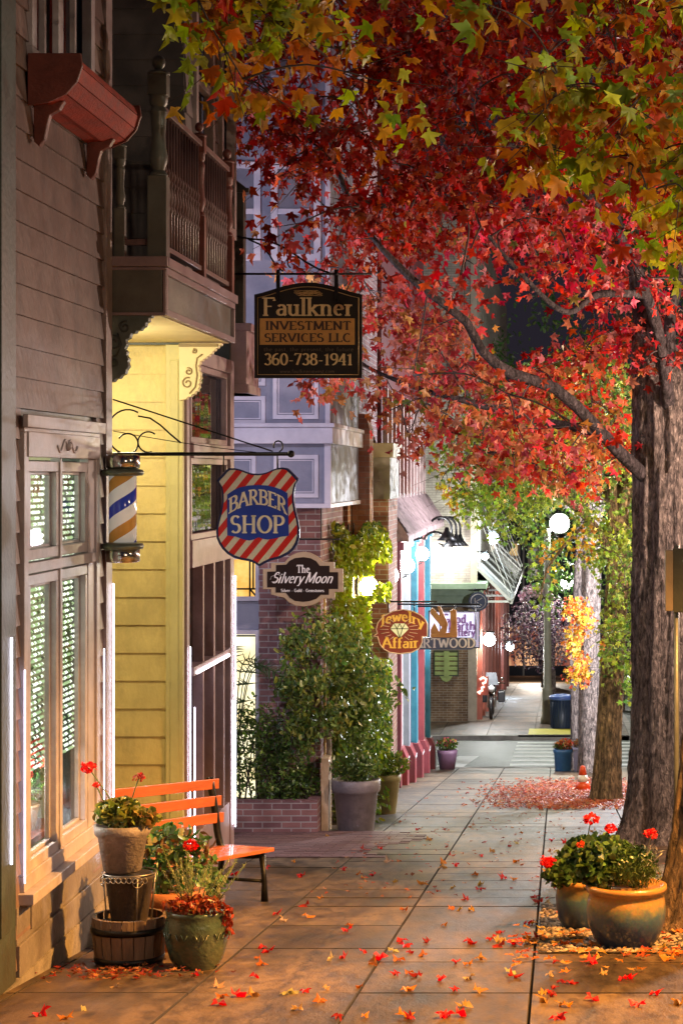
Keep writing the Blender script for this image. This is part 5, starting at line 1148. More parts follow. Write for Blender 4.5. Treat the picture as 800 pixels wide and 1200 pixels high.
s = (nz > 1.9) & (py > 250); col[s] = GRN[s]
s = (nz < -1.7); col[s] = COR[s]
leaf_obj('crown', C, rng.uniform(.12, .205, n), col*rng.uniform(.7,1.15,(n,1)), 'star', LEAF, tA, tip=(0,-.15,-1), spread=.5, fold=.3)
twigs(tA, LA, cA, .009)

# ---- tree B: nearer tree at the kerb, its boughs hang over the camera side
tB = thing('maple_tree', 'nearest street tree at the photo edge with hanging yellow-green and orange leaves', 'tree', (1.0, 14, gz(14)))
tr = [Vector((1.02, 14, gz(14)-.1)), Vector((1.06, 14, -.6)), Vector((1.14, 14, .3)), Vector((1.26, 14, 1.5)), Vector((1.42, 14, 3.0)), Vector((1.5, 13.9, 4.6))]
pb = bez(tr, 12); mb = trunk_mb(pb, [.27-.07*i/len(pb) for i in range(len(pb))], 70, .06, .6, 8, 11); mb.build('trunk', BARKB, tB)
LB = [limb(tB, [(1.5,13.9,4.4), (1.0,13.2,4.9), (.2,12.6,5.1), (-.8,12.2,5.15), (-1.7,12.0,5.0), (-2.1,12,4.75)], .11, .02, BARKB),
      limb(tB, [(1.5,13.9,4.4), (1.2,12.4,4.8), (.6,11.6,4.9), (0,11.2,4.75)], .09, .02, BARKB),
      limb(tB, [(1.5,13.9,4.4), (1.4,13.6,5.4), (1.0,13.4,6.2)], .12, .04, BARKB), limb(tB, [(1.45,14,3.6), (1.0,13.3,3.9), (.5,12.9,3.7), (.1,12.7,3.5)], .05, .012, BARKB)]
lowB = [(205,100),(250,115),(300,128),(380,150),(430,168),(470,120),(520,130),(560,190),(620,225),(680,225),(740,255),(830,320)]
def okB(px, py, d):
    l = lerp_tab(lowB, px)
    if py > l-20: return False
    if px < 540 and py < 60 and random.random() < .35: return False
    if 400 < px < 640 and py < 120 and random.random() < .8: return False
    if py < 90 and random.random() < .3: return False
    if Xp(px,d) < -2.25: return False
    return True
cB = sample_clumps(105, (215, 850), (-110, 310), (11.0, 13.6), okB)
cB = [c for c in cB]
C = clump_leaves(cB, 14, (.27, .33, .22)); px, py = proj(C); n = len(C)
YG = pick([(.50,.55,.05),(.38,.48,.04),(.24,.36,.04),(.60,.52,.06)], n); OR = pick([(.66,.27,.03),(.62,.16,.03),(.64,.36,.05),(.45,.20,.03)], n); RD = pick([(.5,.05,.02),(.4,.03,.02)], n)
nz = np.sin(px*.05+C[:,1]*2)+np.sin(py*.045+C[:,1]*3+px*.01)+rng.normal(0,.7,n)
col = np.where((nz > .1)[:,None], YG, OR); col = np.where((nz < -1.7)[:,None], RD, col)
leaf_obj('crown', C, rng.uniform(.14, .235, n), col*rng.uniform(.75,1.15,(n,1)), 'star', LEAF, tB, tip=(0,-.1,-1), spread=.4, fold=.35)
twigs(tB, LB, cB, .006)

# ---- tree C
tC = thing('street_tree', 'green and yellow leaved street tree with brown trunk rising from the leaf pile', 'tree', (.69, 29.8, gz(29.8)))
tr = [Vector((.66, 29.8, gz(29.8)-.1)), P(712,880,29.8), P(716,800,29.8), P(720,740,29.8), P(724,640,29.8), P(722,560,29.8)]
pb = bez(tr, 12); mb = trunk_mb(pb, [.185-.05*i/len(pb) for i in range(len(pb))], 36, .04, .4, 5, 8); mb.build('trunk', BARKB, tC)
LC = [limb(tC, [P(722,660,29.8), P(690,610,29.3), P(640,570,28.8), P(580,540,28.4), P(540,545,28)], .07, .02, BARKB), limb(tC, [P(722,620,29.8), P(735,560,29.6), P(720,480,29.5), P(700,420,29.5)], .10, .03, BARKB),
      limb(tC, [P(722,600,29.8), P(680,540,30.2), P(640,500,30.6)], .06, .02, BARKB), limb(tC, [P(719,700,29.8), P(735,690,29.0), P(745,740,28.6), P(738,780,28.4)], .03, .01, BARKB), limb(tC, [P(690,610,29.3), P(660,640,28.7), P(640,670,28.4), P(632,705,28.3)], .025, .008, BARKB)]
lowC = [(505,545),(530,590),(560,622),(600,625),(618,650),(625,715),(645,712),(655,655),(690,650),(700,690),(703,800),(730,825),(760,820),(790,700)]
def okC(px, py, d):
    if py > lerp_tab(lowC, px)-5: return False
    if (px-654)**2+(py-613)**2 < 24**2: return False
    if 648 < px < 700 and 660 < py < 705: return False
    if px < 560 and py < 500: return False
    if 600 < px < 700 and py > 625 and random.random() < .4: return False
    return True
cC = sample_clumps(290, (510, 790), (440, 825), (27.3, 32), okC)
C = clump_leaves(cC, 34, (.40,.5,.30)); px, py = proj(C); keep = ((px-654)**2+(py-613)**2 > 17**2) & ~((px > 655) & (px < 694) & (py > 671) & (py < 695)) & (py < np.array([lerp_tab(lowC, x) for x in px])+14); C = C[keep]; px, py = px[keep], py[keep]; n = len(C)
GG = pick([(.16,.24,.05),(.22,.32,.06),(.30,.36,.06),(.10,.18,.05)], n); YY = pick([(.55,.36,.06),(.5,.45,.08),(.55,.22,.06)], n)
nz = np.sin(px*.04)+np.sin(py*.05+px*.02)+rng.normal(0,.6,n); col = np.where((nz > 1.5)[:,None], YY, GG)
leaf_obj('crown', C, rng.uniform(.10,.15,n), col, 'star', LEAF, tC, tip=(0,-.1,-1), spread=.6); twigs(tC, LC, cC, .008)

# ---- tree D (grey trunk, orange low leaves) and slim tree beside it
tD = thing('street_tree', 'grey-trunked street tree near the corner with a low orange and yellow tuft of leaves', 'tree', (.6, 39.6, gz(39.6)))
tr = [Vector((.62, 39.6, gz(39.6)-.1)), P(690,860,39.6), P(690,760,39.6), P(693,650,39.6), P(696,560,39.6), P(700,470,39.6)]
pb = bez(tr, 12); mb = trunk_mb(pb, [.23-.08*i/len(pb) for i in range(len(pb))], 32, .03, .15, 6, 7); mb.build('trunk', BARK, tD)
LD = [limb(tD, [P(691,720,39.6), P(680,700,39.1), P(672,720,38.8), P(668,780,38.6)], .04, .015, BARK), limb(tD, [P(694,640,39.6), P(670,600,39.2), P(640,580,39)], .07, .02, BARK), limb(tD, [P(694,620,39.6), P(720,560,39.6), P(740,500,39.6)], .08, .03, BARK)]
cD = sample_clumps(26, (668, 690), (700, 795), (38.2, 39.3), lambda px, py, d: True)
C = clump_leaves(cD, 30, (.14,.3,.2)); px, py = proj(C); C = C[py > 698]; n = len(C); col = pick([(.65,.38,.04),(.66,.22,.04),(.6,.1,.04),(.6,.45,.06)], n)
leaf_obj('foliage', C, rng.uniform(.11,.16,n), col, 'star', LEAF, tD, spread=.6)
cD2 = sample_clumps(90, (600, 780), (430, 600), (37, 42), lambda px, py, d: (px-654)**2+(py-613)**2 > 28**2)
C = clump_leaves(cD2, 30, (.5,.5,.35)); px, py = proj(C); C = C[((px-654)**2+(py-613)**2 > 17**2) & (py < 640)]; n = len(C); leaf_obj('crown', C, rng.uniform(.12,.17,n), pick([(.16,.24,.05),(.28,.32,.05),(.45,.30,.05)], n), 'star', LEAF, tD, spread=.6); twigs(tD, LD, cD, .009); twigs(tD, LD, cD2[:40], .009)
tE = thing('street_tree', 'slim dark trunk standing just left of the grey-trunked tree', 'tree', (.38, 41.2, gz(41.2)))
mb = trunk_mb(bez([Vector((.38,41.2,gz(41.2)-.1)), P(676,800,41.2), P(675,740,41.2), P(680,640,41.2), P(685,520,41.2)], 10), [.13]*4+[.10]*12, 24, .03, .15, 4, 6); mb.build('trunk', BARK, tE)
cE = sample_clumps(30, (650, 720), (430, 560), (40.6, 42), lambda px, py, d: True); C = clump_leaves(cE, 26, (.45,.4,.3)); n = len(C); leaf_obj('crown', C, .14, pick([(.14,.2,.05),(.25,.28,.05)], n), 'star', LEAF, tE, spread=.6)
# ---- purple-leaved tree across the street
tP = thing('plum_tree', 'small plum tree with dusky purple-grey leaves beyond the corner lamp post', 'tree', (Xp(648,76), 76, gz(76)))
mb = trunk_mb([Vector((Xp(648,76), 76, gz(76)-.1)), P(648,790,76), P(642,745,76), P(640,715,76)], [.09,.08,.07,.04], 16, .02, 0, 2, 5); mb.build('trunk', BARK, tP)
limb(tP, [P(646,780,76), P(620,755,75.6), P(605,740,75.4)], .05, .02, BARK)
C = blob(tuple(P(634,742,76)), (1.55, 1.4, 1.42), 3600, .1); px, py = proj(C); C = C[~((px < 600) & (py > 770))]; n = len(C)
leaf_obj('crown', C, rng.uniform(.10,.18,n), pick([(.10,.06,.09),(.22,.17,.20),(.40,.35,.36),(.06,.04,.06),(.14,.07,.10)], n), 'oval', LEAF, tP, spread=1)
# ---- dark evergreens behind everything
for i, (x, y, zt_, w, n, lab) in enumerate(((1.9, 70, 12, 5.2, 9500, 'tall dark green evergreen beyond the side street, seen through the red leaves'), (-.4, 92, 4.5, 3.0, 3500, 'dark broad tree in front of the end building'), (6.5, 84, 11, 4.5, 5000, 'dark evergreen to the far side of the roadway'))):
    t = thing('evergreen_tree', lab, 'tree', (x, y, gz(y)))
    mb = trunk_mb([Vector((x,y,gz(y)-.2)), Vector((x,y,gz(y)+3)), Vector((x+.1,y,zt_-2))], [.3,.26,.1], 16, .03, .1, i, 6); mb.build('trunk', BARKB, t)
    lo = -2.2 if i == 0 else (.2 if i == 1 else -5.5)
    mid = (lo+zt_)/2; C = []
    for k in range(60):
        z = random.uniform(lo, zt_); ww = w*(1-.55*max(0, (z-mid)/(zt_-mid))); a = random.uniform(0, 6.28); rr_ = ww*random.uniform(.3,1)
        C.append(np.array([[x+rr_*math.cos(a), y+rr_*math.sin(a), z]]) + rng.normal(0, .5, (n//60, 3)))
    C = np.concatenate(C); leaf_obj('crown', C, rng.uniform(.18,.32,len(C)), pick([(.06,.13,.04),(.09,.17,.05),(.13,.19,.06)], len(C)), 'oval', LEAF, t, spread=1)

# ================================================================ GREENERY ALONG THE SHOPS
iv = thing('climbing_ivy', 'tall ivy climbing the brick shop corner around the yellow glowing lamp', 'ivy', (-2.6, 27, gz(27)))
C = []
while len(C) < 13000:
    y = random.uniform(24.7, 31.0); z = random.uniform(gz(y), Zp(612,y)); X = (-2.62 if y < 29.6 else -2.34) + abs(random.gauss(0, .21 if y < 29.6 else .07)); px = 653+X*F/y; py = 557-(z-EYE)*F/y
    top = 612 + 18*math.sin(px*.11) + (20 if px > 445 else 0)
    if py < top or px > 458 or px < 372: continue
    if px > 433 and 704 < py < 774 and y < 30.2: continue
    if abs(px-424) < 13 and abs(py-687) < 13 and y < 28.1: continue
    if abs(px-450) < 13 and abs(py-671) < 13: continue
    if 415 < px < 430 and 820 < py < 880 and random.random() < .7: continue
    C.append((X, y, z))
C = np.array(C); px, py = proj(C); n = len(C); near = np.exp(-((px-424)**2+(py-690)**2)/(60**2))  # lamp glow painted in: leaves around the lamp get brighter, yellower colours
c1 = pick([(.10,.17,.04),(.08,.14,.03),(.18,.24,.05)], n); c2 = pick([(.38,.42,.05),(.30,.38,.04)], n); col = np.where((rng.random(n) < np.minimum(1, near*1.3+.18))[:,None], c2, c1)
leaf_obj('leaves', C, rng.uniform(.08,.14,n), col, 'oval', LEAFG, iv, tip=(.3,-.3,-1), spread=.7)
mb = MB()
for k in range(9):
    y = 25.2+k*.7; mb.tube(bez([(-2.58,y,gz(y)), (-2.55,y+.2,-1.6), (-2.57,y-.1,-.4), (-2.55,y+.1,1.0)], 12), .014, 5)
mb.build('stems', TWIG, iv)
# brick planter with dense shrub
pl = thing('brick_planter', 'low purple-brick planter box against the shop, in front of the lit window', 'planter', (-3.1, 23.6, gz(23.5)))
mb = MB(); x1 = Xp(374,23.5); zt_ = Zp(935,23.5); mb.box(-4.3, x1, 23.30, 23.42, gz(23.3)-.15, zt_); mb.box(x1-.12, x1, 23.42, 23.93, gz(23.3)-.2, zt_); mb.box(-4.3, -4.2, 23.42, 23.93, gz(23)-.2, zt_); mb.build('wall', BR_P, pl)
mb = MB(); mb.box(-4.2, x1-.12, 23.42, 23.93, zt_-.12, zt_-.06); mb.build('soil', M('planter_soil', (.05,.035,.03), None, 20, .95, .5), pl)
mb = MB(); mb.box(x1+.01, x1+.09, 23.6, 23.93, gz(23.5)-.1, zt_+.42); mb.build('end_pier', M('pier_cream', (.6,.45,.3), None, 6, .7, .2), pl)
sh = thing('shrub', 'dense dark green shrub filling the brick planter', 'shrub', (-3.15, 23.65, zt_-.06))
C = []
for k in range(70):
    x = random.uniform(-3.75, -2.72); z = random.uniform(zt_-.02, zt_+1.0*(1-.25*abs(x+3.2))); C.append(np.array([[x, random.uniform(23.45,23.85), z]]) + rng.normal(0,.075,(52,3)))
C = np.concatenate(C); C = C[(C[:,1] < 23.92)]; n = len(C); leaf_obj('foliage', C, rng.uniform(.05,.085,n), pick([(.08,.15,.04),(.12,.21,.05),(.20,.30,.06),(.06,.10,.04)], n), 'oval', LEAFG, sh, tip=(0,-.3,.5), spread=.9)
mb = MB()
for k in range(16): x = random.uniform(-3.7,-2.75); mb.tube([(x, 23.65, zt_-.06), (x+random.uniform(-.15,.15), 23.65+random.uniform(-.1,.1), zt_+.75)], [.012,.004], 5)
mb.build('stems', TWIG, sh)
# palm standing behind the shrub, in front of the lit window
pa = thing('palm_plant', 'slender palm fronds silhouetted against the lit window behind the shrub', 'plant', (-3.45, 23.75, zt_-.06))
mb = MB(); b0 = Vector((-3.62, 23.78, zt_-.05))
for k in range(9):
    a = -1.2+k*.32; tip_ = b0 + Vector((.75*math.sin(a), -.1, 1.75-.5*abs(math.sin(a)))); mid = b0 + Vector((.22*math.sin(a), 0, 1.4)); path = bez([b0, mid, tip_], 14); mb.tube(path, .006, 4)
    for i in range(5, len(path)-1):
        for s in (-1, 1):
            v = (path[i+1]-path[i-1]).normalized(); sd = Vector((v.z, 0, -v.x))*s; e = path[i]+sd*.13+v*.09-Vector((0,0,.03))
            mb.add([path[i], path[i]+v*.02, e], [(0,1,2)])
mb.build('fronds', M('palm_green', (.07,.12,.04), None, 9, .5, .1), pa)
# small pale-stemmed tree before the ivy
st = thing('small_tree', 'small leafy tree with pale twisted stem between brick planter and big grey pot', 'tree', (-2.57, 24.1, gz(24.1)))
sp_ = [P(384,968,24.1), P(379,930,24.1), P(386,880,24.1), P(378,840,24.0), P(370,805,23.9), P(357,787,23.8)]
mb = MB(); path = bez(sp_, 20); mb.tube(path, [.035-.02*i/len(path) for i in range(len(path))], 8); mb.tube(bez([P(384,870,24.1), P(392,840,24.2), P(398,800,24.3), P(408,770,24.3)], 12), [.024-.0012*i for i in range(13)], 7); mb.tube(bez([P(372,815,23.9), P(381,800,23.9), P(386,780,23.9)], 6), .008, 6); mb.build('trunk', M('pale_bark', (.45,.38,.32), (.25,.2,.17), 14, .8, .4), st)
C = []
for k in range(92):
    a = random.uniform(0,6.28); rr_ = math.sqrt(random.random())*(1+.22*math.sin(3*a+1)+.12*math.sin(7*a)); px_ = 387+60*rr_*math.cos(a); py_ = 798+72*rr_*math.sin(a)
    if 360 < px_ < 388 and 815 < py_ and random.random() < .6: continue
    C.append(np.array([tuple(P(px_, py_, random.uniform(23.0, 23.75) if px_ < 392 else random.uniform(23.4, 24.6)))]) + rng.normal(0,.068,(44,3)))
C = np.concatenate(C); C = C[~((C[:,0] < -2.55) & (C[:,1] > 23.9)) & ~((C[:,0] < -2.5) & (C[:,2] > .35))]; n = len(C); leaf_obj('crown', C, rng.uniform(.075,.115,n), pick([(.12,.20,.05),(.08,.14,.04),(.20,.28,.06),(.32,.34,.07)], n), 'oval', LEAFG, st, tip=(.2,-.2,-.8), spread=.8)

def pot(name, label, cat, loc, prof, m, n=32, group=None):
    t = thing(name, label, cat, loc, group); mb = MB(); mb.lathe(prof, loc, n); mb.build('pot', m, t)
    r_ = prof[-1][0]; mb = MB(); mb.lathe([(.001, prof[-1][1]-.004), (r_*.98, prof[-1][1]-.004)], loc, 24, True, False); mb.build('soil', SOIL, t); return t
SOIL = M('pot_soil', (.05,.035,.025), (.025,.02,.015), 30, .95, .8)
def plant(t, c, r, n, size, pal, kind='oval', tip=(0,-.1,.4), spread=.9, name='foliage', shell=.2, mat=None):
    C = blob(c, r, n, shell); return leaf_obj(name, C, size, pick(pal, n), kind, mat or LEAFG, t, tip=tip, spread=spread)
def stems(t, a, tips, r=.004, m=None):
    mb = MB()
    for b in tips: a_ = Vector(a)+Vector((random.uniform(-.03,.03), random.uniform(-.03,.03), 0)); b = Vector(b); mb.tube(bez([a_, a_.lerp(b,.5)+Vector((random.uniform(-.02,.02),0,.02)), b], 6), r, 5)
    mb.build('stems', m or STEM, t)
STEM = M('green_stem', (.14,.20,.07), None, 20, .6, .1)
def bloom(t, c, r=.045, pal=((.75,.015,.02),(.65,.01,.015),(.8,.05,.04)), n=90):
    C = blob(c, (r,r,r*.7), n, .5); leaf_obj('flower_head', C, r*.75, pick(pal, n, .1), 'petal', LEAF, t, tip=(0,-.4,.5), spread=1)
GP = M('grey_pot', (.26,.23,.25), (.17,.15,.17), 6, .45, .2, dirt=.4)
x, y = -2.24, 23.7; g_ = gz(y)
big = pot('large_pot', 'large tapered grey-mauve pot with leafy plant beside the brick planter', 'potted plant', (x,y,g_), [(.185,-.03),(.20,0),(.245,.42),(.262,.43),(.272,.46),(.275,.565),(.26,.575),(.25,.53)], GP)
plant(big, (x,y,g_+.70), (.30,.22,.17), 420, .085, [(.06,.11,.03),(.10,.17,.04),(.16,.22,.05)]); plant(big, (x+.05,y,g_+1.2), (.10,.10,.55), 260, .09, [(.10,.17,.04),(.16,.24,.05)]); stems(big, (x,y,g_+.55), [(x+.1,y,g_+1.5),(x-.05,y,g_+1.3),(x+.05,y,g_+1.1)], .007)
x, y = -2.17, 26.8; g_ = gz(y)
p2 = pot('tan_pot', 'yellowish tan pot with bright green plant standing behind the large grey pot', 'potted plant', (x,y,g_), [(.13,-.03),(.14,0),(.19,.40),(.205,.42),(.205,.5),(.19,.5),(.18,.47)], M('tan_pot_clay', (.38,.33,.18), (.28,.24,.12), 6, .6, .2))
plant(p2, (x+.05,y,g_+.62), (.28,.2,.17), 380, .09, [(.20,.26,.05),(.30,.34,.06),(.10,.17,.04)]); stems(p2, (x,y,g_+.48), [(x+.15,y,g_+.7),(x-.1,y,g_+.7)])
x, y = -2.12, 41.0; g_ = gz(y)
p3 = pot('purple_pot', 'small purple pot with pink flowers at the end of the teal storefront', 'potted plant', (x,y,g_), [(.12,-.03),(.14,0),(.19,.3),(.20,.38),(.18,.38),(.17,.34)], M('purple_clay', (.22,.12,.2), None, 6, .5, .1))
plant(p3, (x,y,g_+.48), (.22,.2,.12), 200, .09, [(.16,.24,.05),(.10,.17,.04)]); plant(p3, (x,y-.05,g_+.52), (.2,.15,.1), 60, .08, [(.7,.12,.2),(.7,.4,.1)], 'petal', name='blooms')
x, y = .2, 40.2; g_ = gz(y)
p4 = pot('blue_pot', 'blue planter pot with red flowers at the corner by the trees', 'potted plant', (x-.1,y,g_), [(.13,-.03),(.15,0),(.17,.34),(.19,.36),(.19,.42),(.17,.42),(.16,.39)], M('blue_clay', (.05,.16,.34), (.03,.1,.25), 6, .4, .1))
plant(p4, (x-.1,y,g_+.48), (.2,.18,.1), 200, .08, [(.12,.2,.04),(.3,.1,.05)]); plant(p4, (x-.08,y-.05,g_+.54), (.18,.15,.08), 80, .08, [(.75,.1,.06),(.7,.3,.1)], 'petal', name='blooms')
p5 = pot('lilac_pot', 'pale lilac pot right beside the blue planter at the corner', 'potted plant', (x+.24,y-.1,gz(y-.1)), [(.12,-.03),(.13,0),(.15,.40),(.165,.42),(.165,.46),(.15,.46),(.14,.42)], M('lilac_clay', (.45,.42,.52), None, 6, .4, .1))
plant(p5, (x+.24,y-.1,g_+.54), (.16,.15,.1), 160, .08, [(.12,.2,.04),(.45,.12,.06),(.6,.3,.06)])

# glazed ochre-blue pots on the right
def glaze(name, zc):
    m, nt, out = newmat(name); L = nt.links; tc = N(nt,'ShaderNodeTexCoord'); sp = N(nt,'ShaderNodeSeparateXYZ'); L.new(tc.outputs['Object'], sp.inputs[0])
    n = N(nt,'ShaderNodeTexNoise', Scale=18.0, Detail=6.0); L.new(tc.outputs['Object'], n.inputs['Vector'])
    ad = N(nt,'ShaderNodeMath', operation='MULTIPLY_ADD'); ad.inputs[1].default_value = .12; L.new(n.outputs['Fac'], ad.inputs[0]); L.new(sp.outputs[2], ad.inputs[2])
    mr = N(nt,'ShaderNodeMapRange'); mr.inputs['From Min'].default_value = .05; mr.inputs['From Max'].default_value = .46; L.new(ad.outputs[0], mr.inputs['Value'])
    r = N(nt,'ShaderNodeValToRGB'); cr = r.color_ramp; cr.elements[0].color = (.02,.06,.17,1); cr.elements[0].position = .30; cr.elements[1].color = (.62,.30,.06,1); cr.elements[1].position = .90
    e = cr.elements.new(.52); e.color = (.05,.14,.22,1); e = cr.elements.new(.64); e.color = (.26,.25,.13,1); e = cr.elements.new(.72); e.color = (.52,.30,.08,1); L.new(mr.outputs[0], r.inputs[0])
    n2 = N(nt,'ShaderNodeTexNoise', Scale=60.0, Detail=4.0); L.new(tc.outputs['Object'], n2.inputs['Vector']); mx = N(nt,'ShaderNodeMixRGB', blend_type='MULTIPLY'); mx.inputs[0].default_value = .55; L.new(r.outputs[0], mx.inputs[1]); L.new(n2.outputs['Color'], mx.inputs[2])
    g = N(nt,'ShaderNodeBrightContrast', Bright=.02); L.new(mx.outputs[0], g.inputs[0])
    b = N(nt,'ShaderNodeBsdfPrincipled', Roughness=.28); b.inputs['Coat Weight'].default_value = .6; L.new(g.outputs[0], b.inputs['Base Color']); bp = N(nt,'ShaderNodeBump', Strength=.15, Distance=.01); L.new(n2.outputs['Fac'], bp.inputs['Height']); L.new(bp.outputs[0], b.inputs['Normal']); L.new(b.outputs[0], out.inputs[0]); return m
GL = glaze('ochre_blue_glaze', 0)
x, y = .42, 13.1; g_ = gz(y); GPAL = [(.05,.11,.03),(.08,.16,.04),(.12,.2,.06),(.04,.08,.03)]
r1 = pot('glazed_pot', 'big round glazed pot, ochre above and deep blue below, at the foot of the tree', 'potted plant', (x,y,g_), [(.14,-.02),(.155,0),(.20,.06),(.237,.15),(.245,.23),(.235,.30),(.222,.335),(.245,.345),(.252,.365),(.248,.385),(.225,.388),(.215,.36)], GL, 48)
plant(r1, (x-.0,y+.04,g_+.50), (.2,.14,.13), 1100, .045, GPAL, 'oval'); plant(r1, (x+.06,y-.06,g_+.46), (.16,.1,.09), 1300, .036, [(.05,.09,.03),(.10,.15,.05)], 'lance', tip=(0,0,1), spread=.5)
plant(r1, (x-.18,y+.0,g_+.50), (.14,.13,.17), 500, .055, GPAL, 'round')
b_ = P(763,977,13.1); bloom(r1, tuple(b_), .045, ((.8,.10,.09),(.7,.04,.05))); stems(r1, (x+.1,y,g_+.37), [b_, P(775,1000,13.1), P(752,1003,13.1)], .005, M('pale_stem', (.42,.4,.34), None, 20, .6, .1))
C = clump_leaves([tuple(P(768,995,13.1)), tuple(P(757,1000,13.0))], 20, (.04,.04,.05)); leaf_obj('silver_leaves', C, .04, pick([(.45,.45,.42),(.3,.34,.3)], len(C)), 'lance', LEAFG, r1, spread=1)
x, y = .155, 14.1; g_ = gz(y)
r2 = pot('glazed_pot', 'smaller ochre and blue glazed pot just behind the big one, overflowing with geraniums', 'potted plant', (x,y,g_), [(.10,-.02),(.115,0),(.148,.06),(.165,.14),(.168,.21),(.162,.285),(.175,.295),(.178,.325),(.165,.33),(.155,.30)], GL, 40)
plant(r2, (x+.10,y-.02,g_+.46), (.27,.16,.17), 1100, .058, GPAL, 'round'); plant(r2, (x-.12,y-.1,g_+.38), (.14,.12,.09), 380, .05, GPAL, 'round')
bl = [P(692,960,14), P(715,971,14), P(641,1010,13.9), P(680,990,13.9)]
for k, b_ in enumerate(bl[:3]): bloom(r2, tuple(b_), .05 if k != 1 else .04)
bloom(r2, tuple(bl[3]), .03, ((.7,.12,.06),)); stems(r2, (x,y,g_+.32), bl, .004)
# ---- left group
def stave(name, c1, c2):
    return M(name, c1, c2, 5, .6, .3, stretch=(3,3,.5), dirt=.5)
x, y = -2.46, 12.27; g_ = gz(y)
t = thing('half_barrel', 'weathered wooden half barrel with dark iron hoops at the foot of the pot stack', 'barrel', (x,y,g_))
mb = MB(); ns = 20
for k in range(ns):
    a0 = 2*PI*k/ns+.012; a1 = 2*PI*(k+1)/ns-.012; vs = []; zs = [(-.03,.185),(.08,.20),(.18,.212),(.285,.214)]
    for z, r_ in zs:
        for a in (a0, (a0+a1)/2, a1): vs.append((x+r_*math.cos(a), y+r_*math.sin(a), g_+z))
    for z, r_ in ((.285,.19),):
        for a in (a0, (a0+a1)/2, a1): vs.append((x+r_*math.cos(a), y+r_*math.sin(a), g_+z))
    fs = [(3*i+j, 3*i+j+1, 3*i+3+j+1, 3*i+3+j) for i in range(4) for j in range(2)]; mb.add(vs, fs)
mb.lathe([(.02,.24),(.19,.24)], (x,y,g_), 20, False, False); mb.build('staves', stave('barrel_wood', (.24,.17,.13), (.13,.09,.07)), t)
for a, r_ in ((.045,.1975),(.215,.2165)):
    mb = MB(); mb.lathe([(r_-.004,a-.018),(r_+.003,a-.018),(r_+.004,a+.018),(r_-.002,a+.018)], (x,y,g_), 40); mb.build('hoop', IRON, t)
zb_ = g_+.245
t = pot('dark_pot', 'dark ribbed pot in a curled wire stand on top of the barrel', 'pot', (x,y,zb_), [(.095,0),(.105,.02),(.135,.24),(.145,.25),(.148,.275),(.135,.28),(.125,.26)], M('dark_clay', (.05,.04,.04), (.03,.025,.025), 8, .5, .2), 32)
mb = MB()
for k in range(4):
    a = k*PI/2+.5; ca, sa = math.cos(a), math.sin(a); mb.tube([(x+.13*ca, y+.13*sa, zb_), (x+.155*ca, y+.155*sa, zb_+.28)], .005, 6); 
    X_, Y_ = x+.158*ca, y+.158*sa; mb.tube([(X_-sa*.03*math.cos(q_), Y_+ca*.03*math.cos(q_), zb_+.25+.03*math.sin(q_)) for q_ in [i*.5 for i in range(13)]], .003, 5)
for q_ in range(9):
    X_ = x-.12+.03*q_; mb.tube([(X_+.014*math.cos(a), y-.158, zb_+.265+.016*math.sin(a)) for a in [i*.7 for i in range(10)]], .0028, 5)
mb.lathe([(.153,.283),(.158,.283),(.158,.289),(.153,.289)], (x,y,zb_), 32, True, False); mb.build('wire_stand', STEEL if False else M('wire', (.35,.33,.32), None, 9, .4, .1, metal=.8), t)
x2 = -2.50; zt2 = zb_+.290
t = pot('geranium_pot', 'weathered grey pot of geraniums topping the stack beside the lit window', 'potted plant', (x2,y,zt2), [(.095,0),(.108,.01),(.14,.20),(.157,.215),(.162,.235),(.162,.27),(.148,.272),(.14,.25)], M('weathered_clay', (.27,.23,.23), (.15,.13,.13), 10, .6, .35, dirt=.5, dirtcol=(.07,.06,.06)), 36)
plant(t, (x2-.01,y-.02,zt2+.34), (.15,.13,.085), 420, .058, [(.20,.26,.06),(.30,.34,.08),(.12,.18,.05),(.35,.28,.08)], 'round'); plant(t, (x2+.14,y-.03,zt2+.31), (.09,.09,.05), 90, .055, [(.20,.22,.06),(.35,.25,.1)], 'round')
b1_, b2_ = P(104,900,12.2), P(163,911,12.2); bloom(t, tuple(b1_), .045); bloom(t, tuple(b2_), .035, ((.45,.03,.04),(.6,.2,.2),(.25,.05,.04)), 50); bloom(t, tuple(P(113,920,12.2)), .02); stems(t, (x2,y,zt2+.25), [b1_, b2_, P(113,920,12.2)], .004)
# green glazed pot with heather
x, y = -2.045, 12.1; g_ = gz(y)
m = M('green_glaze', (.07,.11,.07), (.035,.06,.045), 9, .25, .25, coat=.6, dirt=.5, dirtcol=(.16,.18,.12))
t = pot('green_pot', 'round dark green glazed pot with heather spikes and russet leaves', 'potted plant', (x,y,g_), [(.10,-.02),(.11,0),(.15,.06),(.175,.15),(.182,.22),(.178,.27),(.166,.30),(.172,.31),(.172,.332),(.158,.335),(.15,.31)], m, 40)
mb = MB()
for k in range(10):
    a = k*2*PI/10; mb.tube([(x+.186*math.cos(a+.10*s), y+.186*math.sin(a+.10*s), g_+.225-.04*abs(math.sin(s*1.6))) for s in (-2,-1,0,1,2)], .004, 5)
mb.build('relief', m, t)
C = []; Cc = []; mbs = MB()
for k in range(26):
    a = random.uniform(-.6,.75); h = random.uniform(.22,.40); b0 = Vector((x+random.uniform(-.08,.10), y+random.uniform(-.08,.06), g_+.33)); tp = b0+Vector((h*math.sin(a)*.9, random.uniform(-.08,.05), h*math.cos(a))); mbs.tube([b0, tp], [.003,.0015], 4)
    for i in range(42):
        q_ = b0.lerp(tp, .25+.75*i/42); C.append((q_.x+random.gauss(0,.006), q_.y+random.gauss(0,.006), q_.z)); Cc.append((.34,.40,.18) if random.random() < .7 else (.55,.56,.38))
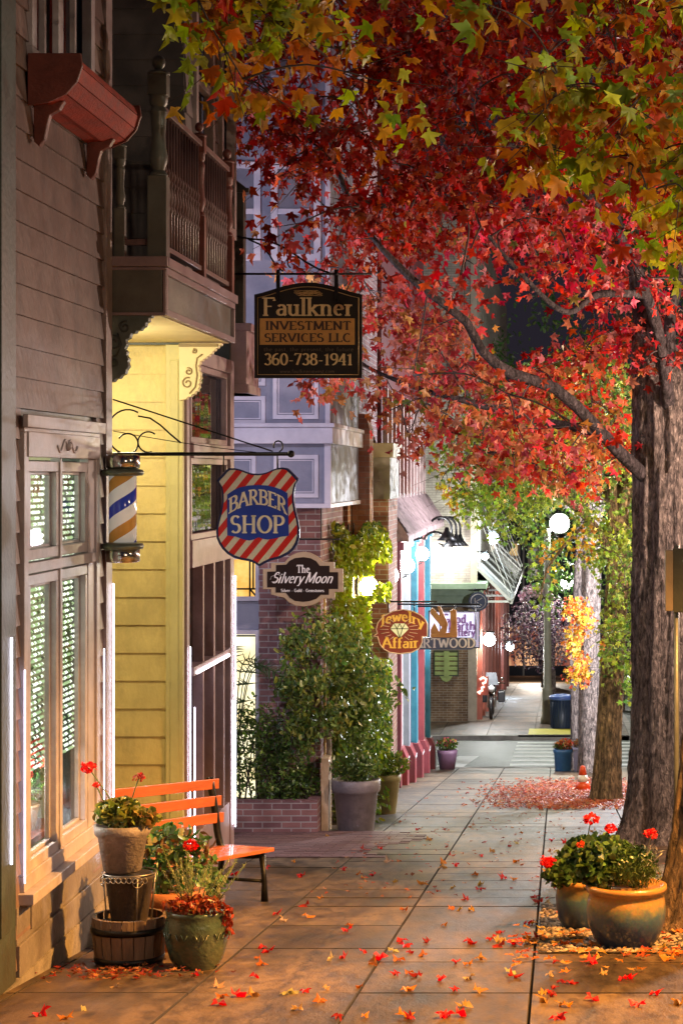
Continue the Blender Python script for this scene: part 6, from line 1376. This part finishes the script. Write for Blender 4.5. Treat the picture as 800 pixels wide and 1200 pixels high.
leaf_obj('heather_spikes', np.array(C), .026, np.array(Cc), 'lance', LEAFG, t, tip=(0,0,1), spread=.45); mbs.build('stems', STEM, t)
plant(t, (x+.0,y-.08,g_+.37), (.19,.1,.06), 330, .05, [(.22,.03,.02),(.34,.06,.03),(.15,.03,.02),(.40,.13,.05)], 'oval', name='russet_leaves'); plant(t, (x+.18,y-.05,g_+.28), (.04,.05,.10), 90, .045, [(.25,.03,.02),(.36,.06,.03)], 'oval', tip=(0,0,-1), name='russet_leaves')
# terracotta pot with large-leaved plant behind
x, y = -2.35, 12.95; g_ = gz(y)
t = pot('terracotta_pot', 'orange terracotta pot with broad dark leaves behind the green pot', 'potted plant', (x,y,g_), [(.13,-.02),(.14,0),(.19,.28),(.21,.29),(.215,.37),(.2,.375),(.19,.34)], M('terracotta', (.50,.19,.07), (.38,.14,.05), 8, .65, .2), 36)
plant(t, (x+.03,y-.02,g_+.56), (.26,.2,.22), 360, .10, [(.05,.13,.04),(.09,.20,.06),(.14,.24,.08),(.16,.08,.04)], 'oval', tip=(.3,-.3,-.2)); b_ = P(223,991,12.8); bloom(t, tuple(b_), .045); stems(t, (x,y,g_+.36), [b_, (x-.1,y,g_+.6), (x+.1,y,g_+.6)])
x, y = -2.22, 13.75; g_ = gz(y)
t = pot('low_planter', 'low dark planter box of trailing greenery under the bench end', 'potted plant', (x-.1,y,g_), [(.12,-.02),(.13,0),(.17,.2),(.18,.24),(.16,.24),(.15,.2)], M('planter_dark', (.10,.06,.05), None, 6, .6, .2), 28)
plant(t, (x-.1,y,g_+.34), (.2,.18,.12), 320, .07, [(.07,.15,.05),(.12,.22,.07)], 'oval')

# ---- bench
A_ = Vector((-2.52, 16.0, 0)); U = Vector((-.33, -.944, 0)).normalized(); Nn = Vector((.944, -.33, 0)).normalized()
bg = thing('bench', 'wooden slatted bench with black iron ends under the balcony against the yellow entry', 'bench', (-2.6, 15.3, gz(15.3)))
gb = lambda p: gz(p.y)
WOODO = M('orange_wood_slat', (.66,.17,.03), (.48,.11,.02), 3, .35, .15, stretch=(1,1,6), coat=.3)
def bp3(s, o, h):
    p = A_ + U*s + Nn*o; return Vector((p.x, p.y, gz(16.0)-.035+h+.085*s))
for (o, h) in ((-.055,.90),(-.035,.775),(-.015,.65)):
    mb = MB(); mb.beam(bp3(-.05,o,h), bp3(1.62,o,h), .025, .075); mb.build('back_slat', WOODO, bg, bevel=.004)
for o in (.05,.135,.22,.305,.38):
    mb = MB(); mb.beam(bp3(-.05,o,.43), bp3(1.62,o,.43), .075, .03); mb.build('seat_slat', WOODO, bg, bevel=.004)
for s in (.04, 1.5):
    mb = MB(); pa_ = [bp3(s,-.075,.95), bp3(s,-.03,.70), bp3(s,.0,.50), bp3(s,.06,.40), bp3(s,.25,.385), bp3(s,.37,.40)]
    mb.tube(bez(pa_, 16), .028, 8); l0 = bp3(s,.36,.39); f0 = Vector((l0.x+.02, l0.y, gb(l0))); mb.tube([l0, bp3(s,.38,.2), f0], [.025,.02,.028], 8)
    l1 = bp3(s,.04,.40); f1 = bp3(s,-.08,.0); f1.z = gb(f1); mb.tube([l1, bp3(s,.0,.2), f1], [.025,.02,.028], 8); mb.tube([bp3(s,.38,.2), bp3(s,.0,.2)], .014, 6)
    mb.build('iron_end', IRON, bg)

# ================================================================ STREET FURNITURE
x, y = .38, 32.5; g_ = gz(y)
t = thing('traffic_cone', 'orange traffic cone with white band standing in the fallen leaves', 'traffic cone', (x,y,g_)); OC = M('cone_orange', (.85,.10,.02), None, 9, .4, .05)
mb = MB(); mb.box(x-.16,x+.16,y-.16,y+.16,g_-.02,g_+.035); mb.build('base', OC, t, bevel=.008)
mb = MB(); mb.lathe([(.125,.035),(.088,.15)], (x,y,g_), 24); mb.lathe([(.064,.25),(.035,.38),(.028,.385)], (x,y,g_), 24); mb.build('cone', OC, t)
mb = MB(); mb.lathe([(.0885,.151),(.0645,.249)], (x,y,g_), 24); mb.build('band', M('cone_white', (.85,.82,.78), None, 9, .4, 0), t)
POLE = M('olive_pole', (.34,.34,.24), (.25,.25,.18), 5, .5, .1)
def lamp_post(x, y, h, globes, label, c, s, e, r=.09, gr=.2, m=None, zg=None, hood=False):
    g_ = gz(y); t = thing('street_lamp', label, 'street lamp', (x,y,g_))
    mb = MB(); mb.lathe([(r*1.7,-.05),(r*1.7,.15),(r*1.4,.2),(r*1.25,.9),(r*1.4,.95),(r,1.0),(r*.8,h-.1),(r*.9,h)], (x,y,g_), 16)
    mb.build('pole', m or POLE, t)
    for (dx, dz) in globes:
        X_, Z_ = x+dx, g_+h+dz
        mb = MB()
        if abs(dx) > .05: mb.tube(bez([(x,y,g_+h-.15),(x+dx*.6,y,g_+h-.05),(X_,y,Z_-gr-.08)], 8), r*.35, 6)
        mb.lathe([(gr*.35,-gr-.1),(gr*.5,-gr-.02),(gr*.45,-gr+.03)], (X_,y,Z_), 14); mb.lathe([(gr*.3,gr-.02),(gr*.12,gr+.08),(.004,gr+.13)], (X_,y,Z_), 12); mb.build('holder', IRON, t)
        mb = MB(); mb.ball((X_,y,Z_), gr, 20, 14); mb.build('globe', globe('street_globe', c, s), t)
        if hood:
            mb = MB(); mb.lathe([(gr*.4,gr*.98),(gr*1.2,gr*.7),(gr*1.6,gr*.05),(gr*1.55,gr*.03),(gr*1.1,gr*.6),(gr*.3,gr*.9)], (X_,y,Z_), 20); mb.build('hood', IRON, t)
        if e: light((X_, y, Z_), e, c, .12, hood)
def light(p, w, c, r=.1, hood=False, name='lamp_or_fill_light'):
    l = bpy.data.lights.new(name, 'SPOT' if hood else 'POINT')
    if hood: l.spot_size = math.radians(132); l.spot_blend = .35
    l.energy = w; l.color = c; l.shadow_soft_size = r
    o = bpy.data.objects.new(name, l); o.location = p; COL.objects.link(o); return o
lamp_post(-.28, 58, 5.3, [(.33,.15)], 'tall olive lamp post on the far corner with one glaring white globe', (.93,1,.86), 7, 1000, .11, .27)
lamp_post(.63, 75, 4.4, [(-.31,-.25),(.31,-.25)], 'twin-globe lamp post beyond the far corner, between the tree trunks', (1,.98,.92), 7, 500, .06, .22)
# lamps along the kerb beyond the photo's edge
lamp_post(5.2, 10.5, 4.6, [(0,.3)], 'unseen lamp post added to brighten leaves of the nearest tree, warm white globe', (1,.86,.62), 8, 420, .07, .2, IRON)  # added out of view to brighten the upper leaves
lamp_post(3.0, 4.0, 3.4, [(0,.3)], 'unseen lamp post added beside the camera to light signs and pots, warm globe', (1,.70,.45), 8, 430, .07, .2, IRON)  # added out of view to light faces turned towards the camera
lamp_post(2.75, 11.5, 4.3, [(0,.3)], 'kerb lamp post level with the glazed pots, hooded orange globe', (1,.43,.08), 8, 5600, .07, .2, IRON, hood=True)
lamp_post(3.4, 19.5, 3.7, [(0,.3)], 'kerb lamp post between the two big trees, pinkish white globe', (1,.70,.54), 8, 900, .07, .2, IRON)
lamp_post(2.9, 27.5, 3.6, [(0,.3)], 'kerb lamp post beside the leaf pile, warm globe', (1,.78,.46), 8, 800, .07, .2, IRON)
lamp_post(3.0, 36.5, 3.8, [(0,.3)], 'kerb lamp post near the corner, cool white globe', (.92,.93,1), 8, 3800, .07, .2, IRON)
# lamp bulbs' light, and one added fill light without a lamp
light((-3.65, 15.0, 2.42), 100, (1,.85,.52), .09)
for (x, y, z, lab, c, s), w in zip(LAMPS, (125, 70, 90, 110)): light((x, y, z), w*1.3, c if w != 125 else (1,.92,.35), .1)
light(P(524,650,58.2), 60, (1,.98,.95), .15); light(P(577,631,61.9), 120, (.75,.9,1), .1); light(P(573,750,59.9), 200, (1,1,.97), .1); light(P(597,758,81.9), 160, (.8,.9,1), .1); light(P(626,740,100), 1300, (1,.88,.75), .2)  # the last is an added fill light for the far ground, no lamp
light((WX-.30, 12.38, -.2), 32, (1,.8,.65), .05); light((-3.9, 11.6, 1.85), 30, (.85,1,.75), .1); light((-3.45, 17.9, 2.3), 12, (1,.85,.9), .1)
# ceiling lamps inside the two shops that give these lights
for (x, y, z, lab) in ((-3.9, 11.6, 1.92, 'round ceiling lamp inside the bead-curtained shop'), (-3.45, 17.9, 2.38, 'round ceiling lamp inside the glazed storefront')):
    t = thing('ceiling_lamp', lab, 'ceiling lamp', (x,y,z)); mb = MB(); mb.lathe([(.01,-.06),(.09,-.04),(.11,.0)], (x,y,z), 18); mb.build('shade', globe('ceiling_glass', (.95,1,.85), 4), t); mb = MB(); mb.lathe([(.12,0),(.12,.1)], (x,y,z), 18); mb.build('base', IRON, t)
# two unseen lanterns added on the end wall to light the blue-grey bay
for (x, y, z, w_, lab) in ((-3.9, 19.62, 3.5, 190, 'upper unseen lantern added on the end wall to light the blue-grey bay'), (-3.7, 19.62, .9, 90, 'lower unseen lantern added on the end wall to light the blue-grey bay')):
    t = thing('added_lantern', lab, 'wall lamp', (x,y-.3,z)); mb = MB(); mb.box(x-.05,x+.05,y-.36,y-.33,z-.12,z+.12); mb.tube([(x,y-.34,z+.1),(x,y-.1,z+.16),(x,y,z+.13)], .012, 6); mb.lathe([(.07,.08),(.03,.13)], (x,y,z), 10); mb.build('arm', IRON, t)
    mb = MB(); mb.ball((x,y,z), .08, 14, 10); mb.build('globe', globe('added_lantern_glass', (.9,.86,1), 6), t); light((x,y,z), w_, (.88,.84,1), .08)
# bin
x, y = .10, 56.5; g_ = gz(y)
t = thing('litter_bin', 'dark blue ribbed litter bin with bright blue rim behind the lamp post', 'litter bin', (x,y,g_)); DB = M('bin_navy', (.03,.05,.10), None, 6, .4, .1)
mb = MB(); mb.lathe([(.25,-.03),(.27,.02),(.29,.78)], (x,y,g_), 28)
for k in range(24): a = k*PI/12; mb.beam((x+.285*math.cos(a), y+.285*math.sin(a), g_+.03), (x+.30*math.cos(a), y+.30*math.sin(a), g_+.76), .02, .02)
mb.build('body', DB, t); mb = MB(); mb.lathe([(.31,.76),(.33,.78),(.33,.84),(.29,.87),(.16,.90),(.15,.88)], (x,y,g_), 28); mb.build('lid', M('bin_blue', (.10,.18,.55), None, 6, .35, .1), t)
# motorcycle
x, y = -1.88, 60.3; g_ = gz(y)
t = thing('motorcycle', 'parked motorcycle seen head-on outside the brick corner', 'motorcycle', (x,y,g_)); BK = M('cycle_black', (.03,.03,.035), None, 6, .3, .05)
for dy, nm in ((0,'wheel'), (1.35,'wheel')):
    mb = MB(); mb.tube([(x+.0, y+dy+.28*math.cos(a), g_-.0+.31+.28*math.sin(a)) for a in [i*PI/12 for i in range(25)]], .05, 8); mb.tube([(x-.06,y+dy,g_+.31),(x+.06,y+dy,g_+.31)], .05, 8)
    for k in range(8): a = k*PI/4; mb.tube([(x,y+dy,g_+.31),(x,y+dy+.26*math.cos(a),g_+.31+.26*math.sin(a))], .008, 4)
    mb.build(nm, BK, t)
mb = MB(); mb.tube([(x,y+.5,g_+.72),(x,y+.75,g_+.78),(x,y+1.0,g_+.72)], [.10,.14,.09], 10); mb.build('fuel_tank', BK, t)
mb = MB(); mb.tube([(x,y+.95,g_+.70),(x,y+1.5,g_+.76)], [.12,.09], 8); mb.build('seat', BK, t)
mb = MB(); mb.tube([(x-.07,y,g_+.31),(x-.08,y+.25,g_+.95)], .022, 6); mb.tube([(x+.07,y,g_+.31),(x+.08,y+.25,g_+.95)], .022, 6); mb.tube([(x-.38,y+.35,g_+.98),(x-.2,y+.25,g_+1.0),(x+.2,y+.25,g_+1.0),(x+.38,y+.35,g_+.98)], .018, 6); mb.tube([(x,y+.2,g_+.8),(x,y+1.3,g_+.4)], .03, 6); mb.box(x-.13,x+.13,y+.5,y+.95,g_+.28,g_+.6); mb.build('frame', STEEL, t)
for s in (-1,1): mb = MB(); mb.box(x+s*.16,x+s*.36,y+1.1,y+1.6,g_+.35,g_+.68); mb.build('saddlebag', BK, t, bevel=.03)
mb = MB(); mb.prism([(x-.2,g_+.95),(x+.2,g_+.95),(x+.14,g_+1.3),(x-.14,g_+1.3)], y+.2, y+.215); mb.build('windshield', M('smoke_shield', (.2,.22,.25), None, 5, .1, 0), t)
mb = MB(); mb.ball((x,y+.12,g_+.85), .10, 14, 8); mb.build('headlight', M('lamp_glass', (.75,.78,.8), None, 5, .1, 0), t)
for s in (-1,1): mb = MB(); mb.ball((x+s*.30,y+.25,g_+1.12), .055, 10, 6); mb.tube([(x+s*.3,y+.27,g_+.99),(x+s*.3,y+.26,g_+1.1)], .008, 4); mb.build('mirror', STEEL, t)
# notice box on a post between the trees
x, y = .88, 16.2; g_ = gz(y)
t = thing('notice_board', 'narrow dark notice board with a tan wooden edge on a post between the trunks', 'sign', (x,y,g_))
mb = MB(); mb.box(Xp(779,y), Xp(788,y), y, y+.10, Zp(716,y), Zp(645,y)); mb.build('wooden_edge', M('tan_edge', (.24,.19,.14), (.16,.125,.09), 6, .6, .1), t, bevel=.004)
mb = MB(); mb.box(Xp(788,y), Xp(788,y)+.30, y+.02, y+.08, Zp(718,y), Zp(643,y)); mb.build('board', M('board_dark', (.04,.05,.05), None, 6, .5, .1), t, bevel=.004)
mb = MB(); mb.tube([(Xp(793,y), y+.12, g_-.05), (Xp(793,y), y+.12, Zp(640,y))], .022, 8); mb.build('post', M('post_grey', (.22,.24,.24), None, 6, .4, .1, metal=.5), t)
# hanging basket on the far lamp post
p = P(625,700,58); t = thing('hanging_basket', 'round hanging basket of pink and white flowers on the corner lamp post', 'hanging basket', tuple(p))
mb = MB(); mb.lathe([(.05,-.25),(.22,-.15),(.27,0),(.25,0)], tuple(p), 18); mb.tube([tuple(p+Vector((-.0,0,.55))), tuple(p+Vector((.36,0,.55)))], .018, 6)
for a in (-.24,.24): mb.tube([tuple(p+Vector((a,0,0))), tuple(p+Vector((0,0,.55)))], .008, 4)
mb.build('basket', IRON, t); plant(t, tuple(p+Vector((0,0,.05))), (.42,.36,.30), 420, .1, [(.6,.4,.45),(.65,.6,.6),(.3,.28,.22),(.5,.25,.32)], 'round', name='flowers')

# ================================================================ FALLEN LEAVES
protos = {}
for nm, pal in (('red', [(.50,.03,.03),(.60,.04,.05),(.42,.03,.02)]), ('orange', [(.62,.22,.04),(.58,.28,.07),(.55,.15,.03)]), ('pale', [(.62,.46,.26),(.6,.40,.16)])):
    protos[nm] = []
    for k in range(5):
        o = leaf_obj('fallen_leaf', [(0,0,0)], .14, pick(pal, 1), 'star', LEAF, None, tip=(0,1,0), spread=.1, nrm=(0,0,1), fold=.55, ground=True); protos[nm].append(o)
labs = {'red': 'red star-shaped fallen leaf lying loose on the sidewalk slabs', 'orange': 'orange star-shaped fallen leaf lying loose on the sidewalk slabs', 'pale': 'pale tan fallen leaf lying loose on the sidewalk slabs'}
used = set()
def fallen(x, y, kind, s):
    k = random.randrange(5); o = protos[kind][k]
    if (kind, k) in used: o = o.copy(); COL.objects.link(o)
    used.add((kind, k)); o.location = (x, y, gz(y)+.014); o.rotation_euler = (-.0985+random.uniform(-.15,.15), random.uniform(-.3,.3), random.uniform(0, 6.28)); o.scale = (s, s*random.uniform(.7,1), s)
    tag(o, labs[kind], 'leaf', 'loose fallen leaves on the sidewalk')
cnt = 0
while cnt < 165:
    px_ = random.uniform(10, 800); py_ = random.uniform(965, 1196)
    d = 1.6*F/(py_-804) if False else None
    # intersect the sloping ground: EYE + (557-py)*d/F = -.0988 d
    d = EYE*F/(py_-804.0); x = Xp(px_, d)
    if not (-2.75 < x < 1.6 and d < 24): continue
    if x > -.1 and 12.7 < d < 15.6: continue
    if x < -2.0 and 14 < d < 16.5 or (x < -1.8 and 11.9 < d < 13.3): continue
    w = .35+.65*math.exp(-((px_-540)/170)**2)
    if random.random() > w: continue
    fallen(x, d, random.choices(['red','orange','pale'], [5,4,1.6])[0], random.uniform(.6,1.1)); cnt += 1
for k in protos:
    for i, o in enumerate(protos[k]):
        if (k, i) not in used: bpy.data.objects.remove(o)
def litter(name, label, n, f, pal, size):
    C = []
    while len(C) < n:
        p = f()
        if p: C.append((p[0], p[1], gz(p[1])+.012+random.uniform(0,.02)))
    n = len(C); o = leaf_obj(name, np.array(C), rng.uniform(size*.7, size*1.2, n), pick(pal, n), 'star', LEAF, None, tip=(0,1,0), spread=1, fold=.3, ground=True); tag(o, label, 'leaf litter', None, 'stuff')
RP = [(.45,.10,.05),(.5,.16,.08),(.35,.06,.04),(.52,.24,.14),(.28,.07,.05)]
def f1():
    x = random.gauss(.15, .75); y = random.gauss(31, 2.4)
    if not (-2.4 < x < 1.7 and 27.5 < y < 37): return None
    if random.random() > max(.06, min(1, (x+1.5)/1.6)): return None
    return x, y
litter('leaf_pile', 'thick carpet of small red-brown leaves around the traffic cone', 5200, f1, RP, .10)
litter('leaf_litter', 'orange and red leaf litter over the pebbles beside the glazed pots', 260, lambda: (random.uniform(-.3,1.5), random.gauss(13.2,.7)), [(.6,.2,.05),(.5,.1,.04),(.6,.32,.1)], .10)
litter('leaf_scraps', 'dark red leaf scraps and twigs gathered at the barrel foot', 170, lambda: (random.gauss(-2.45,.25), random.gauss(11.85,.16)), [(.3,.03,.02),(.2,.05,.03),(.45,.2,.08)], .06)
litter('leaf_flecks', 'small reddish leaf flecks scattered thinly over the middle sidewalk', 330, lambda: (random.uniform(-2.0,1.4), random.uniform(16,27)), RP, .06)

# ================================================================ SKY, CAMERA
w = bpy.data.worlds.new('World'); scene.world = w; w.use_nodes = True; nt = w.node_tree; nt.nodes.clear()
out = nt.nodes.new('ShaderNodeOutputWorld'); bgd = nt.nodes.new('ShaderNodeBackground'); bgd.inputs[0].default_value = (.26,.22,.32,1); bgd.inputs[1].default_value = .05
nt.links.new(bgd.outputs[0], out.inputs[0])
cam = bpy.data.cameras.new('camera'); co = bpy.data.objects.new('camera', cam); COL.objects.link(co)
co.location = (0,0,EYE); co.rotation_euler = (PI/2,0,0); cam.sensor_fit = 'VERTICAL'; cam.sensor_height = 36; cam.sensor_width = 24; cam.lens = F/1200*36
cam.shift_x = -253/1200; cam.shift_y = -43/1200; cam.clip_start = .1; cam.clip_end = 2000; scene.camera = co
vs = scene.view_settings; vs.view_transform = 'Standard'; vs.look = 'None'; vs.exposure = .42; vs.gamma = 1; vs.use_curve_mapping = False
cy = scene.cycles; cy.use_denoising = True; cy.max_bounces = 6; cy.diffuse_bounces = 3; cy.glossy_bounces = 3; cy.transmission_bounces = 4; cy.transparent_max_bounces = 8; cy.sample_clamp_indirect = 4; cy.caustics_reflective = False; cy.caustics_refractive = False
